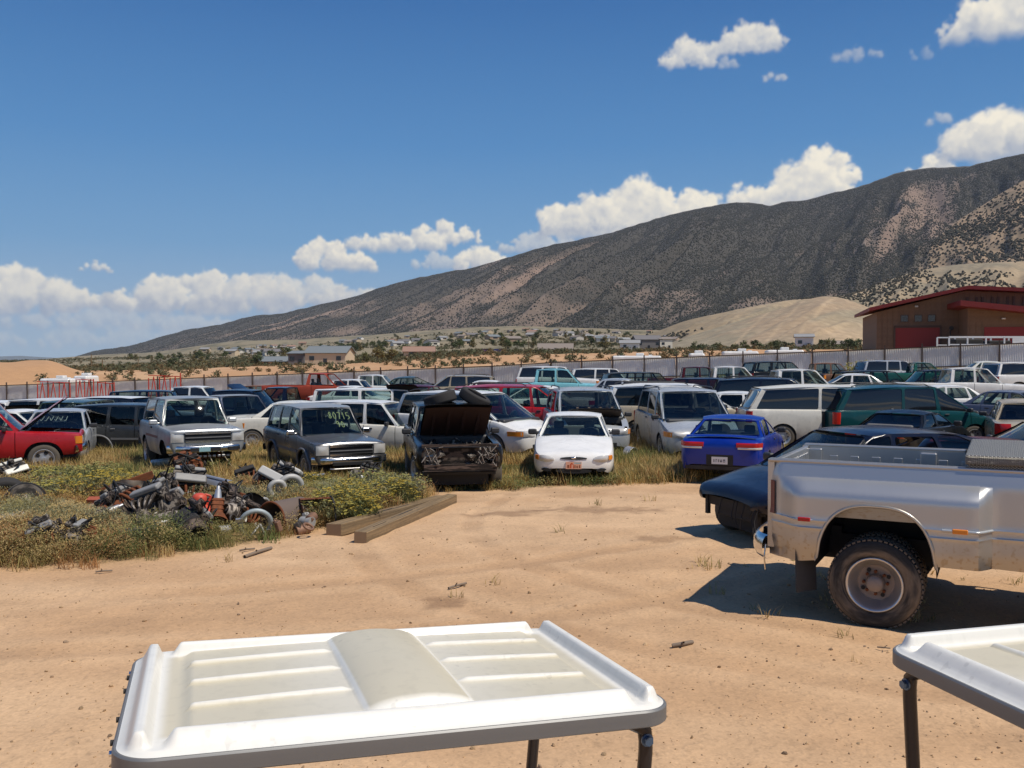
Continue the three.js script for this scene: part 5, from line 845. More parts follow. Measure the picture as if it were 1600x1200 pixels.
{ // silver two-door standing high on blocks
  const S = K.twoDoorSuv, hf = 1.02, w = 0.845; S.extra = (S) => lights(S, { head: [w - 0.32, w - 0.06, hf - 0.27, hf - 0.07], turn: null, tail: [w - 0.2, w - 0.04, 0.75, 1.0], grille: [w - 0.34, hf - 0.27, hf - 0.085], bumperF: [0.5, 0.68, 0.12], bumperR: [0.5, 0.66, 0.1] }).concat(chromeFace(S, hf, w), [['hood_lip', () => facePatch(S, 1, -w + 0.05, w - 0.05, hf - 0.07, hf - 0.015, { off: 0.03, n: 16 }), PAINTS.silver, 'hl'], ['bumper_hole', () => [-0.52, -0.14, 0.30].map((z) => facePatch(S, 1, z - 0.1, z + 0.1, 0.545, 0.625, { off: 0.135, n: 3 })), M.black, 'bh'], ['bumper_plate', () => facePatch(S, 1, -0.02, 0.22, 0.54, 0.64, { off: 0.138, n: 3 }), std([0.25, 0.42, 0.45], 0.5), 'bp'], ['valance', () => { const q = []; for (let i = 0; i < 9; i++) q.push(rbox(0.05, 0.05, 0.07, 0.01, S.X(0) + 0.03, 0.43, -0.42 + i * 0.1)); return q; }, M.steel, 'va'], ['front_axle', () => [cyl(0.07, 0.07, 1.3, 10, S.X(0.82), 0.3, 0, Math.PI / 2), ball(0.17, S.X(0.82), 0.3, 0.2), box(0.08, 0.1, 0.9, S.X(0.35), 0.38, 0)], M.rust, 'fa'], ['loose_wire', () => [tube([[S.X(0), 0.5, 0.55], [S.X(-0.05), 0.2, 0.5], [S.X(-0.1), -0.1, 0.42]], 0.012, 4), tube([[S.X(0), 0.5, -0.3], [S.X(-0.1), 0.15, -0.5], [S.X(-0.2), -0.2, -0.85]], 0.012, 4), tube([[S.X(0), 0.5, 0.0], [S.X(-0.08), 0.2, -0.1], [S.X(-0.1), -0.15, -0.12]], 0.012, 4)], std([0.5, 0.42, 0.28], 0.8), 'lw'], ['rust_band', () => [1, -1].map((sd) => sidePatch(S, 1.42, 3.1, 0.78, 0.84, sd, 0.003)), std([0.25, 0.13, 0.1], 0.8), 'rb']]);
  const p = place(294, 22.4, -0.2), c = makeCar(S, 'off_roader', 'silver two-door off-roader standing high on posts without front wheels', 'car', { pos: [p[0], p[1] + 0.3, p[2]], turn: deg(-60), tilt: [0.0, 0.02], paint: PAINTS.silverDull, wheels: { fR: 'none', fL: 'none', rR: 'steel', rL: 'steel' }, mirror: PAINTS.silver, lower: PAINTS.silverDull });
  const b = thing('support_post', 'rusty steel posts holding up the nose of the silver two-door off-roader', 'stand', at(330, 735, 20.9).setY(ground(atX(330, 20.9), 20.9) - 0.02).toArray(), 0.4);
  for (const [x, z] of [[-0.1, 0], [0.16, 0.1], [0.3, -0.1]]) part('post', box(0.09, 0.62, 0.09, x, 0.31, z), M.rust, b); part('plate', box(0.6, 0.03, 0.4, 0.1, 0.015, 0), M.rust, b);
}
makeCar(K.fourDoorSuv, 'off_roader', 'dark grey four-door off-roader side on, its rear wheel bare to the brake drum', 'car', { pos: place(232, 27.6, -0.22), turn: deg(-3), paint: PAINTS.darkGrey, glassS: M.tint, wheels: { rR: 'hub', rL: 'hub', fR: 'hub', fL: 'hub' }, handle: M.trimGrey });
makeCar(K.extCab, 'pickup', 'red pickup at the left edge with its hood raised edge on', 'pickup', { pos: place(-66, 22.4), turn: deg(23), paint: PAINTS.red, hoodUp: 0.72, wheelStyle: 'alloy', seed: 4 });
{ // dark off-roader, hood up, front stripped
  const S = K.stripped = suvKind('stripped', { L: 4.3, W: 1.76, H: 1.68, cowl: 1.42, hoodY: 0.97, noNose: true, hood: [0.07, 1.40] }); const hf = 0.97, w = 0.88, R = rng(6);
  S.extra = (S) => [['radiator', () => [box(0.06, 0.36, 0.78, S.X(0.10), 0.74, 0.02)], std([0.26, 0.225, 0.205], 0.85, 0.2, { map: greasyTex }), 'ra'], ['front_panel', () => [box(0.08, 0.06, 1.5, S.X(0.05), 0.95, 0), box(0.1, 0.13, 1.42, S.X(0.03), 0.53, 0), ...[-0.72, -0.44, 0.44, 0.72].map((z) => box(0.06, 0.44, 0.06, S.X(0.05), 0.74, z)), ...[-0.58, 0.58].map((z) => box(0.05, 0.05, 0.26, S.X(0.05), 0.72, z))], M.oldIron, 'fp'], ['headlight_bucket', () => [-0.6, 0.6].map((z) => mv(lathe([[0.12, 0.02], [0.11, 0.0], [0.07, -0.05], [0.02, -0.07]], 16), S.X(0.03), 0.78, z, 0, 0, -Math.PI / 2)), M.reflector, 'hb'], ['wiring', () => { const q = []; for (let i = 0; i < 16; i++) { const z = (i % 2 ? 1 : -1) * (0.42 + R() * 0.34); q.push(tube([[S.X(0.0), 0.55 + R() * 0.4, z], [S.X(-0.05), 0.5 + R() * 0.45, z + (R() - 0.5) * 0.3], [S.X(0.02), 0.5 + R() * 0.45, z + (R() - 0.5) * 0.3]], 0.010, 4, 6)); } return q; }, std([0.20, 0.175, 0.155], 0.7), 'wi'], ['bracket', () => { const q = []; for (let i = 0; i < 14; i++) q.push(rbox(0.05, 0.05 + R() * 0.12, 0.04 + R() * 0.1, 0.01, S.X(0.02 + R() * 0.06), 0.58 + R() * 0.38, (R() * 2 - 1) * 0.75, R(), R(), R())); return q; }, M.castAlu, 'bk'], ['tail_light', () => facePatch(S, -1, 0.7, 0.84, 0.7, 1.0), M.red, 'tl']];
  const c = makeCar(S, 'off_roader', 'black off-roader with raised hood and a bare rusty engine bay, front panels gone', 'car', { pos: place(701, 19.95), turn: deg(-80), paint: PAINTS.black, hoodUp: 0.60, hoodUnder: std([0.035, 0.016, 0.014], 0.8), steer: 0.12, glassS: M.glass, seed: 3 });
  const tp = c.t.localToWorld(new THREE.Vector3(-0.35, 1.76, 0.15));
  const wt = thing('spare_wheel', 'old tyre on its rim lying flat on the roof of the black off-roader', 'wheel', tp.toArray(), 0.3), p = wheelParts(0.36, 0.24, 'steel'); wt.rotation.x = Math.PI / 2 - 0.04; part('tyre', p.tyre, M.tyre, wt); part('rim', p.rim, M.dark, wt);
  const tp2 = c.t.localToWorld(new THREE.Vector3(-0.4, 1.77, -0.62)); const w2 = thing('spare_wheel', 'second worn tyre on the black off-roader roof, right of the other', 'wheel', tp2.toArray(), -0.5); w2.rotation.x = Math.PI / 2 + 0.10; part('tyre', p.tyre, M.tyre, w2); part('rim', p.rim, M.dark, w2);
}
{ // dark wreck behind the silver truck
  const S = sedanKind('wreck', { L: 4.9, W: 1.78, H: 1.46, cowl: 1.05, deck: 3.95, deckY: 1.27, noNose: true, hoodY: 0.74, axles: [0.66, 3.85], bottom: [[0, 0.52], [0.22, 0.46], [1.1, 0.24], [4.1, 0.26], [4.6, 0.3], [4.9, 0.4]], arTop: 1 });
  const R = rng(15); S.extra = (S) => [['tail_light', () => [1, -1].map((sd) => [sidePatch(S, S.L - 0.70, S.L - 0.06, 1.07, 1.19, sd, 0.012), facePatch(S, -1, sd * 0.5, sd * 0.82, 1.0, 1.12)]), M.redBright, 'tl'], ['crash_bar', () => [box(0.08, 0.12, 1.3, S.X(0.14), 0.5, 0), box(0.05, 0.3, 0.06, S.X(0.1), 0.45, 0.6), box(0.05, 0.3, 0.06, S.X(0.1), 0.45, -0.6), rbox(0.12, 0.3, 0.9, 0.03, S.X(0.22), 0.46, 0)], M.dark, 'cb'], ['wiring', () => { const q = []; for (let i = 0; i < 9; i++) { const z = (R() * 2 - 1) * 0.75; q.push(tube([[S.X(0.05), 0.6, z], [S.X(-0.02), 0.4, z + (R() - 0.5) * 0.1], [S.X(-0.03), 0.12 + R() * 0.3, z + (R() - 0.5) * 0.2]], 0.009, 4, 6)); } return q; }, M.dark, 'wi'], ['bolt_tab', () => [0, 1, 2, 3].map((i) => rbox(0.05, 0.04, 0.05, 0.01, S.X(0.1 + 0.2 * i), 0.66, 0.72 - 0.03 * i)), M.castAlu, 'bt'], ['dent', () => [1].map((sd) => [ball(0.16, S.X(3.95), 0.95, sd * 0.85, 1.5, 0.6, 0.28), ball(0.13, S.X(3.55), 0.9, sd * 0.865, 1.3, 0.8, 0.25)]), PAINTS.maroon, 'de']];
  makeCar(S, 'sedan', 'dark wrecked sedan with its front end stripped, behind the silver truck bed', 'car', { pos: place(1372, 12.95), turn: deg(-161), paint: PAINTS.navy, trunkPaint: PAINTS.maroon, without: ['w1L'], wheels: { rL: 'steel', rR: 'steel' }, glassS: M.glass, glassF: M.glass, rim: M.dark });
}
makeCar(K.sedan, 'sedan', 'slate-blue sedan with black cabin cut by the right edge, hood behind the truck bed', 'car', { pos: place(1655, 17.2), turn: deg(172), paint: PAINTS.slate, cabPaint: PAINTS.black });
// second row
const car = (k, name, label, px, d, turn, o = {}) => makeCar(K[k], name, label, o.cat ?? (k.includes('ickup') || k === 'extCab' ? 'pickup' : k.startsWith('mini') ? 'minivan' : k === 'fullVan' ? 'van' : 'car'), { pos: place(px, d, o.dy ?? 0), turn: deg(turn), far: d > 31, ...o });
const P = PAINTS;
car('suv', 'off_roader', 'white estate-like off-roader with roof rack behind the grey off-roader with numbers', 588, 26.6, -14, { dy: -0.2, paint: P.white, glassS: M.tint, lower: P.cream });
car('minivan', 'minivan', 'white minivan half hidden behind the raised hood of the black off-roader', 742, 25.6, -38, { paint: P.white, glassS: M.tint });
car('minivan', 'minivan', 'red minivan between the black off-roader and the white sedan, seen side on', 818, 29.2, -8, { paint: P.red, glassS: M.glass });
car('minivan', 'minivan', 'silver minivan with raised hood directly behind the small white sedan', 912, 25.8, -86, { paint: P.silver, hoodUp: 0.62, glassS: M.tint, hoodUnder: std([0.10, 0.075, 0.06], 0.9), seed: 9 });
car('minivan', 'minivan', 'beige minivan side on with its sliding door open, right of the hood-up silver minivan', 1058, 28.4, 2, { paint: P.white, lower: P.champagne, glassS: M.tint, without: ['door1R', 'w1R'] });
car('minivanLong', 'minivan', 'silver minivan with roof rails and dark windscreen behind the blue coupe', 1068, 24.8, -88, { paint: P.silver, glassS: M.tint, glassF: M.glass, wheelStyle: 'steel' });
car('sedan', 'sedan', 'white sedan roof showing between the silver minivan and the white minivan', 1158, 29.5, -14, { paint: P.white, glassS: M.tint });
car('minivanLong', 'minivan', 'white minivan with open sliding door behind the blue coupe roof', 1298, 26.6, -4, { paint: P.cream, glassS: M.limo, without: ['door1R'], rack: false });
car('minivanLong', 'minivan', 'dark teal minivan with sun glinting on its side glass', 1412, 26.4, 8, { paint: P.teal, glassS: M.limo, lamp: { tailM: M.redBright } });
{
  const S = sedanKind('roundTail', { L: 4.3, W: 1.74, H: 1.27, deck: 3.5, cowl: 1.3, belt: 0.9, deckY: 0.95, hoodY: 0.66, pillars: [[1.25, 0.88, 2.0, 1.22, 0.05], [2.5, 0.9, 2.5, 1.25, 0.1], [3.5, 0.93, 2.9, 1.21, 0.14]], doors: [[1.4, 2.55]] });
  S.extra = (S) => [1, -1].flatMap((sd) => [['tail_light', () => facePatch(S, -1, sd * 0.46, sd * 0.83, 0.71, 0.87, { ...lensShape(0.35, 0), n: 14, bulge: 0.03 }), M.redBright, 't' + sd], ['reverse_light', () => facePatch(S, -1, sd * 0.36, sd * 0.45, 0.73, 0.81, { n: 4 }), M.lens, 'v' + sd]]);
  makeCar(S, 'coupe', 'black two-door coupe with bright red round tail lights before the teal minivan', 'car', { pos: place(1424, 23.2), turn: deg(46), paint: P.black, glassS: M.tint });
}
{
  const S = sedanKind('tanTail', { L: 4.75, W: 1.80, H: 1.44 });
  S.extra = (S) => lights(S, { tail: [0.52, 0.86, 0.66, 0.93], plate: [0.74, 0.86, M.dark, -1] }).concat([['trunk_badge', () => [facePatch(S, -1, -0.3, 0.3, 0.88, 0.90, { off: 0.014 })], M.dark, 'tb']]);
  makeCar(S, 'sedan', 'tan sedan seen from behind at the right edge with red tail light', 'car', { pos: place(1604, 24.2, 0.05), turn: deg(66), paint: P.tan, glassS: M.tint, trunkPaint: P.champagne });
}
car('sedan', 'sedan', 'dark blue sedan nose behind the tan sedan at the right edge', 1588, 30, -50, { paint: P.slate, glassS: M.glass });
car('sedan', 'sedan', 'white sedan with its hood up behind the teal minivan', 1470, 34, 176, { paint: P.white, hoodUp: 0.5, hoodUnder: P.white });
car('minivan', 'minivan', 'dark navy minivan roof left of the white minivan with open door', 1212, 34, -10, { paint: P.navy, glassS: M.limo });
{
  const c = car('suv', 'off_roader', 'dark navy off-roader with its tailgate raised behind the silver minivan with rails', 1072, 35.5, 168, { paint: P.navy, without: ['rear_window'] }), S = c.S;
  part('tailgate', [grid(8, 6, (u, v) => [S.X(S.L - 0.24) - 1.05 * u, 1.66 + 0.16 * Math.sin(u * 2.2), (v - 0.5) * 1.4])], P.navy, c.t); part('strut', [rod([S.X(S.L - 0.1), 1.1, 0.6], [S.X(S.L) - 0.55, 1.8, 0.6], 0.02), rod([S.X(S.L - 0.1), 1.1, -0.6], [S.X(S.L) - 0.55, 1.8, -0.6], 0.02)], M.dark, c.t);
}
car('sedan', 'sedan', 'white car with a raised maroon hood, mid row left of the white crew pickup', 1150, 38, -95, { paint: P.white, hoodPaint: P.maroon, hoodUp: 0.9, hoodUnder: std([0.09, 0.012, 0.014], 0.7) });
car('extCab', 'pickup', 'white pickup cab with red bed against the fence, behind the raised maroon hood', 1136, 47, -4, { paint: P.white, lower: P.maroon, dy: 0.25 });
car('extCab', 'pickup', 'white extended-cab pickup above the white minivan with open door', 1238, 38, -2, { paint: P.white, dy: 0.2 });
car('jeepy', 'off_roader', 'black off-roader with roof basket by the fence, left of the yellow-green bush', 1222, 50, 12, { paint: P.black, dy: 0.45 });
car('extCab', 'pickup', 'rust-red pickup wreck by the fence behind the white extended-cab pickup', 1288, 55, -6, { paint: P.brownRust, dy: 0.1, without: ['windshield'] });
car('extCab', 'pickup', 'white crew pickup with open windows near the right edge', 1506, 41, -8, { paint: P.white, without: ['w0R', 'w0L'], dy: 0.1 });
car('suv', 'off_roader', 'white off-roader highest at the right edge by the fence', 1612, 46, 6, { paint: P.white, glassS: M.limo, dy: 0.1 });
car('sedan', 'sedan', 'cream sedan roof between the white crew pickup and the fence', 1548, 50, -10, { paint: P.cream, dy: 0.35 });
car('pickup', 'pickup', 'green pickup cab by the fence among dark wrecks', 1432, 52, -8, { paint: P.green, dy: 0.1 });
car('suv', 'off_roader', 'black off-roader wreck left of the green pickup cab', 1376, 46, 4, { paint: P.black, without: ['windshield', 'rear_window'], dy: -0.1 });
car('suv', 'off_roader', 'dark navy off-roader between the green cab and the white crew pickup', 1452, 45, 175, { paint: P.navy, dy: -0.1 });
car('suv', 'off_roader', 'white and dark off-roader by the fence right of the light blue pickup', 950, 55, 2, { paint: P.white, lower: P.navy, glassS: M.limo, dy: 0.3 });
car('extCab', 'pickup', 'light blue pickup in the middle by the fence', 862, 45, -3, { paint: P.lightBlue, dy: 0.35 });
car('suv', 'off_roader', 'white off-roader with black windows behind the light blue pickup', 872, 53, -6, { paint: P.white, glassS: M.limo, dy: 0.5 });
car('sedan', 'sedan', 'white sedan with white hood raised, left of the light blue pickup', 838, 36, 172, { paint: P.white, hoodUp: 0.75, hoodUnder: P.white, dy: 0.1 });
car('sedan', 'sedan', 'maroon sedan with its hood raised left of the black off-roader hood', 654, 39, -105, { paint: P.maroon, hoodUp: 0.8, hoodUnder: M.black, dy: 0.3 });
car('sedanLow', 'sedan', 'white sedan with red tail lamp below the maroon raised hood', 688, 33, 10, { paint: P.white, lamp: { tailM: M.redBright } });
car('sedan', 'sedan', 'crushed dark green car by the fence with a yellow fender beside it', 640, 57, -8, { paint: P.greenDark, dy: 0.65, tilt: [0.05, 0.04], without: ['windshield', 'hood'] });
car('fullVan', 'van', 'white box van with one side window behind the white off-roader', 588, 38, 4, { paint: P.white, dy: -0.35, glassS: M.glass });
car('extCab', 'pickup', 'white pickup nearest the fence, left of the crushed green car', 582, 57, -5, { paint: P.white, dy: 0.55 });
car('extCab', 'pickup', 'white pickup with dark windows, second from the fence left of the box van', 545, 51, -8, { paint: P.white, dy: 0.3, glassS: M.limo });
car('sedanLow', 'sedan', 'white sedan roof in front of the two white pickups by the fence', 556, 44, -10, { paint: P.white, dy: 0.35 });
car('pickup', 'pickup', 'orange-red stripped pickup shell mid row on the left', 498, 45, -8, { paint: P.rustRed, without: ['windshield', 'rear_window', 'w0R', 'w0L', 'hood'], dy: 0.75 });
car('pickup', 'pickup', 'blue-black pickup with hood raised before the orange-red shell', 446, 38, 172, { paint: P.navy, hoodUp: 0.65, hoodUnder: P.sky, dy: 0.2 });
car('extCab', 'pickup', 'brown flat-sided truck bed by the fence left of the orange-red shell', 402, 52, -6, { paint: P.brownRust, dy: 0.2 });
car('sedan', 'sedan', 'cream sedan with red tail light left of the numbered grey off-roader', 470, 28.6, 6, { paint: P.cream, lamp: { tailM: M.redBright }, glassS: M.tint });
car('pickup', 'pickup', 'slate grey pickup with faded hood between the silver and the grey off-roaders', 362, 30, -48, { paint: P.silverDull, cabPaint: P.slate, glassS: M.glass });
car('extCab', 'pickup', 'dark navy pickup behind the slate grey pickup', 372, 35, -6, { paint: P.navy, glassS: M.limo, dy: 0.1 });
car('suv', 'off_roader', 'white off-roader with thick pillars behind the grey sedan with chalked screen', 112, 34, -8, { paint: P.white, glassS: M.tint });
car('pickup', 'pickup', 'rusty brown pickup bed between the white off-roader and the navy hatchback', 172, 37, 174, { paint: P.brownRust, roofPaint: P.darkGrey, cabPaint: P.darkGrey, dy: 0.1 });
car('suv', 'off_roader', 'navy off-roader with white roof load behind the dark grey off-roader', 204, 36, -10, { paint: P.navy, roofPaint: P.white, glassS: M.limo });
car('sedanLow', 'sedan', 'white sedan roof just above the dark grey off-roader', 196, 33, -90, { paint: P.white, glassS: M.tint });
car('extCab', 'pickup', 'white pickup cab highest at the left edge', -6, 36, -4, { paint: P.white, glassS: M.limo });
car('sedan', 'sedan', 'black sedan with its hood raised by the left edge', 52, 32.5, -68, { paint: P.black, hoodUp: 0.95, hoodUnder: M.dark, seed: 8 });
car('sedanLow', 'sedan', 'white sedan behind the red pickup at the left edge', 36, 27.8, -12, { paint: P.white, glassS: M.tint });
car('suv', 'off_roader', 'dark green-grey off-roader roof behind the sedan with chalked screen', 106, 30.5, -88, { paint: P.greenDark, glassS: M.glass, dy: -0.1 });
{
  const c = car('sedan', 'sedan', 'pale grey sedan facing the camera with white chalk on its windscreen', 94, 26.2, -72, { paint: P.silver, glassS: M.tint }), m = c.C.panels.f.map, q = [], R = rng(3);
  for (let i = 0; i < 6; i++) { const u = 0.3 + i * 0.09; q.push(tube([m(u, 0.8, 0.004).toArray(), m(u + 0.03, 0.6, 0.004).toArray(), m(u + 0.06, 0.75 - 0.2 * R(), 0.004).toArray()], 0.011, 4)); } part('chalk_number', q, M.lens, c.t);
}

car('suv', 'off_roader', 'black off-roader between the beige minivan and the fence', 1012, 46, 8, { paint: P.black, dy: 0.1 });
car('sedan', 'sedan', 'white sedan behind the red minivan, near the fence', 768, 46, -6, { paint: P.white, glassS: M.limo, dy: 0.3 });
car('minivan', 'minivan', 'tan minivan by the fence left of the tyres on the black off-roader', 716, 55, 175, { paint: P.tan, dy: 0.3, glassS: M.limo });
car('extCab', 'pickup', 'white pickup behind the silver two-door off-roader near the racks', 300, 44, -4, { paint: P.white, glassS: M.limo, dy: 0.3 });
car('suv', 'off_roader', 'dark off-roader behind the posts-propped silver off-roader, left of the white pickup', 254, 42, 10, { paint: P.navy, dy: 0.2 });
car('sedan', 'sedan', 'white sedan with a dark hood raised behind the white minivan with open door', 1330, 42, 170, { paint: P.white, hoodPaint: P.black, hoodUp: 0.7, dy: 0.2 });
car('suv', 'off_roader', 'silver off-roader by the fence above the teal minivan', 1398, 57, 4, { paint: P.silver, glassS: M.limo, dy: 0.1 });
car('sedan', 'sedan', 'silver sedan roof between the light blue pickup and the beige minivan', 972, 39, -12, { paint: P.silver, glassS: M.limo, dy: 0.2 });
car('extCab', 'pickup', 'maroon pickup by the fence above the silver minivan with roof rails', 1086, 54, -6, { paint: P.maroon, dy: 0.2 });
// ------------------------------------------------------------------ silver dual-wheel pickup, its long bed towards the camera
{
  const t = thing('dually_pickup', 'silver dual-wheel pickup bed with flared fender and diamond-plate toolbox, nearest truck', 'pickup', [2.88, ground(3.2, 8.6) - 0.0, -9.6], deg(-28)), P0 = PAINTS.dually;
  M.dish = std([0.62, 0.60, 0.57], 0.3, 0.75);
  M.hubBrown = std([0.30, 0.245, 0.21], 0.6, 0.4, { map: dustTex });
  const LB = 2.55, AX = 0.98, RT = 1.43, HB = 0.995;
  const arch = (s) => { const q = Math.abs(s - AX) / 0.50; return q < 1 ? 0.40 + 0.69 * Math.pow(1 - Math.pow(q, 2.7), 1 / 2.7) : 0; };
  const bot = (s) => Math.max(0.60 - 0.08 * ss(0.9, 0.1, s) - 0.02 * ss(1.5, 2.5, s), arch(s));
  const zSide = (s, y) => {
    let z = HB - 0.045 * Math.pow(ss(1.22, RT, y), 2) - 0.05 * ss(0.72, 0.5, y) - 0.10 * Math.pow(1 - ss(0, 0.16, s), 2);
    const fy = Math.sqrt(Math.max(0, 1 - Math.pow(ss(1.09, 1.295, y), 2))) * 0.85 + 0.15 * ss(1.295, 1.15, y), fs = ss(0.10, 0.34, s) * Math.pow(1 - ss(1.78, 1.91, s), 0.7);
    z += 0.185 * fy * fs * (y > 1.295 ? 0 : 1);
    for (const l of [0.925, 0.855]) z += 0.010 * Math.exp(-Math.pow((y - l) / 0.011, 2)) * (s < 2.4 ? 1 : 1);
    return z;
  };
  const cols = []; for (let s = 0; s <= LB + 1e-6; s += 0.05) cols.push(s); for (let k = 0; k <= 20; k++) { const s = AX - 0.50 * Math.cos(Math.PI * k / 20) * 0.9995; cols.push(s); } cols.push(AX - 0.502, AX + 0.502, 0.02, 0.12, 1.80, 1.83, 1.86, 1.90); cols.sort((a, b) => a - b);
  const rowsY = [0, .03, .08, .15, .22, .3, .38, .46]; const fixed = [0.84, 0.848, 0.855, 0.862, 0.87, 0.91, 0.918, 0.925, 0.932, 0.94, 0.98, 1.02, 1.06, 1.09, 1.11, 1.13, 1.15, 1.17, 1.19, 1.21, 1.23, 1.25, 1.265, 1.28, 1.29, 1.295, 1.31, 1.34, 1.38, 1.41, RT];
  const column = (s) => { const b = bot(s), top = []; const n = rowsY.length + fixed.length; if (b < 0.82) return [...rowsY.map((q) => lerp(b, 0.835, q / 0.5)), ...fixed]; const f = fixed.filter((y) => y > b + 0.002), m = n - f.length; for (let i = 0; i < m; i++) top.push(lerp(b, f[0], i / m)); return [...top, ...f]; };
  const C = cols.map((s) => column(s).map((y) => [s, y, zSide(s, y)])), nr = rowsY.length + fixed.length;
  for (const sd of [1, -1]) {
    const p = [], uv = [], ix = []; C.forEach((c) => c.forEach((q) => { p.push(q[0], q[1], sd * q[2]); uv.push(q[0] * 0.6, q[1] * 0.6); }));
    for (let i = 0; i < C.length - 1; i++) for (let j = 0; j < nr - 1; j++) { const a = i * nr + j, b = a + nr; ix.push(a, b, b + 1, a, b + 1, a + 1); }
    const g = new THREE.BufferGeometry(); g.setAttribute('position', new THREE.Float32BufferAttribute(p, 3)); g.setAttribute('uv', new THREE.Float32BufferAttribute(uv, 2)); g.setIndex(ix); g.computeVertexNormals();
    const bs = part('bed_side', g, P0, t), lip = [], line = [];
    for (let k = 0; k <= 24; k++) { const s = AX - 0.52 * Math.cos(Math.PI * k / 24) * 0.98, y = Math.max(arch(clamp(s, AX - 0.499, AX + 0.499)), 0.56); lip.push([s, y + 0.0, sd * (zSide(s, Math.max(y, 0.6)) - 0.004)]); line.push([AX + (s - AX) * 1.10, y + 0.05, sd * (zSide(s, y + 0.05) + 0.002)]); }
    part('arch_lip', tube(lip, 0.017, 5, 40), P0, bs);
    part('wheelhouse', [grid(24, 1, (u, v) => { const q = -Math.cos(Math.PI * u), s = AX + 0.505 * q; return [s, Math.max(0.45, arch(clamp(s, AX - 0.499, AX + 0.499)) + 0.004), sd * lerp(0.3, zSide(s, 0.95) - 0.006, v)]; }), box(1.3, 0.7, 0.03, AX, 0.78, sd * 0.3)], M.black, t);
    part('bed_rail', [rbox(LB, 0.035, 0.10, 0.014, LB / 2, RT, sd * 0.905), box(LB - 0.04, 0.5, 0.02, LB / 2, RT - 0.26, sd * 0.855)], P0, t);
    const pk = []; for (const x of [0.12, 1.28, 2.42]) pk.push(rbox(0.16, 0.42, 0.05, 0.015, x, RT - 0.24, sd * 0.83)); part('stake_pocket', pk[0], P0, t); part('stake_pocket', pk[1], P0, t);
    const ln = []; for (let i = 0; i <= 20; i++) { const s = lerp(0.14, AX - 0.525, i / 20); ln.push([s, 0.925, sd * (zSide(s, 0.95) + 0.004)]); } const ln2 = ln.map(([x, y, z], i) => { const s = lerp(AX + 0.54, 1.9, i / 20); return [s, 0.925, sd * (zSide(s, 0.95) + 0.005)]; });
    part('side_moulding', [tube(ln, 0.010, 5), tube(ln2, 0.014, 5)], sd > 0 ? M.trimGrey : M.trimGrey, bs); bs.children.at(-1).material = PAINTS.silver;
    part('marker_light', rbox(0.11, 0.036, 0.03, 0.008, 0.38, 0.93, sd * (zSide(0.38, 0.95) + 0.010)), M.red, t); part('marker_light', rbox(0.12, 0.04, 0.03, 0.008, 1.66, 0.925, sd * (zSide(1.66, 0.95) + 0.012)), M.amber, t);
    part('tail_light', grid(4, 6, (u, v) => { const y = lerp(0.93, 1.24, v), s = lerp(0.0, 0.075, u); return [s - 0.006, y, sd * (zSide(s, y) + 0.008)]; }), std([0.17, 0.055, 0.045], 0.4), t);
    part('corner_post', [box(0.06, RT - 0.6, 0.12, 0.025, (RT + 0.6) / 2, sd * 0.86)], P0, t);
    const fl = part('mud_flap', grid(2, 10, (u, v) => [AX - 0.49 - 0.15 * u - 0.05 * v - 0.02 * Math.sin(v * 4), lerp(0.95, 0.24, v), sd * lerp(0.95, 1.16 - 0.02 * v, u)]), std([0.06, 0.06, 0.062], 0.6), t);
    // dual wheels: a deep dished outer wheel and its inner twin
    const Rr = 0.39, tw = 0.225, r = 0.232, h = tw / 2;
    for (const [zi, outer] of [[1.05, true], [0.76, false]]) {
      const w = kids('wheel', t); w.position.set(AX, Rr, sd * zi); w.rotation.y = sd < 0 ? Math.PI : 0;
      part('tyre', lathe([[r, -h * 0.9], [r + 0.025, -h], [Rr * 0.86, -h * 1.06], [Rr * 0.965, -h * 0.9], [Rr, -h * 0.66], [Rr, h * 0.66], [Rr * 0.965, h * 0.9], [Rr * 0.86, h * 1.06], [r + 0.045, h * 1.02], [r + 0.03, h * 0.93], [r, h * 0.8]], 44).rotateX(Math.PI / 2), std([1, 1, 1], 0.92, 0, { map: tyreTex }), w);
      const tread = []; for (let k = 0; k < 54; k++) for (const q of [-1, 0, 1]) { const a = (k + (q ? 0.5 : 0)) / 54 * 6.2832; tread.push(mv(box(0.014, 0.030, 0.058, 0, 0, 0), Rr + 0.002, 0, q * 0.064).applyMatrix4(new THREE.Matrix4().makeRotationZ(a))); }
      const tr = part('tread_blocks', tread, std([0.13, 0.105, 0.08], 0.95), w); tr.userData.kind = 'stuff';
      if (!outer) continue;
      part('rim', lathe([[r + 0.004, h * 0.86], [r + 0.012, h * 0.98], [r, h * 1.02], [r - 0.012, h * 0.92], [r - 0.03, h * 0.62], [0.165, -h * 0.1], [0.150, -h * 0.2]], 40).rotateX(Math.PI / 2), M.dish, w);
      part('wheel_disc', lathe([[0.156, -h * 0.16], [0.13, -h * 0.2], [0.11, -h * 0.2], [0.001, -h * 0.2]], 36).rotateX(Math.PI / 2), M.hubBrown, w); const hl = []; for (let k = 0; k < 4; k++) { const a = k * Math.PI / 2 + 0.5; hl.push(cyl(0.018, 0.018, 0.012, 12, Math.cos(a) * 0.122, Math.sin(a) * 0.122, -h * 0.08, Math.PI / 2)); } hl.forEach((g) => part('hand_hole', g, M.black, w));
      part('hub', [cyl(0.070, 0.080, 0.12, 24, 0, 0, h * 0.2, Math.PI / 2), ball(0.068, 0, 0, h * 0.72, 1, 1, 0.3)], M.hubBrown, w);
      for (let k = 0; k < 8; k++) { const a = k / 8 * 6.283; part('lug_nut', cyl(0.014, 0.014, 0.035, 6, Math.cos(a) * 0.100, Math.sin(a) * 0.100, h * 0.05, Math.PI / 2), M.rust, w); }
    }
  }
  const inner = [], ribsM = PAINTS.silver;
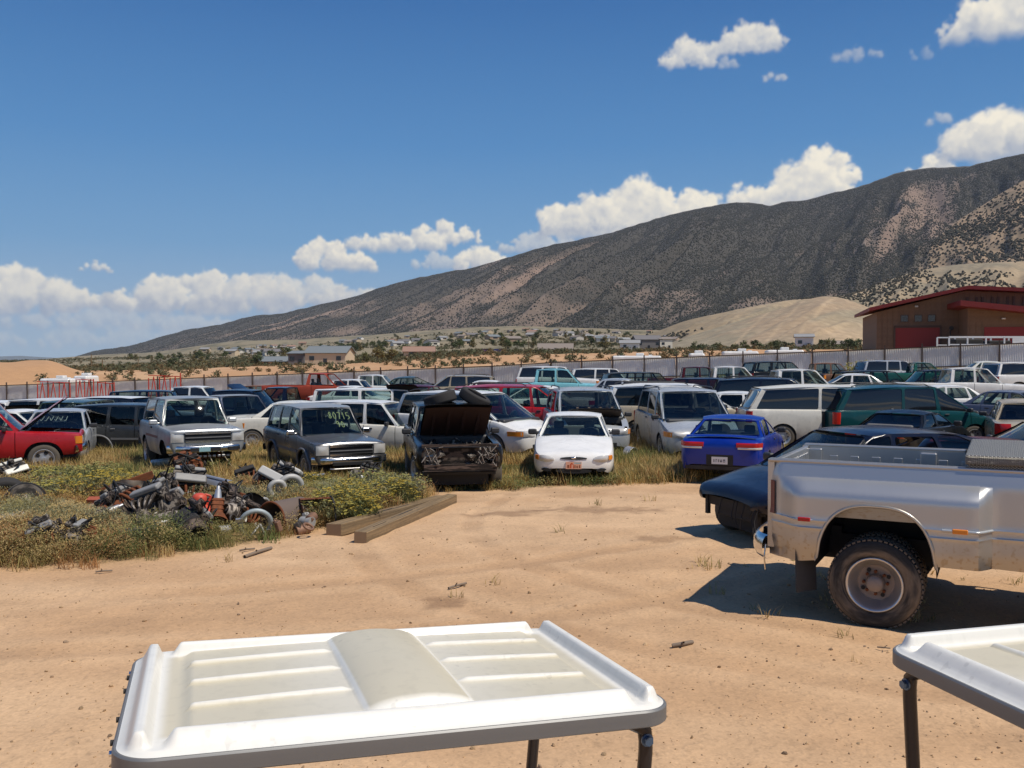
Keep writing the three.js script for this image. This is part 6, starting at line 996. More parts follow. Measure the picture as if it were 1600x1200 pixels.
  part('bed_floor', box(LB, 0.03, 1.72, LB / 2, 0.95, 0), M.alu, t); part('bed_front', box(0.04, 0.5, 1.8, LB - 0.02, RT - 0.26, 0), P0, t);
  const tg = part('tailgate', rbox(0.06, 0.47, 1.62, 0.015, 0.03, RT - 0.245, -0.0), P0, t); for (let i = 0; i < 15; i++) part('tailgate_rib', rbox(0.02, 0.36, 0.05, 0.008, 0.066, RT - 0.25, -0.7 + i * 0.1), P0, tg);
  for (const sd of [1, -1]) for (let i = 0; i < 10; i++) part('bed_rib', rbox(0.09, 0.36, 0.02, 0.008, 0.32 + i * 0.22, RT - 0.28, sd * 0.842), P0, t);
  part('gap_seal', box(0.02, 0.45, 0.03, 0.05, RT - 0.24, -0.825), M.black, t);  // black strip painting in the shade of the open gap beside the tailgate
  // diamond-plate toolbox across the bed
  const tb = part('toolbox', rbox(0.56, 0.34, 1.86, 0.02, 1.98, RT - 0.12, 0), M.diamond, t); part('toolbox_lid', rbox(0.60, 0.085, 1.92, 0.02, 1.98, RT + 0.085, 0), M.diamond, t); part('lock', [box(0.02, 0.06, 0.2, 1.672, RT + 0.07, 0.1)], M.dark, tb);
  part('rear_bumper', grid(24, 6, (u, v) => { const q = u * 2 - 1, a = v * Math.PI; return [-0.16 + 0.17 * Math.pow(Math.abs(q), 6) - 0.06 * Math.sin(a), 0.60 + 0.115 * Math.cos(a), q * 0.96]; }), M.chrome, t); part('bumper_bracket', [box(0.2, 0.08, 0.06, -0.04, 0.58, 0.42), box(0.2, 0.08, 0.06, -0.04, 0.58, -0.42), box(0.1, 0.06, 1.5, -0.10, 0.62, 0)], M.dark, t);
  part('hanging_strap', tube([[-0.02, 0.62, 0.93], [-0.03, 0.5, 0.95], [-0.02, 0.38, 0.94]], 0.008, 5), M.chrome, t);
  part('frame_rail', [box(LB + 0.3, 0.16, 0.07, LB / 2, 0.62, 0.42), box(LB + 0.3, 0.16, 0.07, LB / 2, 0.62, -0.42), cyl(0.06, 0.06, 1.6, 12, AX, 0.39, 0, Math.PI / 2), ball(0.19, AX, 0.39, 0), box(0.5, 0.3, 0.9, 0.35, 0.62, 0)], M.black, t);
  // the cab, beyond the frame
  const S = pickupKind('duallyCab', { L: 3.35, W: 2.0, H: 1.92, cabEnd: 3.30, hoodY: 1.12, belt: 1.25, axles: [0.95], sq: 2.2, R: 0.39, ar: 0.47 }); S.bed = null; geoCache.delete('bodyduallyCab');
  const c = makeCar(S, 'dually_cab', 'cab', 'pickup', { pos: [0, 0, 0], paint: P0 }); scene.remove(c.t); for (const k of [...c.t.children]) { k.position.x += LB + 0.04 + S.L / 2; t.add(k); }
}
// ------------------------------------------------------------------ two golf carts close to the camera: moulded white roofs in aluminium rails
{
  const a = 1.49, b = 0.963, rc = 0.10, white = new THREE.MeshPhysicalMaterial({ vertexColors: true, color: rgb(1, 1, 1), roughness: 0.38, clearcoat: 0.25, clearcoatRoughness: 0.3, side: THREE.DoubleSide, map: grimeTex }), rail = std([0.20, 0.20, 0.198], 0.5, 0.35, { map: dustTex });
  const edge = (u, v) => { const x = Math.abs(u) - (a / 2 - rc), y = Math.abs(v) - (b / 2 - rc); return x > 0 && y > 0 ? rc - Math.hypot(x, y) : Math.min(a / 2 - Math.abs(u), b / 2 - Math.abs(v)); };
  const bump = (x, w, s) => ss(-w - s, -w, x) * (1 - ss(w, w + s, x));
  const H = (u, v) => {                                     // v > 0 is the far side
    const ex = a / 2 - Math.abs(u), ev = b / 2 - Math.abs(v), e = edge(u, v);
    let y = 0.004 + 0.010 * ss(0.0, 0.02, e);
    const pan = ss(0.13, 0.175, ex) * ss(0.075, 0.11, ev);
    const lipV = ss(0.010, 0.060, ev) * (1 - ss(0.066, 0.092, ev)) * ss(0.105, 0.14, ex), lipU = ss(0.016, 0.045, ex) * (1 - ss(0.062, 0.085, ex)) * ss(0.03, 0.06, ev);
    y += 0.039 * Math.max(lipV * (v > 0 ? 1 : 0.95), lipU * 0.95) * ss(0.006, 0.03, e);
    y += 0.012 * ss(0.13, 0.18, ex) * pan;
    const hu = clamp(1 - Math.pow((u - 0.02) / 0.16, 2), 0, 1), hump = Math.pow(hu, 0.55) * ss(0.03, 0.10, ev);
    let rib = 0; for (const q of [-0.20, 0.02, 0.22]) rib = Math.max(rib, bump(v - q - 0.02 * Math.cos(u * 3), 0.003, 0.014)); rib *= ss(0.15, 0.18, ex) * (ss(0.15, 0.19, Math.abs(u - 0.02)));
    y += 0.011 * rib * pan;
    if (hump > 0.01) y = Math.max(y, 0.016 + hump * (0.034 + 0.022 * (1 - Math.pow(v / (b / 2), 2))));
    return y + 0.012 * (1 - Math.pow(2 * u / a, 2)) * pan;
  };
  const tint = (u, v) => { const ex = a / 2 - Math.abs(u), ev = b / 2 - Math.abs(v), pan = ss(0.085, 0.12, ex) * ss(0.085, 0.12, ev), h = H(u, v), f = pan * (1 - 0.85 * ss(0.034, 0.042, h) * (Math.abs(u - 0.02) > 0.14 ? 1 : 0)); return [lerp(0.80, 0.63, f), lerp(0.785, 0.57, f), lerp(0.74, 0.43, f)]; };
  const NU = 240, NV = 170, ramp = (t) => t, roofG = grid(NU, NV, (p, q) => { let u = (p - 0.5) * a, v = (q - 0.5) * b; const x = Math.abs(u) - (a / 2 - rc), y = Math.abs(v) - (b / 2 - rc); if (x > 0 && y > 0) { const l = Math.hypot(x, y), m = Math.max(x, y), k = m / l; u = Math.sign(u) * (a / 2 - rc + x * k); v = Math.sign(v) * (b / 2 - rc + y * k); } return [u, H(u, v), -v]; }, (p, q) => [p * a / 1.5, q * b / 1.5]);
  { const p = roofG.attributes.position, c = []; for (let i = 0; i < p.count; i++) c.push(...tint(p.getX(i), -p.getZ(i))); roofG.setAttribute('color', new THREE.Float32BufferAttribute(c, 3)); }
  const outline = []; for (const [cx, cy, a0] of [[1, 1, 0], [-1, 1, 1], [-1, -1, 2], [1, -1, 3]]) for (let k = 0; k <= 8; k++) { const t = (a0 + k / 8) * Math.PI / 2; outline.push([cx * (a / 2 - rc) + Math.cos(t) * rc, cy * (b / 2 - rc) + Math.sin(t) * rc]); } outline.push(outline[0]);
  const prof = [[-0.014, 0.002], [0.005, 0.004], [0.010, -0.001], [0.010, -0.040], [0.005, -0.044], [-0.010, -0.043]];
  const railG = grid(outline.length - 1, prof.length - 1, (p, q) => { const i = Math.round(p * (outline.length - 1)), o = outline[i], n0 = outline[(i + outline.length - 2) % (outline.length - 1)], n1 = outline[(i + 1) % (outline.length - 1)], dx = n1[0] - n0[0], dy = n1[1] - n0[1], l = Math.hypot(dx, dy) || 1, [w, y] = prof[Math.round(q * (prof.length - 1))]; return [o[0] + dy / l * w, y, -(o[1] - dx / l * w)]; });
  const cart = (label, [x, d], turn, tilt) => {
    const y = EYE - (tilt ? 0.99 : 0.925), t = thing('golf_cart', label, 'golf cart', [x, ground(x, d), -d], turn), h = y - ground(x, d), gR = kids('roof', t); gR.position.y = h; if (tilt) gR.rotation.set(tilt[0], 0, tilt[1]);
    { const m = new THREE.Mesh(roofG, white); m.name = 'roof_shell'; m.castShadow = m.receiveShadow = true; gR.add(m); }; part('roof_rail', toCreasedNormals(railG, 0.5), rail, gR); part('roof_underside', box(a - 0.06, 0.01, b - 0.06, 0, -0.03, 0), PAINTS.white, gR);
    for (const [u, v] of [[-a / 2 - 0.014, 0.30], [-a / 2 - 0.014, 0.16], [-a / 2 - 0.014, -0.1], [-a / 2 - 0.014, -0.28]]) part('screw', cyl(0.008, 0.008, 0.014, 8, u, -0.02, -v, 0, 0, Math.PI / 2), M.dark, gR);
    for (const [sx, sz] of [[1, 1], [1, -1], [-1, 1], [-1, -1]]) {
      const px = sx * (a / 2 - 0.075), pz = sz * (b / 2 - 0.05), m = M.post, bx = sx * (a / 2 - 0.12);
      part('roof_post', tube([[px - sx * 0.05, h - 0.045 - (tilt ? 0.02 * sx - 0.018 * sz : 0), pz - sz * 0.0], [px, h - 0.075 - (tilt ? 0.02 * sx - 0.018 * sz : 0), pz], [px + sx * 0.004, h - 0.15, pz], [bx, h - 0.7, pz], [bx, 0.5, pz * 0.92]], 0.021, 10, 40), m, t); part('bolt', [cyl(0.014, 0.014, 0.02, 6, px + 0.0, h - 0.10, pz + sz * 0.024, Math.PI / 2), cyl(0.019, 0.019, 0.005, 14, px, h - 0.10, pz + sz * 0.019, Math.PI / 2)], M.boltBlue, t);
      part('bolt', cyl(0.008, 0.008, 0.012, 8, sx * (a / 2 + 0.012), -0.022, sz * (b / 2 - 0.13), 0, 0, Math.PI / 2), M.chrome, gR);
    }
    part('body', [rbox(1.5, 0.12, 0.9, 0.05, 0, 0.3, 0), rbox(0.62, 0.4, 0.9, 0.1, -0.42, 0.5, 0), rbox(0.35, 0.42, 0.86, 0.12, 0.72, 0.55, 0)], PAINTS.white, t); part('seat', [rbox(0.5, 0.1, 0.86, 0.04, -0.3, 0.74, 0), rbox(0.1, 0.34, 0.86, 0.04, -0.58, 0.92, 0, 0, 0, 0.15)], M.seat, t); part('steering_wheel', mv(new THREE.TorusGeometry(0.16, 0.015, 8, 20), 0.34, 0.88, 0.2, 0, Math.PI / 2, 0), M.black, t);
    for (const sx of [0.6, -0.55]) for (const sz of [1, -1]) addWheel(t, sx, 0.21, sz * 0.42, 0.21, 0.16, 'steel');
  };
  M.post = std([0.035, 0.028, 0.026], 0.35, 0.3); M.boltBlue = std([0.10, 0.16, 0.26], 0.35, 0.6);
  cart('golf cart with the whole cream-white ribbed roof in view, nearest the camera', [-0.39, 2.845], deg(18.8), [-0.038, -0.034]); cart('golf cart with white ribbed roof cut by the right edge, beside the silver truck wheel', [1.86, 2.38], deg(15 - 90));
}
// ------------------------------------------------------------------ scrapped engines and parts lying in the weeds
M.dullAlu = std([0.30, 0.295, 0.285], 0.7, 0.3, { map: dustTex });
const spot = (px, py, dy = 0) => { let d = 12; for (let i = 0; i < 12; i++) { const y = ground(atX(px, d), d); d = clamp((EYE - y) * FPX / (py - 565), 6, 40); } const x = atX(px, d); return [x, ground(x, d) + dy, -d]; };
function engine(label, px, py, turn, tilt, o = {}) {
  const p = spot(px, py, o.dy ?? 0.17), t = thing('scrap_engine', label, 'engine', p, turn, o.group), R = rng(o.seed ?? 1), k = (o.k ?? 1) * 0.74, m = o.m ?? M.darkIron, c = o.c ?? M.castAlu; t.rotation.set(tilt[0], turn, tilt[1], 'YXZ'); t.scale.setScalar(k);
  part('block', [rbox(0.56, 0.34, 0.36, 0.03, 0, 0.1, 0), ...[0, 1, 2, 3].map((i) => rbox(0.08, 0.26, 0.40, 0.02, -0.2 + i * 0.135, 0.08, 0))], m, t);
  part('cylinder_head', [rbox(0.54, 0.13, 0.2, 0.02, 0, 0.30, o.v ? 0.15 : 0, o.v ? 0.7 : 0), o.v ? rbox(0.54, 0.13, 0.2, 0.02, 0, 0.30, -0.15, -0.7) : null], c, t);
  part('valve_cover', [rbox(0.5, 0.08, 0.15, 0.03, 0, 0.40, o.v ? 0.23 : 0, o.v ? 0.7 : 0), o.v ? rbox(0.5, 0.08, 0.15, 0.03, 0, 0.40, -0.23, -0.7) : null], o.vc ?? M.dullAlu, t);
  for (let i = 0; i < 4; i++) part('exhaust_port', tube([[-0.19 + i * 0.13, 0.3, 0.16], [-0.19 + i * 0.13, 0.28, 0.28], [-0.14 + i * 0.1, 0.16, 0.33], [-0.05 + i * 0.04, 0.05, 0.33]], 0.026, 7, 10), o.pm ?? M.rust, t);
  part('intake', [rbox(0.4, 0.09, 0.16, 0.03, 0, 0.36, -0.2, 0.3), cyl(0.07, 0.07, 0.1, 14, 0, 0.45, -0.16)], c, t);
  for (const [y, z, r] of [[0.0, 0, 0.10], [0.22, 0.14, 0.065], [0.2, -0.16, 0.07]]) part('pulley', [lathe([[r, -0.02], [r * 0.82, 0], [r, 0.02], [r * 0.5, 0.02], [0.01, 0.025]], 18).rotateZ(-Math.PI / 2).translate(0.31, y, z)], M.darkIron, t);
  part('oil_pan', rbox(0.5, 0.13, 0.28, 0.03, -0.03, -0.12, 0), M.dark, t);
  part('bell_housing', lathe([[0.22, 0], [0.21, 0.03], [0.14, 0.16], [0.12, 0.2]], 20).rotateZ(Math.PI / 2).translate(-0.28, 0.06, 0), c, t);
  part('hose', [0, 1, 2].map(() => tube([[R() * 0.5 - 0.25, 0.35, R() * 0.4 - 0.2], [R() * 0.6 - 0.3, 0.5 + R() * 0.1, R() * 0.5 - 0.25], [R() * 0.7 - 0.35, 0.25, R() * 0.6 - 0.3]], 0.016, 5, 8)), M.black, t);
  return t;
}
function gearbox(label, px, py, turn, tilt, o = {}) {
  const t = thing('scrap_gearbox', label, 'gearbox', spot(px, py, o.dy ?? 0.16), turn); t.rotation.set(tilt[0], turn, tilt[1], 'YXZ'); const k = (o.k ?? 1) * 0.74; t.scale.setScalar(k);
  part('bell_housing', lathe([[0.25, 0], [0.245, 0.03], [0.17, 0.2], [0.14, 0.24], [0.12, 0.22], [0.21, 0.02]], 24).rotateZ(-Math.PI / 2), o.m ?? M.castAlu, t); part('case', [rbox(0.42, 0.24, 0.24, 0.05, 0.42, 0, 0), ...[0, 1, 2].map((i) => rbox(0.02, 0.27, 0.27, 0.01, 0.3 + i * 0.12, 0, 0))], o.m ?? M.castAlu, t); part('tail_shaft', [cyl(0.06, 0.09, 0.3, 14, 0.77, 0, 0, 0, 0, -Math.PI / 2), cyl(0.04, 0.04, 0.12, 12, 0.96, 0, 0, 0, 0, -Math.PI / 2)], M.alu, t); part('pan', rbox(0.36, 0.05, 0.22, 0.01, 0.42, -0.14, 0), M.dark, t);
  return t;
}
engine('rusty engine with pale cream ports, furthest left of the scrap heap', 24, 766, 0.8, [0.3, 0.25], { v: true, vc: PAINTS.cream, seed: 2, k: 1.15, m: M.rust });
engine('small bright aluminium engine with square openings, nearest the camera at the left', 74, 868, 0.5, [0.6, 0.5], { m: M.castAlu, vc: M.dullAlu, seed: 3, k: 0.85 });
engine('large grey engine with tangled pipes in the middle of the heap', 246, 832, -0.4, [-0.3, 0.35], { v: true, m: M.castAlu, seed: 4, k: 1.3, pm: M.grease });
engine('dark engine with white valve covers behind the red fuel can', 290, 792, 0.35, [0.2, -0.15], { v: true, m: M.darkIron, vc: M.dullAlu, seed: 5, k: 1.35 });
engine('rusty brown engine below the silver off-roader on posts', 296, 756, 0.7, [0.25, 0.3], { m: M.rust, c: M.rust, vc: M.darkIron, seed: 6, k: 1.35 });
engine('engine with a white pipe on top, right of the heap behind the grey cone', 432, 785, -0.5, [0.15, -0.35], { v: true, m: M.darkIron, vc: std([0.5, 0.485, 0.45], 0.6), seed: 7, k: 1.4 });
engine('black greasy engine lying in front of the grey engine with tangled pipes', 286, 848, 2.4, [0.9, 0.2], { m: M.dark, c: M.darkIron, seed: 8, k: 1.1 });
engine('greasy engine with pulleys under the rusty plank', 196, 822, 1.2, [-0.5, 0.2], { m: M.darkIron, seed: 9, k: 1.25 });
engine('silver and black engine at the right tip of the weeds, below the grey numbered off-roader', 572, 766, 0.2, [0.1, -0.3], { m: M.castAlu, vc: M.black, seed: 10, k: 1.0 });
engine('small dark engine hidden in weeds right of the bright aluminium one', 118, 866, 1.6, [0.2, 0.1], { m: M.darkIron, seed: 12, k: 0.7 });
engine('engine stub between the dark box and the red fuel can', 352, 815, 1.9, [0.3, 0.2], { m: M.darkIron, c: M.darkIron, vc: M.darkIron, seed: 13, k: 1.1 });
engine('rusty engine on its side at the left of the orange board', 160, 826, 2.0, [0.8, 0.3], { m: M.rust, c: M.darkIron, vc: M.rust, seed: 14, k: 0.95 });
engine('oily engine between the red fuel can and the grey gearbox mouth', 372, 832, 0.9, [0.2, -0.5], { v: true, m: M.darkIron, c: M.grease, vc: M.darkIron, seed: 15, k: 0.9 });
engine('pale grey engine behind the orange board and metal sheet', 262, 806, -0.8, [0.5, 0.2], { m: M.castAlu, c: M.castAlu, seed: 16, k: 1.0, dy: 0.3 });
engine('dark engine at the back of the heap left of the white pipe engine', 388, 772, 0.3, [-0.2, 0.3], { v: true, m: M.darkIron, vc: M.dark, seed: 17, k: 1.0 });
gearbox('light grey gearbox among weeds left of the rusty engine on its side', 128, 838, 1.1, [0.3, 0.3], { k: 0.8 });
gearbox('brown gearbox mouth beside the radiator', 336, 838, 1.9, [0.1, 0.7], { k: 0.9, m: M.rust });
gearbox('grey gearbox with wide bell mouth facing up, centre right of the heap', 398, 818, 2.0, [0.5, -0.9], { k: 1.05, dy: 0.3, m: std([0.40, 0.40, 0.39], 0.6, 0.4, { map: greasyTex }) });
gearbox('gearbox with dull silver case left of the white pipe engine', 402, 792, 2.6, [0.2, 0.1], { k: 1.0 });
gearbox('dark gearbox sticking up beside the bushes', 462, 768, 0.2, [0.4, 0.25], { k: 0.75, m: M.black, dy: 0.2 });
gearbox('dirty gearbox lying across the front of the heap', 215, 838, 0.25, [0.4, 0.1], { k: 1.1, m: M.grease });
{
  const piece = (name, label, cat, px, py, dy, rot, f) => { const t = thing(name, label, cat, spot(px, py, dy), 0); t.rotation.set(...rot, 'YXZ'); f(t); return t; };
  piece('fuel_can', 'red-orange fuel can standing in the weeds before the engines', 'fuel can', 312, 823, 0.0, [0.06, 0.4, 0.05], (t) => { const m = std([0.62, 0.085, 0.045], 0.5, 0, { map: dustTex }); part('can', lathe([[0.001, 0], [0.2, 0], [0.215, 0.03], [0.21, 0.2], [0.17, 0.27], [0.1, 0.30], [0.09, 0.36], [0.105, 0.38], [0.10, 0.45], [0.05, 0.48], [0.001, 0.48]], 24), m, t); part('handle', tube([[0.1, 0.30, 0], [0.16, 0.42, 0], [0.08, 0.46, 0]], 0.018, 6), m, t); });
  piece('metal_dish', 'round pale grey metal dish tilted on the heap at the left', 'scrap part', 37, 812, 0.28, [1.15, 0.3, -0.2], (t) => { part('dish', lathe([[0.001, 0.06], [0.15, 0.07], [0.26, 0.03], [0.30, -0.05], [0.31, -0.05], [0.27, 0.02]], 26), std([0.27, 0.265, 0.255], 0.85, 0.1, { map: greasyTex }), t); part('hub', cyl(0.06, 0.08, 0.1, 14, 0, 0.1, 0), M.grease, t); });
  piece('concrete_block', 'pale broken concrete block at the left edge below the dish', 'block', 8, 842, 0.14, [0, 0.4, 0.1], (t) => { const g = rbox(0.42, 0.34, 0.34, 0.03, 0, 0, 0); part('block', g, std([0.50, 0.46, 0.38], 0.95, 0, { map: rockTex, bumpMap: rockTex, bumpScale: 0.02 }), t); part('broken_corner', rbox(0.2, 0.15, 0.2, 0.03, 0.2, -0.08, 0.12, 0.4, 0.3, 0.2), std([0.45, 0.41, 0.34], 0.95, 0, { map: rockTex }), t); });
  piece('tyre', 'black tyre lying at the left edge behind the pale dish', 'tyre', 4, 800, 0.24, [0.4, 0.6, 0.2], (t) => { const p = wheelParts(0.33, 0.2, 'steel'); part('tread', p.tyre, M.tyre, t); part('rim', p.rim, M.rust, t); });
  piece('plank', 'dark rusty plank leaning over the middle engines', 'plank', 192, 798, 0.42, [0, 0.35, 0.32], (t) => { part('board', rbox(0.95, 0.13, 0.05, 0.01, 0, 0, 0), M.rust, t); });
  piece('board', 'bright orange board lying across the scrap heap', 'board', 206, 812, 0.30, [0.3, 0.05, 0.0], (t) => { part('board', rbox(0.66, 0.055, 0.12, 0.006, 0, 0, 0), std([0.66, 0.26, 0.035], 0.6), t); part('tape', box(0.36, 0.058, 0.121, -0.5, 0, 0), std([0.33, 0.08, 0.04], 0.8), t); });
  piece('metal_sheet', 'crumpled brown metal sheet standing behind the orange board', 'scrap part', 204, 800, 0.2, [0.2, 0.2, 0.1], (t) => { part('sheet', grid(8, 6, (u, v) => [(u - 0.5) * 0.6, v * 0.36 * (1 - 0.5 * Math.abs(u - 0.4)), 0.05 * Math.sin(u * 9) * Math.cos(v * 4)]), std([0.40, 0.32, 0.25], 0.7, 0.3, { map: dustTex }), t); part('flange', box(0.58, 0.03, 0.06, 0, 0.01, 0.02), M.rust, t); });
  piece('plastic_shroud', 'torn black plastic shroud with spiky top left of the engines', 'scrap part', 232, 800, 0.05, [0.1, 0.6, 0], (t) => { for (const [x, r, h] of [[-0.12, 0.2, 0.48], [0.06, -0.15, 0.56], [0.2, 0.25, 0.4]]) part('shard', prism([[-0.13, 0], [0.13, 0], [0.07, h * 0.6], [0.02, h], [-0.09, h * 0.5]], 0.03).rotateY(r).translate(x, 0, r * 0.3), M.black, t); });
  piece('exhaust_pipe', 'dark exhaust pipe with silencer in front of the heap', 'exhaust', 238, 852, 0.14, [0.1, 0.3, 0.08], (t) => { part('silencer', cyl(0.11, 0.11, 0.5, 16, -0.15, 0, 0, 0, 0, Math.PI / 2), std([0.10, 0.10, 0.105], 0.6, 0.5), t); part('pipe', tube([[0.1, 0, 0], [0.35, 0.02, 0], [0.55, -0.05, 0.1]], 0.035, 8), M.dark, t); });
  piece('culvert_pipe', 'short rusty pipe with black open end beside the grey cone', 'pipe', 446, 826, 0.17, [0, -0.5, 0], (t) => { part('pipe', new THREE.CylinderGeometry(0.24, 0.24, 0.6, 26, 1, true).rotateX(Math.PI / 2), std([0.16, 0.12, 0.1], 0.85, 0.3), t); part('rim', new THREE.TorusGeometry(0.24, 0.016, 6, 28).translate(0, 0, 0.3), M.rust, t); });
  piece('half_drum', 'rusty half drum lying open at the right end of the heap', 'drum', 492, 822, 0.10, [0.25, 0.4, 0], (t) => { part('shell', new THREE.CylinderGeometry(0.30, 0.30, 0.45, 26, 1, true, 0, Math.PI).rotateZ(Math.PI / 2).rotateX(-Math.PI / 2), M.rust, t); part('end', new THREE.CircleGeometry(0.3, 24, 0, Math.PI).rotateY(Math.PI / 2).translate(-0.22, 0, 0), M.rust, t); part('rim', new THREE.TorusGeometry(0.30, 0.014, 6, 24, Math.PI).rotateY(Math.PI / 2).translate(0.225, 0, 0), M.dark, t); });
  piece('alloy_ring', 'pale blue-white alloy ring lying in front of the grey gearbox mouth', 'ring', 398, 838, 0.16, [0.35, 0.3, 0.1], (t) => { part('ring', new THREE.TorusGeometry(0.2, 0.035, 8, 28), std([0.36, 0.41, 0.42], 0.6, 0.3, { map: dustTex }), t); part('lug', [box(0.1, 0.05, 0.04, 0.18, -0.12, 0.02), box(0.1, 0.05, 0.04, -0.2, 0.1, 0.02)], M.alu, t); });
  piece('manifold_ring', 'white curved intake manifold on top of the white pipe engine', 'scrap part', 452, 795, 0.34, [0.2, 0.5, 0.2], (t) => { part('manifold', [new THREE.TorusGeometry(0.19, 0.05, 8, 22, 4.2), new THREE.TorusGeometry(0.12, 0.045, 8, 20, 4).translate(-0.22, 0.06, 0.05)], std([0.45, 0.44, 0.42], 0.6, 0.2, { map: dustTex }), t); part('throttle', cyl(0.06, 0.06, 0.1, 14, 0.2, -0.1, 0.05, Math.PI / 2), M.dark, t); });
  piece('plastic_bottle', 'small white plastic bottle caught in the bushes at the right tip of the weeds', 'bottle', 567, 784, 0.36, [0.5, 0, 0.2], (t) => { part('bottle', lathe([[0.001, 0.12], [0.02, 0.12], [0.025, 0.09], [0.06, 0.06], [0.065, -0.08], [0.055, -0.1], [0.001, -0.1]], 18), PAINTS.white, t); });
  piece('heat_shield', 'thin silver heat shield behind the dark engine with white covers', 'scrap part', 330, 790, 0.42, [0.5, -0.5, -0.15], (t) => { part('shield', grid(10, 5, (u, v) => [(u - 0.5) * 0.7, 0.05 * Math.sin(v * 3.1), (v - 0.5) * 0.22]), M.alu, t); part('rib', box(0.6, 0.02, 0.03, 0, 0.06, 0), M.steel, t); });
  piece('radiator', 'flat dark radiator on end between the heap and the red fuel can', 'radiator', 342, 812, 0.2, [0.3, 0.5, 0.35], (t) => { part('core', box(0.42, 0.42, 0.05, 0, 0, 0), std([0.06, 0.055, 0.05], 0.9), t); part('tank', [rbox(0.06, 0.44, 0.08, 0.02, -0.23, 0, 0), rbox(0.06, 0.44, 0.08, 0.02, 0.23, 0, 0)], M.dark, t); });
  piece('wheel_rim', 'bare steel wheel rim standing in dry grass between the white sedan and blue coupe', 'wheel rim', 985, 722, 0.18, [0.15, 0.8, 0], (t) => { const p = wheelParts(0.3, 0.2, 'steel'); part('barrel', new THREE.CylinderGeometry(0.2, 0.2, 0.2, 26, 1, true).rotateX(Math.PI / 2), M.alloy, t); part('face', p.rim, M.alloy, t); });
  piece('white_panel', 'small white and rusty panel lying behind the yellow bushes', 'scrap part', 255, 742, 0.3, [0.2, 0.3, 0.1], (t) => { part('panel', rbox(0.6, 0.12, 0.2, 0.03, 0, 0, 0), PAINTS.cream, t); part('bracket', rbox(0.16, 0.1, 0.2, 0.02, 0.36, -0.03, 0), M.steel, t); });
  const beam = (label, a, b, w, h) => { const A = new THREE.Vector3(...spot(...a)), B = new THREE.Vector3(...spot(...b)), v = B.clone().sub(A), t = thing('timber_beam', label, 'beam', A.clone().lerp(B, 0.5).toArray(), Math.atan2(-v.z, v.x)); t.rotation.z = Math.asin(v.y / v.length()); const l = v.length(), R = rng(a[0]); const g = new RoundedBoxGeometry(l, h, w, 3, 0.012), p = g.attributes.position, uv = g.attributes.uv; for (let i = 0; i < p.count; i++) { p.setY(i, p.getY(i) + (h / 2 - 0.01) + 0.006 * Math.sin(p.getX(i) * 7 + p.getZ(i) * 20)); uv.setXY(i, p.getX(i) * 0.28 + a[0], (p.getY(i) + p.getZ(i)) * 1.3); } part('timber', g, M.wood, t); part('end_grain', box(0.006, h * 0.92, w * 0.92, -l / 2 - 0.001, h / 2 - 0.01, 0), std([0.24, 0.155, 0.09], 0.95), t); for (let k = 0; k < 3; k++) part('crack', box(0.5 + R() * 0.8, 0.004, 0.008, (R() - 0.5) * l * 0.7, h - 0.008, (R() - 0.5) * w * 0.7), M.dark, t); };
  beam('weathered timber beam nearest the weeds, longer of the two on the dirt', [520, 838], [690, 789], 0.24, 0.17); beam('weathered timber beam nearest the camera on the dirt', [562, 850], [706, 786], 0.18, 0.16);
  const stick = (label, a, b, r) => { const A = spot(...a), B = spot(...b); const t = thing('stick', label, 'stick', A); const e = [B[0] - A[0], B[1] - A[1], B[2] - A[2]]; part('branch', tube([[0, 0.02, 0], [e[0] * 0.5, e[1] * 0.5 + 0.03, e[2] * 0.5 + 0.03], [e[0], e[1] + 0.02, e[2]]], r, 6), std([0.2, 0.15, 0.11], 0.9), t); part('twig', tube([[e[0] * 0.4, 0.03, e[2] * 0.4], [e[0] * 0.5, 0.06, e[2] * 0.5 + 0.07]], r * 0.5, 5), std([0.2, 0.15, 0.11], 0.9), t); };
  stick('thick grey stick lying on the dirt in front of the weeds', [380, 874], [422, 860], 0.022); stick('short stick on the dirt left of the thick grey one', [372, 864], [396, 861], 0.012); stick('thin stick on the bare dirt left of the cart roof', [146, 898], [172, 896], 0.01); stick('bent twig near the middle of the dirt yard', [700, 924], [728, 916], 0.012); stick('flat grey stick on the dirt right of the cart roof', [1052, 1016], [1084, 1010], 0.018); stick('thin straw on the dirt between the cart roof and the truck shadow', [1395, 1020], [1375, 1018], 0.006);
}

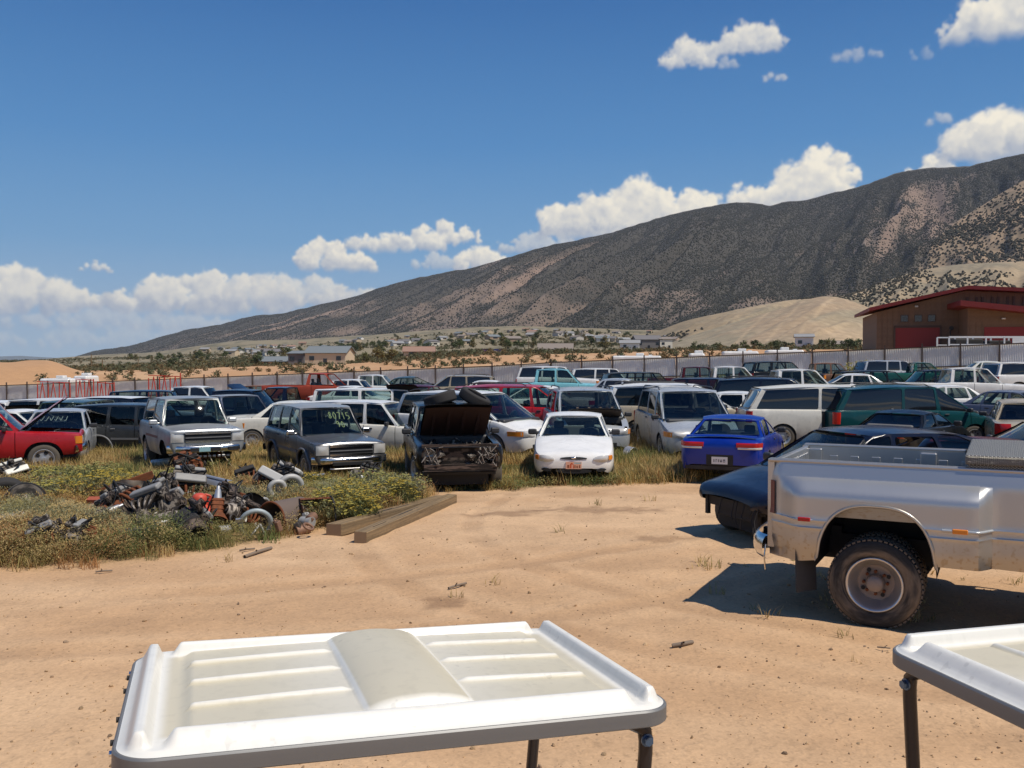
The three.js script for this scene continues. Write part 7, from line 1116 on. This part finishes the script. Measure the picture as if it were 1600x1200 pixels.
{ // small broken bits that nobody would count
  const R = rng(71), gs = [rbox(0.12, 0.07, 0.05, 0.01, 0, 0, 0), cyl(0.04, 0.05, 0.12, 10, 0, 0, 0, 1), tube([[-0.1, 0, 0], [0, 0.05, 0.02], [0.1, 0, 0.05]], 0.012, 5, 8), new THREE.TorusGeometry(0.07, 0.018, 6, 14)].map(clean), col = new THREE.Color(), m4 = new THREE.Matrix4(), q = new THREE.Quaternion(), e = new THREE.Euler();
  gs.forEach((g, k) => { const im = new THREE.InstancedMesh(g, std([1, 1, 1], 0.6, 0.3, { map: dustTex }), 70); for (let i = 0; i < 70; i++) { const px = 15 + R() * R() * 20 + R() * 470, py = 772 + R() * 75 - Math.abs(px - 250) * 0.02, p = spot(px, py, 0.03 + R() * 0.2), s = 0.6 + R() * 1.1; im.setMatrixAt(i, m4.compose(new THREE.Vector3(...p), q.setFromEuler(e.set(R() * 6, R() * 6, R() * 6)), new THREE.Vector3(s, s, s))); const t = R(); t < 0.4 ? col.setRGB(0.06, 0.05, 0.045) : t < 0.7 ? col.setRGB(0.24, 0.13, 0.08) : t < 0.92 ? col.setRGB(0.4, 0.39, 0.37) : col.setRGB(0.7, 0.68, 0.62); im.setColorAt(i, col); } im.name = numbered('scrap_bits'); im.castShadow = im.receiveShadow = true; scene.add(tag(im, null, null, null, 'stuff')); });
}
// ------------------------------------------------------------------ dry grass, weeds and yellow-flowered bushes
function tuft(seed, n, h, spread, w, lean) {
  const R = rng(seed), P = [], C = [];
  for (let i = 0; i < n; i++) {
    const a = R() * 6.283, r = spread * Math.sqrt(R()) * 0.4, b = R() * 6.283, hh = h * (0.45 + 0.55 * R()), l = lean * hh * (0.3 + R()), x0 = Math.cos(a) * r, z0 = Math.sin(a) * r, x1 = x0 + Math.cos(b) * l * 0.4, z1 = z0 + Math.sin(b) * l * 0.4, x2 = x0 + Math.cos(b) * l, z2 = z0 + Math.sin(b) * l, wx = Math.cos(b + 1.57) * w, wz = Math.sin(b + 1.57) * w, y1 = hh * 0.6;
    P.push(x0 - wx, 0, z0 - wz, x0 + wx, 0, z0 + wz, x1 + wx * 0.8, y1, z1 + wz * 0.8, x0 - wx, 0, z0 - wz, x1 + wx * 0.8, y1, z1 + wz * 0.8, x1 - wx * 0.8, y1, z1 - wz * 0.8, x1 - wx * 0.8, y1, z1 - wz * 0.8, x1 + wx * 0.8, y1, z1 + wz * 0.8, x2, hh, z2);
  }
  const g = new THREE.BufferGeometry(); g.setAttribute('position', new THREE.Float32BufferAttribute(P, 3)); g.computeVertexNormals(); return clean(g);
}
function leafy(seed, n, h, rx, ls) {                        // a low bushy weed: leaf-sized faces through a dome, on stems
  const R = rng(seed), P = [];
  for (let i = 0; i < n; i++) {
    const a = R() * 6.283, q = Math.pow(R(), 0.5), y = h * Math.pow(R(), 0.75), r = rx * q * (0.35 + 0.65 * Math.sin(Math.PI * clamp(y / h * 0.8 + 0.12, 0, 1))), c = [Math.cos(a) * r, y, Math.sin(a) * r], b = R() * 6.283, t = R() * 1.2 - 0.1, d = [Math.cos(b) * Math.cos(t), Math.sin(t), Math.sin(b) * Math.cos(t)], e = [-Math.sin(b), 0.3 * (R() - 0.5), Math.cos(b)];
    P.push(c[0] - e[0] * ls * 0.3, c[1] - e[1] * ls * 0.3, c[2] - e[2] * ls * 0.3, c[0] + e[0] * ls * 0.3, c[1] + e[1] * ls * 0.3, c[2] + e[2] * ls * 0.3, c[0] + d[0] * ls * 1.5, c[1] + d[1] * ls * 1.5, c[2] + d[2] * ls * 1.5);
  }
  const g = new THREE.BufferGeometry(); g.setAttribute('position', new THREE.Float32BufferAttribute(P, 3)); g.computeVertexNormals(); return clean(g);
}
const leafMat = () => new THREE.MeshPhysicalMaterial({ color: rgb(1, 1, 1), roughness: 0.95, transmission: 0.35, thickness: 0, side: THREE.DoubleSide, specularIntensity: 0.2 });
function sow(name, geos, n, seed, pick) {                   // pick(R) -> null or {x, d, s, sy, c}
  const R = rng(seed), L = geos.map(() => []); let tries = 0, m = 0;
  while (m < n && tries++ < n * 40) { const p = pick(R); if (!p) continue; L[m % geos.length].push(p); m++; }
  geos.forEach((g, k) => {
    const im = new THREE.InstancedMesh(g, leafMat(), L[k].length), m4 = new THREE.Matrix4(), q = new THREE.Quaternion(), e = new THREE.Euler(), col = new THREE.Color();
    L[k].forEach((p, i) => { m4.compose(new THREE.Vector3(p.x, ground(p.x, p.d) - 0.02, -p.d), q.setFromEuler(e.set((R() - 0.5) * 0.25, R() * 6.28, (R() - 0.5) * 0.25)), new THREE.Vector3(p.s, p.sy ?? p.s, p.s)); im.setMatrixAt(i, m4); const f = 0.75 + 0.5 * R(); im.setColorAt(i, col.setRGB(p.c[0] * f, p.c[1] * f, p.c[2] * f)); });
    im.name = numbered(name); im.castShadow = im.receiveShadow = true; scene.add(tag(im, null, null, null, 'stuff'));
  });
}
const STRAW = [0.50, 0.37, 0.165], GOLD = [0.44, 0.30, 0.10], OLIVE = [0.30, 0.255, 0.095], GREEN = [0.15, 0.18, 0.06], SAGE = [0.28, 0.27, 0.15], RUSTY = [0.37, 0.195, 0.08];
const colourAt = (x, d, R) => {                             // front of the heap greener and rustier, behind it straw
  const n = fbm(x * 0.9 + 4, d * 0.9, 3), e = d - edgeD(x), r = R();
  if (x < -1.2 && d < 16.5) return e < 1.6 ? (n > 0.58 ? (r < 0.45 ? GREEN : OLIVE) : r < 0.3 ? RUSTY : r < 0.55 ? OLIVE : STRAW) : n > 0.56 ? (r < 0.4 ? OLIVE : SAGE) : n < 0.42 ? (r < 0.3 ? RUSTY : GOLD) : r < 0.4 ? STRAW : SAGE;
  return n > 0.58 ? (r < 0.5 ? OLIVE : GREEN) : r < 0.5 ? STRAW : r < 0.8 ? GOLD : r < 0.9 ? RUSTY : OLIVE;
};
const tufts = [tuft(1, 34, 0.42, 0.5, 0.006, 0.5), tuft(2, 30, 0.34, 0.55, 0.007, 0.75), tuft(3, 40, 0.30, 0.7, 0.006, 0.6)];
const heap = (x, d) => { const p = 800 + FPX * x / d, q = Math.hypot((p - 300) / 210, (d - 13.6) / 1.6); return 0.5 + 0.5 * ss(0.6, 1.1, q); };
const near = (R) => { const d = 9.5 + Math.pow(R(), 0.8) * 20, x = -0.62 * d + R() * 1.2 * d; return [x, d]; };
sow('dry_grass', tufts, 17000, 21, (R) => { const [x, d] = near(R), w = weeds(x, d); if (R() > w * 1.05 - 0.08) return null; const s = (0.55 + 0.7 * R()) * (d > 17 ? 1 : 0.85) * (0.6 + 0.4 * w) * heap(x, d); return { x, d, s: s * 1.1, sy: s, c: colourAt(x, d, R) }; });
sow('dry_grass', [tufts[0], tufts[2]], 6500, 22, (R) => { const d = 28 + R() * 42, x = -0.62 * d + R() * 1.24 * d; if (R() > weeds(x, d)) return null; const s = 0.9 + 0.9 * R(); return { x, d, s: s * 1.3, sy: s, c: R() < 0.5 ? STRAW : R() < 0.6 ? GOLD : OLIVE }; });
sow('leafy_weeds', [leafy(5, 150, 0.32, 0.24, 0.026), leafy(6, 190, 0.42, 0.22, 0.022)], 4600, 23, (R) => { const d = 9.5 + R() * 7.5, x = -0.62 * d + R() * (0.62 * d - 0.8), w = weeds(x, d); if (R() > w - 0.12) return null; const e = d - edgeD(x), s = (0.5 + 0.6 * R()) * ss(-0.1, 0.7, e) * heap(x, d); return s < 0.15 ? null : { x, d, s: s * 1.15, sy: s, c: colourAt(x, d, R) }; });
sow('leafy_weeds', [leafy(7, 130, 0.26, 0.26, 0.03)], 900, 24, (R) => { const d = 18.2 + R() * 3.5, x = -1.6 + R() * 9; if (R() > weeds(x, d) * 0.8 + (Math.abs(d - 18.8) < 0.5 && x < 0.2 ? 0.6 : 0)) return null; const s = 0.4 + 0.6 * R(); return { x, d, s: s * 1.2, sy: s * 0.8, c: R() < 0.55 ? GREEN : OLIVE }; });
// scattered sprigs on the bare dirt and in the shade of the truck
sow('dirt_sprigs', [tuft(8, 12, 0.12, 0.2, 0.004, 0.9)], 60, 25, (R) => { const t = R() < 0.6, d = t ? 7.6 + R() * 3.2 : 6 + R() * 11, x = t ? 2.0 + R() * 4.5 : -4 + R() * 8; return weeds(x, d) > 0.2 ? null : { x, d, s: 0.5 + R(), c: R() < 0.6 ? STRAW : OLIVE }; });
// yellow-flowered bushes, each a plant with stems and flower heads
{
  const make = (seed) => { const R = rng(seed), st = [], fl = []; const N = 330; for (let i = 0; i < N; i++) { const a = R() * 6.283, c = Math.pow(R(), 0.6) * 1.05, h = 0.55 * (0.6 + 0.4 * R()) * Math.cos(c * 0.75), r = 0.42 * Math.sin(c * 1.3) * (0.7 + 0.3 * R()), x = Math.cos(a) * r, z = Math.sin(a) * r, b = R() * 6.28, w = 0.006; for (let k = 0; k < 2; k++) { const t0 = k * 0.45, t1 = Math.min(1, t0 + 0.6); st.push(x * t0 - Math.cos(b) * w, h * t0, z * t0 - Math.sin(b) * w, x * t0 + Math.cos(b) * w, h * t0, z * t0 + Math.sin(b) * w, x * t1 + (R() - 0.5) * 0.05, h * t1, z * t1 + (R() - 0.5) * 0.05); } for (let k = 0; k < 3; k++) { const t = 0.4 + 0.6 * R(), q = R() * 6.28; st.push(x * t, h * t, z * t, x * t + Math.cos(q) * 0.035, h * t + 0.05, z * t + Math.sin(q) * 0.035, x * t + Math.cos(q + 0.5) * 0.02, h * t + 0.045, z * t + Math.sin(q + 0.5) * 0.02); } if (c < 0.9 && R() < 0.42) for (let k = 0; k < 4; k++) { const q = R() * 6.28, s = 0.024, px = x + (R() - 0.5) * 0.06, py = h + (R() - 0.4) * 0.05, pz = z + (R() - 0.5) * 0.06; fl.push(px + Math.cos(q) * s, py, pz + Math.sin(q) * s, px - Math.sin(q) * s, py + s * 0.6, pz + Math.cos(q) * s, px - Math.cos(q) * s, py + s * 0.2, pz - Math.sin(q) * s); } } return [st, fl].map((p) => { const g = new THREE.BufferGeometry(); g.setAttribute('position', new THREE.Float32BufferAttribute(p, 3)); g.computeVertexNormals(); return clean(g); }); };
  const protos = [1, 2, 3].map(make), sm = [[0.24, 0.245, 0.125], [0.19, 0.205, 0.085], [0.27, 0.265, 0.16]].map((c) => { const m = leafMat(); m.color.setRGB(...c); return m; }), fm = [[0.46, 0.345, 0.06], [0.40, 0.35, 0.085], [0.34, 0.32, 0.11]].map((c) => { const m = leafMat(); m.color.setRGB(...c); return m; });
  const L = [[44, 765], [62, 776], [82, 770], [105, 774], [128, 780], [150, 776], [172, 782], [118, 790], [92, 792], [200, 778], [226, 776], [250, 770], [140, 796], [66, 798], [270, 778], [216, 790], [178, 797], [482, 790], [505, 796], [530, 800], [548, 790], [568, 802], [590, 796], [612, 798], [604, 785], [520, 780], [495, 775], [470, 778], [578, 784], [540, 812], [512, 818], [626, 792], [556, 818], [20, 758], [100, 762], [340, 748]];
  const ORD = ['first', 'second', 'third', 'fourth', 'fifth', 'sixth', 'seventh', 'eighth', 'ninth', 'tenth', 'eleventh', 'twelfth', 'thirteenth', 'fourteenth', 'fifteenth', 'sixteenth', 'seventeenth', 'eighteenth', 'nineteenth', 'twentieth'];
  const rank = (px, right, py) => L.filter(([x, y]) => (x > 400) === right && (x < px || (x === px && y < py))).length;
  L.forEach(([px, py], i) => {
    const right = px > 400, p = spot(px, py, -0.03), v = i % 3, t = thing('flowering_bush', right ? 'yellow-green flowering bush behind the timber beams, ' + ORD[rank(px, right, py)] + ' from the left' : 'yellow flowering bush behind the scrap heap, ' + ORD[rank(px, right, py)] + ' from the left edge', 'bush', p, i * 1.3, right ? 'bushes behind the beams' : 'bushes behind the scrap heap'), s = 0.95 + 0.45 * h2(i, 7); t.scale.set(s * 1.1, s * (0.6 + 0.3 * h2(i, 3)), s * 1.1);
    part('stems', protos[v][0], sm[(i * 5) % 3], t); part('flowers', protos[v][1], fm[(i + (right ? 1 : 0)) % 3], t).userData.kind = 'stuff';
  });
  for (const [px, d, s, l] of [[1346, 58, 3.0, 'yellow-green bush by the fence left of the black off-roader wreck'], [808, 66, 2.2, 'green weeds against the fence right of the maroon car'], [1128, 66, 2.0, 'dry bush against the fence left of the red-bed pickup'], [1462, 60, 2.0, 'pale bush against the fence behind the green pickup cab'], [700, 64, 2.2, 'yellow weed bush against the fence near the crushed green car']]) { const x = atX(px, d), t = thing('fence_bush', l, 'bush', [x, ground(x, d), -d], px); t.scale.set(s, s * 1.1, s); part('stems', protos[0][0], fm[2], t); part('flowers', protos[0][1], fm[1], t).userData.kind = 'stuff'; }
}
// pebbles and clods on the dirt
{
  const g = new THREE.IcosahedronGeometry(1, 0), R = rng(61), L = []; for (let i = 0; i < 3000; i++) { const d = 5 + Math.pow(R(), 1.5) * 13, x = -0.6 * d + R() * 1.2 * d; if (weeds(x, d) > 0.5) continue; L.push([x, d, 0.003 + 0.010 * Math.pow(R(), 9) + 0.003 * R()]); }
  const im = new THREE.InstancedMesh(g, std([1, 1, 1], 0.95), L.length), m4 = new THREE.Matrix4(), q = new THREE.Quaternion(), e = new THREE.Euler(), c = new THREE.Color();
  L.forEach(([x, d, s], i) => { m4.compose(new THREE.Vector3(x, ground(x, d) + s * 0.3, -d), q.setFromEuler(e.set(R() * 6, R() * 6, R() * 6)), new THREE.Vector3(s * (1 + R()), s * (0.6 + 0.5 * R()), s * (1 + R()))); im.setMatrixAt(i, m4); const k = 0.6 + 0.7 * R(); im.setColorAt(i, R() < 0.25 ? c.setRGB(0.28 * k, 0.19 * k, 0.12 * k) : c.setRGB(0.42 * k, 0.28 * k, 0.155 * k)); });
  im.name = 'pebbles'; im.castShadow = im.receiveShadow = true; scene.add(tag(im, null, null, null, 'stuff'));
}
renderer.render(scene, camera);
